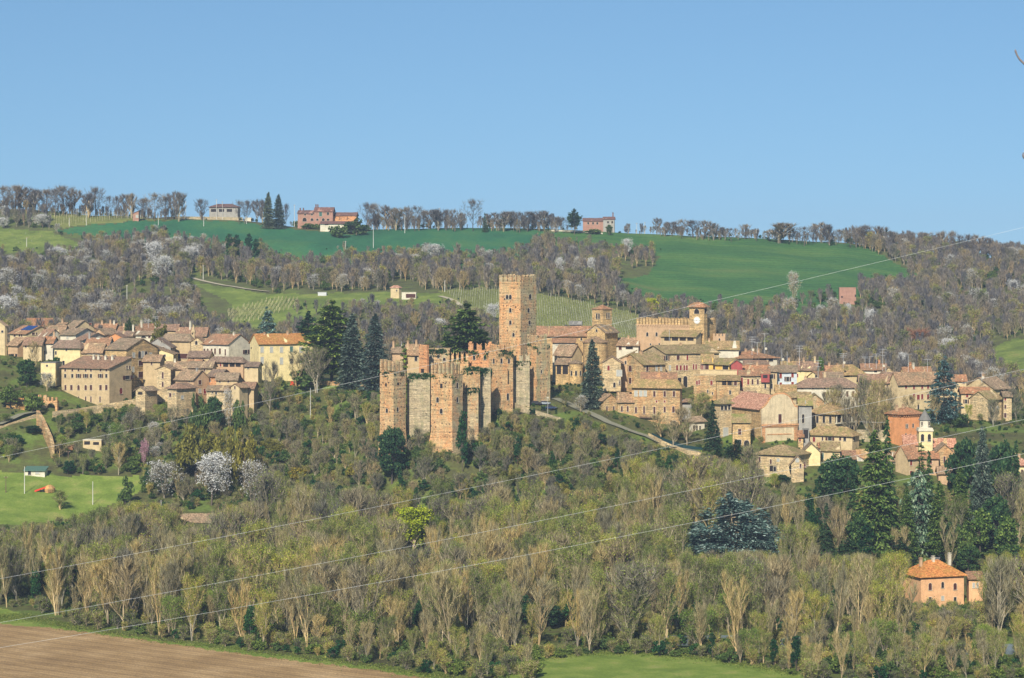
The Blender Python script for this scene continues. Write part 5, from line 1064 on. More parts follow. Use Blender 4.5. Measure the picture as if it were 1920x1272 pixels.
K['wide_cedar'] = conifer(905, 12, 10.5, 9, 11, lambda u: (1-u)**.7*.95+.07, .10, .16, 'pale_blue_needle', .42, 190, .10, flat=.6, width=.24, thick=.4, bark='bark')
K['spruce'] = conifer(906, 20, 4.6, 30, 11, lambda u: (1-u)**.6*.95+.03, .15, .05, 'grey_needle', .5, 40, .03, flat=.9, width=.28, thick=.25)
K['fir'] = conifer(907, 20, 4.4, 26, 10, cone, .25, .05, 'cedar', .48, 34, .08, flat=.6, width=.26, thick=.15)
K['thin_fir'] = conifer(908, 14, 2.6, 16, 8, spire, .12, .0, 'cedar_lit', .45, 22, .04, flat=.6, width=.2, thick=.1)
K['pine'] = conifer(909, 14, 4.2, 12, 9, lambda u: math.sin(math.pi*min(1, u*.7+.28))*.95, .0, .3, 'cedar', .5, 46, .35, flat=1.2, width=.35, thick=.45)
CATS = {'poplar': ('poplar_tree', 'poplar'), 'bare': ('bare_tree', 'bare tree'), 'grey': ('bare_tree', 'bare tree'), 'bud': ('budding_tree', 'budding tree'), 'spring': ('budding_tree', 'budding tree'), 'willow': ('willow_tree', 'willow'),
 'violet': ('bare_tree', 'bare tree'), 'ridge': ('bare_tree', 'bare tree'), 'blossom': ('blossom_tree', 'blossom tree'), 'thinblossom': ('blossom_tree', 'blossom tree'), 'pinkblossom': ('blossom_tree', 'blossom tree'), 'redbush': ('bush', 'bush'),
 'shrub': ('shrub', 'shrub'), 'ivyshrub': ('shrub', 'shrub'), 'holm': ('leafy_tree', 'leafy tree'), 'limebush': ('bush', 'bush'), 'thicket': ('bush', 'bush'), 'evergreen': ('evergreen_tree', 'evergreen tree'), 'ivytree': ('ivy_clad_tree', 'ivy tree'), 'cypress': ('cypress_tree', 'cypress'),
 'cedar': ('cedar_tree', 'cedar'), 'cedar_dark': ('cedar_tree', 'cedar'), 'deodar': ('cedar_tree', 'cedar'), 'blue_cedar': ('cedar_tree', 'cedar'), 'weeping_cedar': ('cedar_tree', 'cedar'), 'wide_cedar': ('cedar_tree', 'cedar'), 'spruce': ('spruce_tree', 'spruce'), 'fir': ('fir_tree', 'fir'), 'thin_fir': ('fir_tree', 'fir'), 'pine': ('pine_tree', 'pine'), 'violetbud': ('budding_tree', 'budding tree')}
tq = random.Random(77)
TREES = []
def plant(kind, x, y, h, label, group=None, sxy=1.0, z=None):
    tr, cr, H0 = K[kind]; s = h/H0; nm, cat = CATS[kind.rstrip('0123456789')]
    o = empty(nm, (x, y, (hgt(x, y) if z is None else z)-.1), tq.uniform(0, 6.28)); o.scale = (s*sxy, s*sxy, s); tag(o, label, cat, group)
    a = link('trunk', tr, o); b = link('crown', cr, o)
    TREES.append((x, y, h)); return o
def TP(kind, px, top, base, label, w=None, Y=None, group=None):
    """tree by the column of its trunk, rows of its top and foot, optional width in px"""
    Y = Y or Yof(px, base, 640, 1650); S = Y/F; x = (px-960)*S; zb = min(hgt(x, Y), CZ-(base-HZ)*S+1.5) if base else hgt(x, Y)
    zb = hgt(x, Y); h = CZ-(top-HZ)*S-zb; h = max(h, 1.2)
    tr, cr, H0 = K[kind]; sxy = 1.0
    if w: 
        co = [v.co for v in cr.vertices]; ww = max(math.hypot(c.x, c.y) for c in co[::7])*2*.78; sxy = (w*S)/(ww*h/H0)
    FOOT.append((x, Y, min(3.5, h*.2)))
    return plant(kind, x, Y, h, label, group, sxy)
# ---- trees with a character of their own
TP('cedar', 622, 569, 722, 'huge dark cedar with flat layered boughs beside the yellow villa', 112, 985)
TP('cedar_dark', 578, 588, 712, 'shorter dark cedar spreading behind the huge one', 70, 1015)
TP('spruce', 660, 592, 722, 'dense grey green conifer right beside the huge layered cedar', 58, 972)
TP('spruce', 703, 592, 730, 'broad grey green conifer between lawn and castle manor', 58, 958)
TP('blue_cedar', 502, 583, 660, 'blue green cedar rising behind the pale yellow villa', 62, 1060)
TP('cedar', 876, 576, 700, 'great spreading cedar behind the broad castle tower house', 118, 965)
TP('thin_fir', 757, 640, 735, 'slender young fir growing between the slim castle tower and the manor', 30, 925)
TP('spruce', 1111, 640, 775, 'tall conical fir with blue grey needles in front of the church apses', 46, 925)
TP('cypress', 1539, 655, 712, 'ivy green column cypress behind the yellow houses', 14, 975)
TP('blue_cedar', 1770, 676, 800, 'tall blue cedar beside the house with red shutters', 72, 925)
TP('wide_cedar', 1372, 936, 1050, 'wide low blue cedar on the slope under the lowest stone house', 230)
TP('wide_cedar', 1332, 962, 1045, 'lower arm of blue cedar standing beside the wide one', 130)
TP('wide_cedar', 1425, 975, 1050, 'small blue cedar at the foot of the short pale wall slope', 110)
TP('weeping_cedar', 1722, 888, 1040, 'weeping blue cedar with drooping boughs among the firs', 88)
TP('deodar', 1640, 812, 1062, 'giant green deodar cedar towering over the lower quarter', 104)
TP('fir', 1663, 790, 1060, 'slender dark fir with bare lower trunk behind the giant deodar', 60)
TP('evergreen', 1574, 826, 985, 'dense dark round topped evergreen before the cream gable', 80)
TP('thin_fir', 1728, 828, 905, 'small spiky fir standing against the pink roofed house', 32, 842)
TP('evergreen', 1809, 786, 1000, 'broad dark green yew beside the grey blue spruce', 66)
TP('spruce', 1842, 806, 1030, 'pointed grey blue spruce between two dark evergreens', 52)
TP('evergreen', 1880, 790, 1010, 'dark evergreen with open crown near the picture edge house', 62)
TP('wide_cedar', 1846, 902, 1000, 'second wide blue cedar low among the park evergreens', 100)
TP('cypress', 1838, 930, 1055, 'green conical cypress at the park edge above the country house', 38)
TP('cypress', 1890, 945, 1070, 'mid green cypress closest to the picture edge', 46)
TP('fir', 1336, 752, 850, 'dark green fir between the villa garden and the stone tower house', 38, 885)
TP('pine', 1380, 828, 905, 'dark pine with open crown at the foot of the curved gable church', 44, 865)
TP('pine', 1345, 845, 905, 'second dark pine beside the road bend wall', 44, 868)
TP('evergreen', 1365, 876, 935, 'ivy green conical evergreen under the two pines', 30, 850)
TP('ivytree', 1517, 925, 1005, 'narrow ivy covered tree below the short pale wall', 22)
for k, px, tp, bs, w, lb in [('deodar',1800,872,1050,64,'full green deodar right above the country house chimneys'),('fir',1742,850,1040,44,'dark fir behind the golden green deodar'),('evergreen',1612,938,1062,54,'dark rounded evergreen between giant deodar and narrow fir'),('fir',1562,872,1000,40,'fir hiding beside the dense round evergreen'),('fir',1600,900,1050,50,'dark fir tucked behind the giant deodar and round evergreen'),('deodar',1700,915,1062,54,'smaller green deodar just beside the weeping blue cedar'),('deodar',1762,905,1055,62,'golden green deodar between weeping cedar and second blue cedar'),
 ('evergreen',1868,905,1045,56,'dark holm like evergreen under the open crowned one'),('fir',1905,830,1015,44,'tall dark fir hard by the picture edge house'),('evergreen',1785,960,1062,44,'dense dark evergreen directly above the country house roof'),('ivytree',1625,985,1075,34,'ivy clad trunk between the giant deodar and slender fir'),
 ('cedar_dark',1690,1010,1085,60,'low dark spreading evergreen in shadow under the weeping cedar'),('fir',1550,945,1050,36,'narrow dark fir at the open slope edge'),('evergreen',1815,1010,1080,46,'rounded deep green tree behind the country house chimney'),('cedar_dark',1590,1010,1075,56,'dark spreading evergreen at the deodar foot'),('evergreen',1895,1010,1085,60,'shadowy evergreen mass nearest the picture edge in the park')]:
    TP(k, px, tp, bs, lb, w)
TP('evergreen', 50, 662, 720, 'dark glossy evergreen below the pink loggia house', 36, 968)
TP('spruce', 503, 362, 408, 'taller of two dark firs together on the ridge', 24, 1590)
TP('spruce', 522, 366, 410, 'bushier of two dark firs together on the ridge', 26, 1592)
TP('pine', 1077, 395, 432, 'dark umbrella pine before the far pink farmhouse', 26, 1595)
TP('fir', 909, 400, 425, 'small dark fir beside the biggest ridge oak', 12, 1600)
TP('evergreen', 1142, 417, 434, 'dark bush tree hiding the green shaded farmhouse end', 12, 1598)
TP('ridge0', 887, 374, 425, 'biggest rounded oak on the ridge skyline', 46, 1605)
TP('shrub0', 668, 412, 430, 'rounded dark shrub beside the ridge barn', 44, 1575)
TP('shrub1', 636, 420, 440, 'grey bush under the ridge farmhouse sheds', 34, 1560)
for px, tp, bs, w, lb in [(575,417,430,22,'rounded hedge bush under the far pink farmhouse wing'),(592,418,431,18,'dark bush under the far taller farmhouse'),(557,412,424,18,'bush at the outer corner of the far pink farmhouse'),(1112,428,440,26,'low bush before the far pinkish farmhouse'),(684,420,434,24,'dark shrub beyond the ridge barn end'),(420,398,410,26,'hedge shrub before the far dark barn')]: TP('shrub1', px, tp, bs, lb, w)
TP('evergreen', 735, 778, 845, 'dark ivy mound at the foot of the slim castle tower', 52, 878)
TP('ivytree', 867, 770, 860, 'ivy draped tree touching the biggest forward tower', 20, 872)
TP('holm0', 300, 604, 632, 'lime yellow rounded bush on a roof terrace', 32, 1052)
TP('pine', 243, 600, 628, 'small dark pine on the back edge of the old quarter', 18, 1075)
TP('shrub2', 362, 745, 765, 'clipped dark conifer shrub beside the stone corner house', 18, 940)
TP('evergreen', 401, 728, 768, 'round dark garden tree before the cream sheds', 30, 940)
TP('shrub0', 380, 748, 766, 'low dark garden shrub between two clipped trees', 26, 939)
TP('thinblossom', 430, 735, 765, 'pinkish flowering fruit tree at the shed corner', 30, 940)
TP('shrub1', 450, 740, 768, 'dark laurel bush beside the flowering fruit tree', 24, 941)
TP('grey0', 505, 680, 760, 'tall bare lilac grey tree under the yellow villa', 46, 955)
TP('bare0', 555, 655, 712, 'bare spreading tree before the yellow villa windows', 50, 975)
TP('grey1', 592, 650, 715, 'bare dark tree with fan of branches beside the yellow villa', 56, 972)
TP('shrub0', 572, 690, 712, 'low dark hedge shrub under the villa trees', 60, 976)
TP('willow', 775, 958, 1040, 'bright lime yellow willow glowing in the wood', 78)
TP('spring0', 835, 968, 1035, 'fresh green tree beside the lime yellow willow', 60)
TP('blossom0', 396, 852, 945, 'largest white blossoming cherry in the wood below the villa', 84, 885)
TP('thinblossom', 472, 868, 945, 'thin greenish white blossoming tree next to the large cherry', 66, 880)
TP('thinblossom', 308, 868, 955, 'greyish half blossomed tree at the meadow edge', 84, 888)
TP('holm0', 367, 795, 860, 'olive gold rounded oak beneath the garden wall', 76, 905)
TP('holm0', 425, 802, 870, 'golden green oak crown beside the olive one', 50, 900)
TP('holm0', 458, 805, 872, 'smaller golden green oak crown of the pair', 48, 898)
TP('spring1', 225, 795, 865, 'bright green tree behind the pergola shed', 56, 915)
TP('bare1', 222, 828, 870, 'small bare tree with pale trunk near the pergola', 34, 908)
TP('shrub2', 235, 897, 928, 'round blue green bush alone in the meadow', 32, 876)
TP('bud0', 113, 920, 965, 'feathery budding tree in the middle of the meadow', 44, 868)
TP('grey0', 112, 830, 872, 'small bare tree between the garden shed and meadow', 40, 918)
TP('limebush', 14, 848, 864, 'bright yellow forsythia bush near the meadow hut', 16, 912)
TP('evergreen', 62, 794, 830, 'dark bush under the rampart wall', 30, 930)
TP('pinkblossom', 270, 830, 850, 'small magenta flowering tree on the slope', 18, 912)
TP('willow', 1218, 562, 598, 'creamy green blossoming tree behind the palace', 38, 1285)
TP('thinblossom', 1487, 512, 556, 'tall white wild cherry alone in the dark pasture', 30, 1370)
TP('blossom1', 1628, 580, 632, 'cone shaped white cherry on the wooded hill', 30, 1290)
TP('blossom0', 1694, 662, 700, 'white blossoming tree behind the red chimneys', 26, 1130)
TP('redbush', 1722, 618, 655, 'rust red bush on the wooded hill', 56, 1240)
TP('shrub0', 565, 1200, 1238, 'rounded bright green bush at the ploughed field edge', 40, 690)
TP('evergreen', 1030, 1125, 1222, 'dark ivy clad evergreen at the meadow edge', 58, 690)
TP('ivytree', 1072, 1118, 1222, 'ivy smothered trunk beside the meadow edge evergreen', 30, 688)
TP('ivytree', 1000, 1130, 1215, 'shorter ivy smothered trunk at the meadow edge', 26, 692)
TP('ivytree', 1312, 1120, 1220, 'ivy wrapped tree in the riverside wood', 28, 695)
TP('holm1', 1300-90, 975, 1030, 'dark green oak on the slope by the wide blue cedar', 60)
TP('holm1', 1675, 1000, 1075, 'olive green leafy tree under the giant deodar', 60)
TP('shrub0', 1838, 1030, 1078, 'dark round shrub behind the country house', 50, 775)
TP('bare2', 1090, 1180, 1000, 'x') if False else None
# blossoming trees on the slopes behind the old quarter
for i, (px, tp, bs, w) in enumerate([(20, 505, 560, 50), (18, 555, 610, 60), (112, 465, 500, 48), (125, 482, 520, 36), (285, 455, 510, 46), (300, 480, 535, 54), (322, 448, 480, 46), (352, 462, 505, 50), (372, 470, 500, 36), (218, 518, 550, 30), (80, 402, 430, 34), (8, 408, 430, 30), (775, 478, 510, 44), (808, 458, 498, 52), (1050, 484, 530, 22), (1080, 483, 528, 20), (1107, 484, 530, 20), (1178, 448, 482, 28), (1088, 535, 566, 26), (1438, 598, 640, 28), (1527, 618, 650, 22), (1560, 560, 600, 36), (1592, 570, 600, 18), (1780, 635, 680, 46), (1815, 610, 650, 30), (45, 583, 612, 42), (104, 596, 618, 24), (640, 515, 548, 30), (818, 598, 635, 44), (925, 570, 610, 40), (706, 565, 600, 18), (1900, 525, 560, 30)]):
    TP('blossom%d' % (i % 2) if i % 3 else 'thinblossom', px, tp, bs, 'white blossoming wild cherry on the slope behind the town', w, group='wild cherries behind the town')
# conifers and dark trees scattered on the far slope
for px, tp, bs in [(430, 438, 492), (444, 440, 495), (466, 438, 494), (480, 448, 494), (307, 424, 440)]: TP('ivytree', px, tp, bs, 'dark ivy column tree on the lip of the wheat field', 15, group='ivy columns below the wheat field')

for i, (k, px, tp, bs, w) in enumerate([('grey1',1562,728,815,40),('grey0',1580,722,800,46),('grey2',1604,730,815,44),('grey3',1628,712,822,50),('grey1',1650,710,825,50),('grey0',1672,728,822,44),('grey2',1592,745,832,40),('grey3',1640,750,835,44),('grey0',1700,742,800,40),('grey1',1662,752,830,36),('grey2',1552,735,790,30),('grey1',1755,740,795,30)]):
    TP(k, px, tp, bs, 'tall grey bare tree in front of the hospice and tree covered house', w, group='bare trees before the hospice')
for i, (k, px, tp, bs, w, lb) in enumerate([
 ('bud1',1310,738,800,52,'budding brush tree beside the dark hidden house'),('grey0',1288,765,842,56,'grey bare tree right beside the stone villa'),('bare0',1240,772,826,40,'small bare tree before the villa arch'),('grey2',1262,790,838,40,'dense bare shrub tree by the green mesh fence'),
 ('grey3',1405,838,915,54,'bare spreading tree between dark pines and the lowest stone house'),('bare1',1425,880,960,30,'slim pale tree under the lowest stone house'),('bud0',1085,728,762,34,'low budding tree near the church porch'),('bud2',1060,738,765,26,'budding bush at the corner of the gate tower'),
 ('thinblossom',1088,742,775,34,'white flowering bush at the foot of the tall conical fir'),('grey1',1862,748,800,34,'grey bare tree against the bare grey gable'),('shrub1',1790,772,800,46,'dark green hedge bush under the blue cedar'),('spring0',1816,760,795,16,'small bright conical shrub by the low pink roofed house'),
 ('grey0',1905,730,790,40,'bare tree beyond the narrow end house'),('spring1',1345,860,930,30,'bright green small tree below the two pines'),('grey2',1925,700,790,46,'bare tree at the far edge of town'),('evergreen',1466,885,915,30,'dark laurel before the lowest stone house'),
 ('spring1',1452,888,920,34,'yellow green bush before the lowest stone house'),('ivyshrub0',1536,895,918,18,'ivy bush by the cream gable wall'),('bare2',1478,905,1000,36,'tall pale forked tree below the short pale wall'),('poplar1',1455,930,1030,30,'bright trunked poplar beside the wide blue cedar'),
 ('grey3',1600,960,1060,52,'dark bare tree group beside the giant deodar'),('grey0',1575,950,1060,46,'bare brown tree under the dense round evergreen'),('poplar2',1692,985,1085,42,'bare poplar under the weeping blue cedar'),('bud1',1790,930,1060,56,'budding tree between the blue cedars and the country house'),
 ('poplar3',1780,960,1085,40,'pale bare tree right behind the country house'),('holm1',1800,985,1075,44,'dark green leafy tree behind the country house roof'),('grey1',205,640,668,20,'bare sapling tree among the old quarter terraces'),('holm1',20,720,770,46,'dark thicket tree on the slope under the pink loggia house'),
 ('grey2',62,640,700,30,'bare winter tree between the cream houses'),('ivyshrub1',104,668,700,20,'green yard bush beside the narrow stair house'),('spring0',96,688,708,16,'light green bush below the narrow stair house'),('thinblossom',88,700,735,36,'pale flowering bushes on the bank by the convent corner'),
 ('shrub0',62,740,775,36,'green bush on the bank by the town gate'),('spring0',54,725,752,30,'yellow green bush over the orange earth bank'),('spring1',10,775,800,40,'green bush beside the lower road')]):
    TP(k, px, tp, bs, lb, w)
gq = random.Random(17)
for i in range(46):
    px = gq.uniform(2, 300); bs = gq.uniform(800, 876) if px < 262 else gq.uniform(790, 930)
    if 62 < px < 104 and bs < 850 or 30 < px < 100 and bs < 862 or 118 < px < 196 and bs < 862 or (px < 62 and bs < 830): continue
    k = gq.choice(['shrub0', 'shrub1', 'shrub2', 'ivyshrub0', 'spring0', 'grey1', 'thicket0', 'holm1', 'thinblossom'])
    tall = k in ('spring0', 'grey1', 'holm1', 'thinblossom'); TP(k, px, bs-gq.uniform(26, 42 if tall else 30) if tall else bs-gq.uniform(10, 22), bs, 'shrub or small tree on the garden slope under the convent', None, group='garden shrubs on the slope under the convent')
for i in range(34):
    px = gq.uniform(105, 345); bs = np.interp(px, [105, 200, 300, 345], [800, 792, 778, 785])+gq.uniform(0, 34)
    k = gq.choice(['shrub0', 'shrub1', 'ivyshrub1', 'spring0', 'grey2', 'thicket1']); TP(k, px, bs-gq.uniform(12, 26), bs, 'bush on the bank just below the convent retaining wall', None, group='bushes under the convent retaining wall')
# ---- ridge skyline trees
RID = [(6,350,40),(28,348,40),(48,352,34),(62,355,26),(88,354,34),(104,350,30),(120,348,36),(136,356,24),(166,362,26),(180,353,30),(204,366,18),(218,368,16),(232,363,24),(247,366,20),(268,368,34),(290,364,34),(310,366,26),(326,364,20),(335,360,24),(378,373,28),(448,374,18),(462,375,16),(482,376,20),(492,380,14),(536,380,14),(688,378,30),(702,384,26),(724,390,30),(742,392,30),(762,388,28),(778,386,30),(794,394,26),(808,392,26),(822,394,24),(838,390,26),(852,392,22),(866,396,18),(926,402,24),(944,400,30),(958,397,28),(974,400,26),(990,396,34),(1008,402,26),(1022,400,34),(1044,404,24),(1056,410,22),(1176,426,14),(1232,410,20),(1248,414,18),(1262,412,18),(1278,408,22),(1300,409,34),(1322,416,20),(1338,418,24),(1352,424,16),(1371,426,16),(1396,418,26),(1416,430,16),(1460,422,44),(1492,430,18),(1508,424,26),(1524,421,26),(1540,422,28),(1556,424,26),(1572,432,16),(1594,434,22),(1620,421,30),(1648,426,30),(1668,438,24),(1690,440,26),(1708,438,26),(1730,436,30),(1752,440,26),(1768,436,24),(1784,436,26),(1800,438,26),(1816,436,22),(1830,440,26),(1848,448,24),(1866,452,24),(1884,456,24),(1902,458,24),(1918,460,24)]
for i, (px, tp, w) in enumerate(RID):
    TP(('ridge0', 'ridge1', 'violet0', 'violet1', 'ridge1')[i % 5], px, tp+tq.uniform(-3, 4), None, 'bare tree standing on the ridge skyline', w*tq.uniform(1.05, 1.6), 1600+(i*7 % 5)*6, group='bare trees along the ridge skyline')

# ---- the woods: individual trees
LIM = [(-300,818),(0,818),(60,800),(90,788),(120,778),(200,768),(262,758),(300,756),(345,765),(400,770),(445,758),(480,722),(520,710),(560,730),(640,735),(700,734),(715,790),(760,790),(800,785),(812,850),(865,846),(875,780),(915,765),(960,765),(1000,782),(1055,792),(1090,776),(1130,800),(1190,822),(1215,832),(1300,862),(1330,850),(1400,868),(1430,918),(1490,925),(1540,935),(1600,915),(1680,915),(1760,925),(1830,895),(1900,880),(2200,880)]
LX, LY = zip(*LIM)
def lim(px): return float(np.interp(px, LX, LY))
KEEP = [  # things the photo shows clear of trees: outline, margin applies to the tree's top and foot
 [(-300,870),(40,862),(95,866),(120,890),(265,893),(270,930),(180,960),(60,980),(-300,985)], [(35,818),(100,818),(100,845),(35,845)], [(118,818),(195,815),(195,848),(118,850)], [(60,735),(108,735),(100,782),(72,790),(-10,812),(-10,795),(55,775)], [(1700,1050),(1850,1065),(1850,1120),(1700,1120)],
 [(-300,1138),(50,1140),(150,1178),(420,1214),(700,1248),(860,1276),(900,1400),(-300,1400)], [(1010,1240),(1130,1226),(1300,1234),(1480,1262),(1500,1400),(960,1400)],
 [(1195,1128),(1225,1128),(1225,1150),(1195,1150)], [(330,962),(415,962),(415,985),(330,985)]]
def clear(px, py): return any(inpoly(px, py, k) for k in KEEP)
wq = random.Random(4242); counts = {}
GROUPS = {
 'poplar': ('tall pale trunked bare poplar in the riverside wood', 'bare poplars of the riverside wood'),
 'bare': ('spreading bare tan tree in the riverside wood', 'bare tan trees of the riverside wood'),
 'bud': ('bare tree with olive green buds in the valley wood', 'budding trees of the valley wood'),
 'grey': ('grey brown bare tree on the castle hillside', 'bare trees of the castle hillside'),
 'spring': ('young tree in fresh green leaf on the castle hillside', 'fresh green trees of the castle hillside'),
 'ivytree': ('ivy clad tree in the woods below town', 'ivy clad trees below the town'),
 'holm': ('rounded evergreen oak on the castle hillside', 'evergreen oaks of the castle hillside'),
 'ivyshrub': ('dark ivy covered shrub on the castle hillside', 'ivy shrubs of the castle hillside')}
cand = []
y = 606.
while y < 945:
    step = 7.2 if y < 830 else 5.3
    x0, x1 = -1080*y/F, 1080*y/F; x = x0
    while x < x1:
        cand.append((x+wq.uniform(-.48, .48)*step, y+wq.uniform(-.48, .48)*step)); x += step
    y += step*.92
cand.sort(key=lambda c: c[1]+wq.uniform(-30, 30))
LIMITS = {'poplar': 200, 'bare': 95, 'grey': 125, 'bud': 200, 'spring': 75}
NEAR = []; NK = ['grey0', 'grey1', 'ivyshrub0', 'grey3', 'bud0', 'bud1', 'shrub0', 'bare1', 'poplar0', 'poplar1']
PROT = [(1285,1462,1030,784),(1540,1925,1036,772),(736,812,1030,826),(352,508,938,884),(325,418,986,868),(262,350,940,884),(1010,1060,1215,690),(708,764,835,878)]
def prot(px, Y): return max([p[2] for p in PROT if p[0] < px < p[1] and Y < p[3]+2] or [0])
for x, y in cand:
    px = 960+x*F/y; out_ = abs(px-960) > 1000; z = hgt(x, y); py = HZ+(CZ-z)*F/y
    if clear(px, py) or blocked(x, y, 1.0): continue
    if y < 690 and px < 1010 and not (840 < px and py < 1300 and wq.random() < .3): 
        if py > np.interp(px, [0, 200, 420, 700, 860, 1010], [1150, 1182, 1212, 1246, 1262, 1232]): continue
    if abs(y-float(np.interp(px, PX, RY0))) < float(np.interp(px, PX, RW))+1: continue
    top_lim = max(lim(px), prot(px, y))
    if y < 835:
        h = wq.triangular(7, 26, 19) if y > 640 else wq.uniform(6, 12)
        k = wq.choices(['poplar', 'bare', 'bud', 'grey', 'spring', 'ivytree'], [40, 24, 34, 6, 7, 7 if px > 900 else 5])[0]
    else:
        h = wq.uniform(5.5, 10.5)
        k = wq.choices(['grey', 'bud', 'spring', 'ivytree', 'holm', 'ivyshrub', 'bare'], [34, 30, 22, 14, 10, 16, 6])[0]
    if py-h*F/y < top_lim: h = (py-top_lim)*y/F*wq.uniform(.9, 1.0)
    if h < 3: continue
    for q_ in (.35, .7, .95):
        if clear(px, py-h*q_*F/y): h *= (q_-.1)*.6; break
    if h < 3: continue
    if counts.get(k, 0) >= LIMITS.get(k, 90): k = None
    if k is None or out_ or (counts.get(k, 0) >= LIMITS.get(k, 90)):
        ki = wq.choices(range(10), [10, 10, 6, 10, 10, 10, 5, 3, 2, 2] if y > 830 else [3, 3, .7, 3, 8, 8, .7, 5, 8, 8])[0]
        if ki in (2, 6): h = min(h, 5)
        NEAR.append((x, y, z-.1, h/K[NK[ki]][2], wq.uniform(0, 6.28), ki)); continue
    counts[k] = counts.get(k, 0)+1
    if k == 'spring': h = min(h, 11)
    if k == 'holm': h = min(h, 6)
    if k == 'ivyshrub': h = min(h, 4.5)
    if k == 'ivytree': h = min(h, 11)
    n = {'poplar': 5, 'bare': 4, 'grey': 4, 'bud': 3, 'spring': 2, 'holm': 2, 'ivyshrub': 2}.get(k, 0)
    lb, gr = GROUPS[k]
    plant(k+(str(wq.randrange(n)) if n else ''), x, y, h, lb, gr, wq.uniform(.85, 1.25) if k != 'ivytree' else .9)
print('WOOD', counts, len(cand))

# ================================================================ stuff: undergrowth, far woods, vineyards, grass
def scatter(name, label, kinds, pts, only_crown=False):
    """one countless mass: points carrying scale, turn and kind, instanced by geometry nodes"""
    src = bpy.data.collections.new(name+'_kinds'); 
    for i, k in enumerate(kinds):
        tr, cr, H0 = K[k]; mb_v = []; 
        me = bpy.data.meshes.new(k)
        # join trunk and crown into one mesh
        va = np.empty(len(tr.vertices)*3); tr.vertices.foreach_get('co', va); vb = np.empty(len(cr.vertices)*3); cr.vertices.foreach_get('co', vb)
        fa = [tuple(p.vertices) for p in tr.polygons]; off = len(tr.vertices); fb = [tuple(v+off for v in p.vertices) for p in cr.polygons]
        me.from_pydata(np.concatenate([va, vb]).reshape(-1, 3).tolist(), [], fa+fb)
        for m in list(tr.materials)+list(cr.materials): me.materials.append(m)
        mi = [0]*len(fa)+[1+p.material_index for p in cr.polygons]; me.polygons.foreach_set('material_index', mi); me.update()
        o = bpy.data.objects.new('%02d_%s' % (i, k), me); src.objects.link(o)
    me = bpy.data.meshes.new(name); me.from_pydata([(p[0], p[1], p[2]) for p in pts], [], [])
    for nm, tp, idx in (('scl', 'FLOAT', 3), ('rot', 'FLOAT', 4)):
        at = me.attributes.new(nm, tp, 'POINT'); at.data.foreach_set('value', [float(p[idx]) for p in pts])
    at = me.attributes.new('kid', 'INT', 'POINT'); at.data.foreach_set('value', [int(p[5]) for p in pts])
    o = link(name, me); tag(o, label, kind='stuff')
    g = bpy.data.node_groups.new(name, 'GeometryNodeTree')
    g.interface.new_socket('Geometry', in_out='INPUT', socket_type='NodeSocketGeometry'); g.interface.new_socket('Geometry', in_out='OUTPUT', socket_type='NodeSocketGeometry')
    gi = g.nodes.new('NodeGroupInput'); go = g.nodes.new('NodeGroupOutput'); io = g.nodes.new('GeometryNodeInstanceOnPoints'); ci = g.nodes.new('GeometryNodeCollectionInfo')
    ci.inputs[0].default_value = src; ci.inputs[1].default_value = True; ci.inputs[2].default_value = True
    def attr(nm, t): a = g.nodes.new('GeometryNodeInputNamedAttribute'); a.data_type = t; a.inputs[0].default_value = nm; return a.outputs[0]
    m2p = g.nodes.new('GeometryNodeMeshToPoints'); g.links.new(gi.outputs[0], m2p.inputs[0]); g.links.new(m2p.outputs[0], io.inputs['Points'])
    g.links.new(ci.outputs[0], io.inputs['Instance']); io.inputs['Pick Instance'].default_value = True
    g.links.new(attr('kid', 'INT'), io.inputs['Instance Index']); g.links.new(attr('scl', 'FLOAT'), io.inputs['Scale'])
    cx = g.nodes.new('ShaderNodeCombineXYZ'); g.links.new(attr('rot', 'FLOAT'), cx.inputs[2]); g.links.new(cx.outputs[0], io.inputs['Rotation'])
    g.links.new(io.outputs[0], go.inputs[0]); md = o.modifiers.new('scatter', 'NODES'); md.node_group = g; return o
uq = random.Random(99)
# undergrowth of the woods
pts = []
UK = ['shrub0', 'shrub1', 'ivyshrub0', 'thicket0', 'thicket1', 'thicket0', 'thicket1']
y = 602.
while y < 1110:
    st = 4.2 if y < 780 else 3.2; x = -1080*y/F
    while x < 1080*y/F:
        xx, yy = x+uq.uniform(-.5, .5)*st, y+uq.uniform(-.5, .5)*st; x += st
        px = 960+xx*F/yy; z = hgt(xx, yy); py = HZ+(CZ-z)*F/yy
        if clear(px, py) or blocked(xx, yy, 1.0): continue
        if abs(yy-float(np.interp(px, PX, RY0))) < float(np.interp(px, PX, RW)): continue
        k = uq.choices(range(7), [17, 15, 12, 16, 14, 14, 14])[0]; h = uq.uniform(1.5, 4.2) if yy < 720 else uq.uniform(1.2, 2.8) if yy < 830 else uq.uniform(1.4, 3.6)
        tl = max(lim(px), prot(px, yy))-3
        if py < tl+4: 
            if uq.random() < .35: continue
            if py < prot(px, yy)-40: pass
            h = uq.uniform(.5, 1.3) if uq.random() < .85 else uq.uniform(1.3, 2.4)
            if 480 < px < 720 and py < 735: continue
            pts.append((xx, yy, z-.1, h/K[UK[k]][2], uq.uniform(0, 6.28), uq.choice([0, 1, 1, 2, 3, 4]))); continue
        if clear(px, py-h*F/yy): continue
        h = min(h, max(.6, (py-tl)*yy/F)) if py > tl else h
        pts.append((xx, yy, z-.1, h/K[UK[k]][2], uq.uniform(0, 6.28), k))
    y += st*.9
scatter('woodland', 'rest of the bare and budding wood covering the castle hillside', NK, NEAR); print('NEAR', len(NEAR))
scatter('undergrowth', 'tangled undergrowth covering the slope below the town', UK, pts); print('UNDER', len(pts))
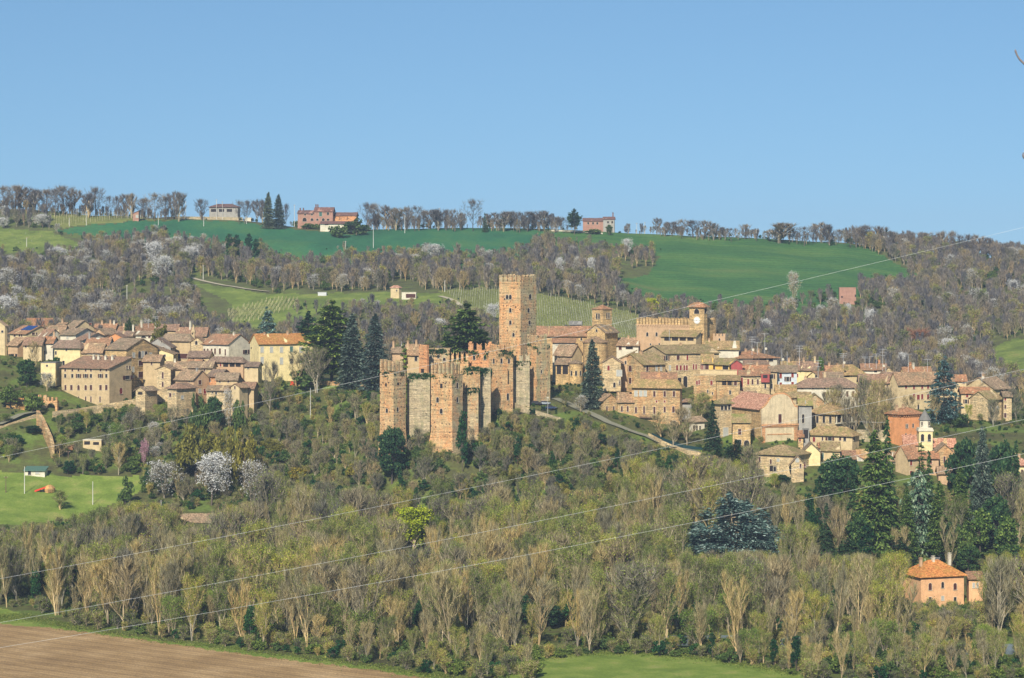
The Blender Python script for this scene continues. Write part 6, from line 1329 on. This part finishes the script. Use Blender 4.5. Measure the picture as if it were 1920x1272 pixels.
# garden greenery between houses
# far woods behind the town
FARCLEAR = [
 [(95,428),(240,412),(330,409),(470,412),(560,424),(650,436),(700,428),(960,424),(1010,432),(1000,447),(985,462),(900,468),(830,474),(800,462),(730,470),(640,462),(560,478),(500,462),(420,452),(330,438),(300,430),(230,436),(160,446)],
 [(1040,434),(1240,434),(1560,452),(1600,462),(1640,478),(1690,498),(1712,520),(1640,516),(1580,535),(1500,556),(1380,566),(1240,560),(1150,532),(1170,515),(1225,500),(1240,468),(1190,458),(1100,455),(1040,448)],
 [(-300,422),(0,424),(90,432),(155,455),(130,468),(0,464),(-300,470)],
 [(1868,645),(1905,632),(2200,628),(2200,698),(1900,698),(1866,675)],
 [(365,527),(505,550),(510,562),(470,590),(430,600),(380,580)], [(420,560),(540,552),(560,575),(470,606),(440,600)],
 [(540,545),(860,548),(870,562),(640,568),(540,570)],
 [(835,548),(935,543),(1010,553),(1090,568),(1200,594),(1205,646),(1180,652),(1100,640),(1060,620),(1010,650),(935,600),(880,575)],
 [(95,402),(150,396),(330,396),(330,412),(95,424)], [(340,395),(560,395),(560,412),(340,412)], [(1565,532),(1612,532),(1612,566),(1565,566)], [(725,530),(785,530),(785,566),(725,566)], [(355,515),(510,545),(505,556),(355,530)], [(235,528),(243,528),(243,575),(235,575)],
 [(550,380),(700,380),(700,430),(550,430)], [(700,425),(1240,424),(1240,440),(700,438)]]
FK = ['violet0', 'violet1', 'violet2', 'violetbud', 'thinblossom', 'shrub0', 'ivyshrub0', 'grey0']
pts = []; y = 1080.
def fclear(a, b): return any(inpoly(a, b, k) for k in FARCLEAR)
while y < 1650:
    st = 6.3; x = -1080*y/F
    while x < 1080*y/F:
        xx, yy = x+uq.uniform(-.5, .5)*st, y+uq.uniform(-.5, .5)*st; x += st
        px = 960+xx*F/yy; z = hgt(xx, yy); py = HZ+(CZ-z)*F/yy
        if fclear(px, py) or (yy > 1585 and px < 1590) or blocked(xx, yy, 1): continue
        dens = math.sin(xx*.021+1.3)*math.sin(yy*.017+.4)+math.sin(xx*.05+yy*.04)*.5
        green = dens > .55 or (px > 1300 and dens > .25)
        k = uq.choices(range(8), [20, 20, 18, 18 if px < 1300 else 10, 2.2, 26 if green else 4, 12 if green else 3, 16])[0]
        if px < 430 and 440 < py < 620 and uq.random() < .07: k = 4
        if math.sin(xx*.033+2)*math.cos(yy*.028) > .62: 
            if uq.random() < .75: continue
        h = uq.uniform(7, 12.5) if k < 5 or k == 7 else uq.uniform(2.5, 5.5)
        for q_ in (1.0, .6, .3):
            if fclear(px, py-h*q_*F/yy) and uq.random() < .93: h *= max(q_-.35, .12)
        if h < 1.8: 
            if uq.random() < .5: continue
            h = uq.uniform(.8, 1.6); k = 6
        pts.append((xx, yy, z-.2, h/K[FK[k]][2], uq.uniform(0, 6.28), k))
    y += st*.93
scatter('woodland', 'leafless violet grey woodland covering the hills behind the town', FK, pts); print('FAR', len(pts))
# ridge thicket: hedges along the skyline
pts = []
for i in range(1000):
    px = uq.uniform(-60, 1980)
    if 345 < px < 370 or 395 < px < 450 or 548 < px < 672 or 1085 < px < 1160: continue
    if 690 < px < 870 or 900 < px < 1060 or 1230 < px < 2000 or px < 330 or uq.random() < .3:
        Y = uq.uniform(1602, 1640); x = (px-960)*Y/F; pts.append((x, Y, hgt(x, Y)-.2, uq.uniform(.25, .85) if (px < 70 or 690 < px < 870 or 900 < px < 1060 or px > 1575) else uq.uniform(.2, .6), uq.uniform(0, 6.28), uq.choice([0, 1, 2, 2, 6, 7])))
scatter('hedgerow', 'scrubby hedge line on the ridge', FK, pts)
def vineyard(name, label, poly, y0, y1, dirx, gap, pstep, h):
    mp = MB(); vm = MB(); q = random.Random(3)
    xs = [(p[0]-960)*y1/F for p in poly]; a = dirx; ca, sa = math.cos(a), math.sin(a)
    cx, cy = sum(xs)/len(xs), (y0+y1)/2; R_ = 260
    for r in range(int(-R_/gap), int(R_/gap)):
        run = None
        for s in range(int(-R_/pstep), int(R_/pstep)):
            x = cx+ca*s*pstep-sa*r*gap; yy = cy+sa*s*pstep+ca*r*gap
            if not (y0 < yy < y1): run = None; continue
            px = 960+x*F/yy; z = hgt(x, yy); py = HZ+(CZ-z)*F/yy
            if not inpoly(px, py, poly): run = None; continue
            hh = h*q.uniform(.85, 1.15); w = .09
            mp.poly([(x-w, yy, z-.1), (x+w, yy, z-.1), (x+w, yy, z+hh), (x-w, yy, z+hh)]); mp.poly([(x, yy-w, z-.1), (x, yy+w, z-.1), (x, yy+w, z+hh), (x, yy-w, z+hh)])
            if run:
                for t in range(3):
                    u = q.random(); vx, vy, vz = run[0]*(1-u)+x*u, run[1]*(1-u)+yy*u, run[2]*(1-u)+z*u; leafquad(vm, (vx, vy, vz+h*q.uniform(.2, .8)), q, .28)
            run = (x, yy, z)
    k = len(mp.f); mp.f += [tuple(i+len(mp.v) for i in f) for f in vm.f]; mp.v += vm.v; mp.m = [0]*k+[1]*len(vm.f)
    tag(mp.build(name, [M['post'], M['vine']]), label, kind='stuff'); print(name, len(mp.f))
vineyard('vineyard', 'rows of pale vine posts on the slope behind keep and church', [(835,548),(935,543),(1010,553),(1090,568),(1200,594),(1205,655),(1000,655),(870,578)], 1120, 1400, R(68), 2.6, 3.2, 2.1)
vineyard('vineyard', 'rows of vine stakes below the gravel lane', [(425,585),(470,572),(520,560),(560,560),(560,575),(470,606),(430,602)], 1150, 1420, R(50), 2.8, 3.4, 1.9)
vineyard('vineyard', 'small vineyard on the ridge beside the bare trees', [(100,406),(150,399),(240,396),(328,398),(325,408),(240,412),(100,424)], 1500, 1640, R(80), 3.2, 4.5, 2.4)
vineyard('orchard', 'rows of saplings in the lime green slope', [(-100,430),(0,432),(90,437),(140,458),(0,462),(-100,462)], 1400, 1640, R(20), 12, 8, 1.2)
# grass tufts along the edges of field and meadows
gt = MB(); q = random.Random(31)
def edge(pts, n, y0, y1, sz, sp):
    for _ in range(n):
        i = q.randrange(len(pts)-1); t = q.random(); px = pts[i][0]*(1-t)+pts[i+1][0]*t; py = pts[i][1]*(1-t)+pts[i+1][1]*t
        Y = CZ*F/(py-HZ) if y0 < 700 else Yof(px, py, y0, y1); Y += q.gauss(0, sp); x = (px-960)*Y/F+q.gauss(0, 1.5); z = hgt(x, Y)
        for _ in range(4): leafquad(gt, (x+q.gauss(0, .35), Y+q.gauss(0, .35), z+q.random()*sz), q, sz*.5)
edge([(-20,1160),(45,1158),(150,1180),(420,1216),(700,1250),(860,1276)], 4200, 600, 720, .28, 3.2)
edge([(870,1275),(940,1252),(985,1238),(1040,1229),(1120,1224),(1210,1224),(1300,1232),(1400,1246),(1490,1262)], 3600, 600, 700, .3, 3.0)
tag(gt.build('grass', M['grassblade']), 'rough grass along the edges of field and meadow', kind='stuff')

# ================================================================ poles, cables, antennas, cars
def pole(px, tp, bs, label, cross=True, mat='concrete', r=.16, Y=None, name='utility_pole', cat='utility pole', lamp=False, group=None, y0=700):
    Y = Y or Yof(px, bs, y0, 1640); x = (px-960)*Y/F; z = hgt(x, Y); h = max(2, CZ-(tp-HZ)*Y/F-z); o = empty(name, (x, Y, z)); tag(o, label, cat, group)
    m = MB(); m.tube((0, 0, -.5), (0, 0, h), r, r*.6, 8, cap=True); m.build('shaft', M[mat], o)
    if lamp: m = MB(); m.box((-.35, -.35, h), (.35, .35, h+.35)); m.box((-.5, -.5, h+.35), (.5, .5, h+.45)); m.build('lamp_head', M['white'], o)
    elif cross:
        m = MB(); m.box((-.75, -.06, h-.55), (.75, .06, h-.4)); m.build('crossarm', M['wood'], o)
        m = MB(); [m.tube((s, 0, h-.4), (s, 0, h-.15), .06, .05, 6) for s in (-.6, 0, .6)]; m.build('insulators', M['white'], o)
    return o
for px, tp, bs in [(130,408,425),(162,400,423),(240,396,411),(297,405,423),(382,405,425),(462,405,421),(50,446,463),(381,497,526),(424,500,520),(505,499,521),(648,452,484),(700,424,466),(759,404,438),(824,390,424),(864,402,427),(941,404,428),(834,526,548),(348,378,398),(406,374,398),(417,378,400),(552,384,402),(1194,418,437),(1209,417,437),(1418,430,448),(688,388,408)]:
    pole(px, tp, bs, 'thin utility pole on the far hillside', group='utility poles on the far hills', y0=1150, r=.2)
pole(238, 537, 578, 'tall white lamp mast in the woods behind the old quarter', lamp=True, y0=1150, r=.22, name='lamp_post', cat='lamp post')
pole(46, 875, 930, 'tall concrete pole in front of the green roofed hut', False)
pole(11, 893, 928, 'grey wooden pole near the meadow border', True, 'wood')
pole(174, 903, 950, 'pale pole standing at the foot of the meadow', False)
pole(302, 938, 972, 'stub pole rising from the poplars by the ruined farmhouse', False, Y=868)
pole(128, 845, 875, 'slim pole beside the small tool shed', True, 'wood')
pole(1628, 1086-60, 1150, 'x') if False else None
pole(43, 756, 786, 'street lamp with white head beside the lower road', lamp=True, name='street_lamp', cat='street lamp', r=.1, Y=952)
pole(595, 694, 718, 'garden lamp post on the castle lawn edge', lamp=True, name='street_lamp', cat='street lamp', r=.1, Y=972)
pole(1027, 747, 765, 'small lamp post beside the parked cars', lamp=True, name='street_lamp', cat='street lamp', r=.08, Y=914)
pole(1268, 1086, 1150, 'grey lamp post in the riverside wood', lamp=True, name='street_lamp', cat='street lamp', r=.12, Y=740)
pole(582, 728, 790, 'pale trunk like pole below the garden wall', False, Y=950, r=.14)
def cable(label, pts, Y0, Y1, sag=0, r=.014):
    m = MB(); px0, px1 = pts[0][0], pts[-1][0]; xs = [p[0] for p in pts]; ys = [p[1] for p in pts]; c = np.polyfit(xs, ys, 2); prev = None; N = 90
    o0 = None
    for i in range(N+1):
        px = px0+(px1-px0)*i/N; Y = Y0+(Y1-Y0)*i/N; p = P(px, float(np.polyval(c, px)), Y)
        if prev: m.tube(prev, p, r, r, 4)
        prev = p
    tag(m.build('power_cable', M['cable']), label, 'power cable')
cable('highest white power cable, crossing the castle and the dark pasture', [(-200,898),(0,858),(600,730),(1150,607),(1920,427),(2150,370)], 330, 300)
cable('power cable running from the river poplars past the villa garden to the blue cedar', [(-200,1122),(0,1085),(640,963),(1240,843),(1496,785),(1739,734),(1920,692),(2150,640)], 320, 290)
cable('power cable passing under the wide blue cedar and over the dark evergreens', [(-200,1205),(0,1165),(640,1050),(1380,902),(1918,788),(2150,735)], 315, 285)
cable('lowest power cable, starting over the ploughed field', [(-200,1246),(0,1215),(166,1188),(640,1105),(1280,983),(1615,916),(1904,855),(2150,800)], 310, 280)
cable('short thin wire between the cloister hall and the orange palazzo', [(1612,791),(1640,792),(1672,791.5)], 893, 886, r=.04)
def antenna(px, tp, bs, Y, label, bars=2, dish=False):
    p = P(px, bs, Y); h = (bs-tp)*Y/F; o = empty('antenna', p); tag(o, label, 'antenna', 'rooftop antennas'); m = MB(); m.tube((0, 0, -1.2), (0, 0, h), .07, .05, 5); m.build('mast', M['metal'], o)
    for b in range(bars):
        z = h*(1-.16*b)-.05; w = 1.5-.2*b; m = MB(); m.box((-w, -.05, z-.04), (w, .05, z+.04))
        for k in range(7): x = -w+2*w*k/6; m.box((x-.03, -.4+.003*k, z+.045), (x+.03, .4, z+.09))
        m.build('yagi_bar', M['metal'], o)
    if dish:
        m = MB(); n = 12; m.poly([(.5*math.cos(6.283*i/n)+.4, -.25, .5*math.sin(6.283*i/n)+.8) for i in range(n)]); m.poly([(.5*math.cos(6.283*i/n)+.4, -.2, .5*math.sin(6.283*i/n)+.8) for i in range(n)][::-1]); m.tube((0, 0, .8), (.4, -.2, .8), .04, .04, 4); m.build('dish', M['white'], o)
for px, tp, bs, Y, b, dsh in [(292,594,610,1070,2,0),(278,597,610,1072,0,0),(1410,632,660,980,3,1),(1420,642,660,980,1,0),(1434,626,658,981,1,1),(1466,655,678,972,0,1),(1476,660,680,968,0,0),(1499,649,680,966,3,0),(1534,676,712,958,3,0),(1581,663,684,980,3,1),(1622,669,684,985,2,0),(1630,669,684,985,1,0),(1643,664,686,985,2,0),(1655,655,690,986,3,1),(1661,674,692,986,0,0),(1703,664,702,970,1,0),(1739,674,694,966,1,0),(1841,698,712,962,2,1),(1753,1046,1060,752,2,1),(1255,618,634,986,0,0),(753,640,652,975,0,1)]:
    antenna(px, tp, bs, Y, 'rooftop television antenna with white dish' if dsh else ('rooftop television antenna with crossbars' if b else 'plain rooftop mast without crossbars'), b, dsh)
def car(px, py, Y, rz, col, label, name='parked_car'):
    Y = Yof(px, py+4, 880, 975) if Y < 940 else Y
    p = P(px, py, Y); z = hgt(p.x, p.y)+.15; o = empty(name, (p.x, p.y, z), rz); tag(o, label, 'car', 'cars parked by the castle' if 'castle' in label else None)
    b = MB(); prof = [(-2.05, .35), (2.05, .35), (2.1, .75), (1.95, .9), (1.1, .98), (-1.85, 1.0), (-2.1, .85)]; b.prism(prof, 'y', -.85, .85)
    ob = b.build('body', M[col], o); recalc(ob)
    c = MB(); w0, w1 = .78, .62; base = [(-1.7, .985), (1.0, .985)]; top = [(-1.3, 1.45), (.25, 1.45)]
    c.v = [(base[0][0], -w0, .99), (base[1][0], -w0, .99), (base[1][0], w0, .99), (base[0][0], w0, .99), (top[0][0], -w1, 1.42), (top[1][0], -w1, 1.42), (top[1][0], w1, 1.42), (top[0][0], w1, 1.42)]
    c.f = [(0,1,5,4),(1,2,6,5),(2,3,7,6),(3,0,4,7)]; c.m = [0]*4; c.build('windows', M['pane'], o)
    r = MB(); r.box((top[0][0]-.05, -w1-.03, 1.42), (top[1][0]+.05, w1+.03, 1.48)); r.build('roof', M[col], o)
    for x in (-1.3, 1.3):
        for s in (-.86, .7):
            w = MB(); w.tube((x, s, .33), (x, s+.17, .33), .33, .33, 12, cap=True); w.poly([(x+.33*math.cos(a*math.pi/6), s, .33+.33*math.sin(a*math.pi/6)) for a in range(12)]); w.build('wheel', M['black'], o)
    for s in (-.6, .6): h = MB(); h.box((2.06, s-.18, .6), (2.13, s+.18, .78)); h.build('headlight', M['metal'], o)
M['carsilver'] = plain('silver_car_paint', (.45, .50, .55), .35, .4); M['carblue'] = plain('dark_blue_car_paint', (.05, .08, .16), .35, .3); M['carblack'] = plain('dark_grey_car_paint', (.06, .065, .075), .35, .3)
car(1010, 751, 922, R(15), 'carsilver', 'silver grey car parked nearest the castle gate tower')
car(1006, 757, 916, R(-20), 'carblack', 'dark car parked along the road parapet by the castle')
car(1022, 760, 914, R(-25), 'carsilver', 'light blue grey car in the parked castle row')
car(1033, 765, 911, R(-25), 'carblue', 'dark blue car last in the row by the castle')
car(212, 737, 955, R(5), 'carblue', 'dark small car beside the convent arched door')
# red container, garden trailer, solar panels
p = P(551, 712, 982); b = MB(); s = .21; b.box((-1.5, -.8, 0), (1.5, .8, 1.6)); [b.box((x, -.84, .05), (x+.1, -.803, 1.5)) for x in (-1.4, -.9, -.4, .1, .6, 1.1)]
o = empty('container', (p.x, p.y, hgt(p.x, p.y)+.1)); tag(o, 'small red metal container at the end of the lawn wall', 'container'); b.build('box', M['redpaint'], o); b = MB(); b.box((-1.55, -.85, 1.6), (1.55, .85, 1.68)); b.build('lid', M['redpaint'], o)
p = P(78, 905, 884); o = empty('hay_wagon', (p.x, p.y, hgt(p.x, p.y)), R(8)); tag(o, 'red farm trailer tipped beside a round hay stack', 'trailer')
b = MB(); b.prism([(-2.4, .1), (-2.2, 0), (1.6, 1.4), (1.5, 1.8), (-2.4, .5)], 'y', -.7, .7); q_ = b.build('bed', M['redpaint'], o); recalc(q_)
for sx in (-.3, .6): w = MB(); w.tube((sx, -.8, .4), (sx, -.72, .4), .4, .4, 10, cap=True); w.build('wheel', M['black'], o)
o = empty('hay_stack', (p.x+2.6, p.y+1, hgt(p.x+2.6, p.y+1))); tag(o, 'weathered brown hay stack with thatched top in the meadow', 'hay stack')
b = MB(); n = 14; q = random.Random(8); rad = [1.9, 2.1, 2.0, 1.4, .5]; zs = [-.2, .6, 1.4, 2.0, 2.4]
rings = [[(rad[k]*(1+q.uniform(-.06, .06))*math.cos(6.283*i/n), rad[k]*math.sin(6.283*i/n), zs[k]+q.uniform(-.08, .08)) for i in range(n)] for k in range(5)]
for k in range(4):
    for i in range(n): j = (i+1) % n; b.poly([rings[k][i], rings[k][j], rings[k+1][j], rings[k+1][i]])
b.poly(rings[4]); b.build('stack', M['earth'], o)
for o in list(bpy.data.objects):
    if o.get('label', '').startswith('cream house with blue solar'):
        fr = None
        for k in range(2):
            m = MB(); x0 = 1.0+k*2.7
            D = 12; m.v = []; root = o
            rf = [c for c in o.children if c.name.startswith('roof')][0]; vs = [v.co for v in rf.data.vertices]; W_ = max(v.x for v in vs); Dm = max(v.y for v in vs); zt = max(v.z for v in vs); z0 = [v.z for v in vs if abs(v.y-min(u.y for u in vs)) < .01]; ze = max(z0); y0 = min(v.y for v in vs); ym = Dm/2+y0/2
            def sp(u, t): y_ = y0+(ym-y0)*t; return (u, y_, ze+(zt-ze)*t+.16)
            a, b_ = W_*(.34+.30*k), W_*(.62+.30*k); m.poly([sp(a, .42), sp(b_, .42), sp(b_, .92), sp(a, .92)]); m.poly([sp(b_, .42), sp(a, .42), (a, sp(a, .42)[1], sp(a, .42)[2]-.1), (b_, sp(a, .42)[1], sp(a, .42)[2]-.1)])
            m.build('solar_panel', M['solar'], rf)
# twigs of a tree close to the camera, entering at the edge of the picture
def neartwig(label, pts, Y):
    m = MB(); pr = None
    for i, (a, b, r) in enumerate(pts):
        p = P(a, b, Y)
        if pr: m.tube(pr[0], p, pr[1], r, 8, cap=(i == len(pts)-1))
        pr = (p, r)
    tag(m.build('twig', M['twigsky']), label, 'twig')
M['twigsky'] = plain('brown_twig_bark', (.22, .19, .19))
neartwig('curved bare twig tip against the blue sky at the picture edge', [(2010,150,.016),(1945,136,.013),(1925,124,.011),(1912,112,.009),(1907,104,.008),(1904,96,.009),(1903.5,93,.003)], 22)
neartwig('dark bud of a twig just touching the edge of the sky', [(1990,330,.012),(1935,303,.012),(1921,297,.012),(1918,292,.009),(1919,286,.003)], 22)

# ================================================================ the hazy spring air between here and the ridge
def haze():
    m = bpy.data.materials.new('thin_haze'); m.use_nodes = True; n = m.node_tree; n.nodes.clear(); out = n.nodes.new('ShaderNodeOutputMaterial'); v = n.nodes.new('ShaderNodeVolumePrincipled')
    v.inputs['Color'].default_value = (.62, .76, 1, 1); v.inputs['Density'].default_value = HAZE; v.inputs['Anisotropy'].default_value = .0
    n.links.new(v.outputs[0], out.inputs['Volume']); b = MB(); b.box((-2200, -30, -12), (2200, 4400, 190)); tag(b.build('haze', m), 'thin blue spring haze over the valley', kind='stuff')
HAZE = .00009
haze()
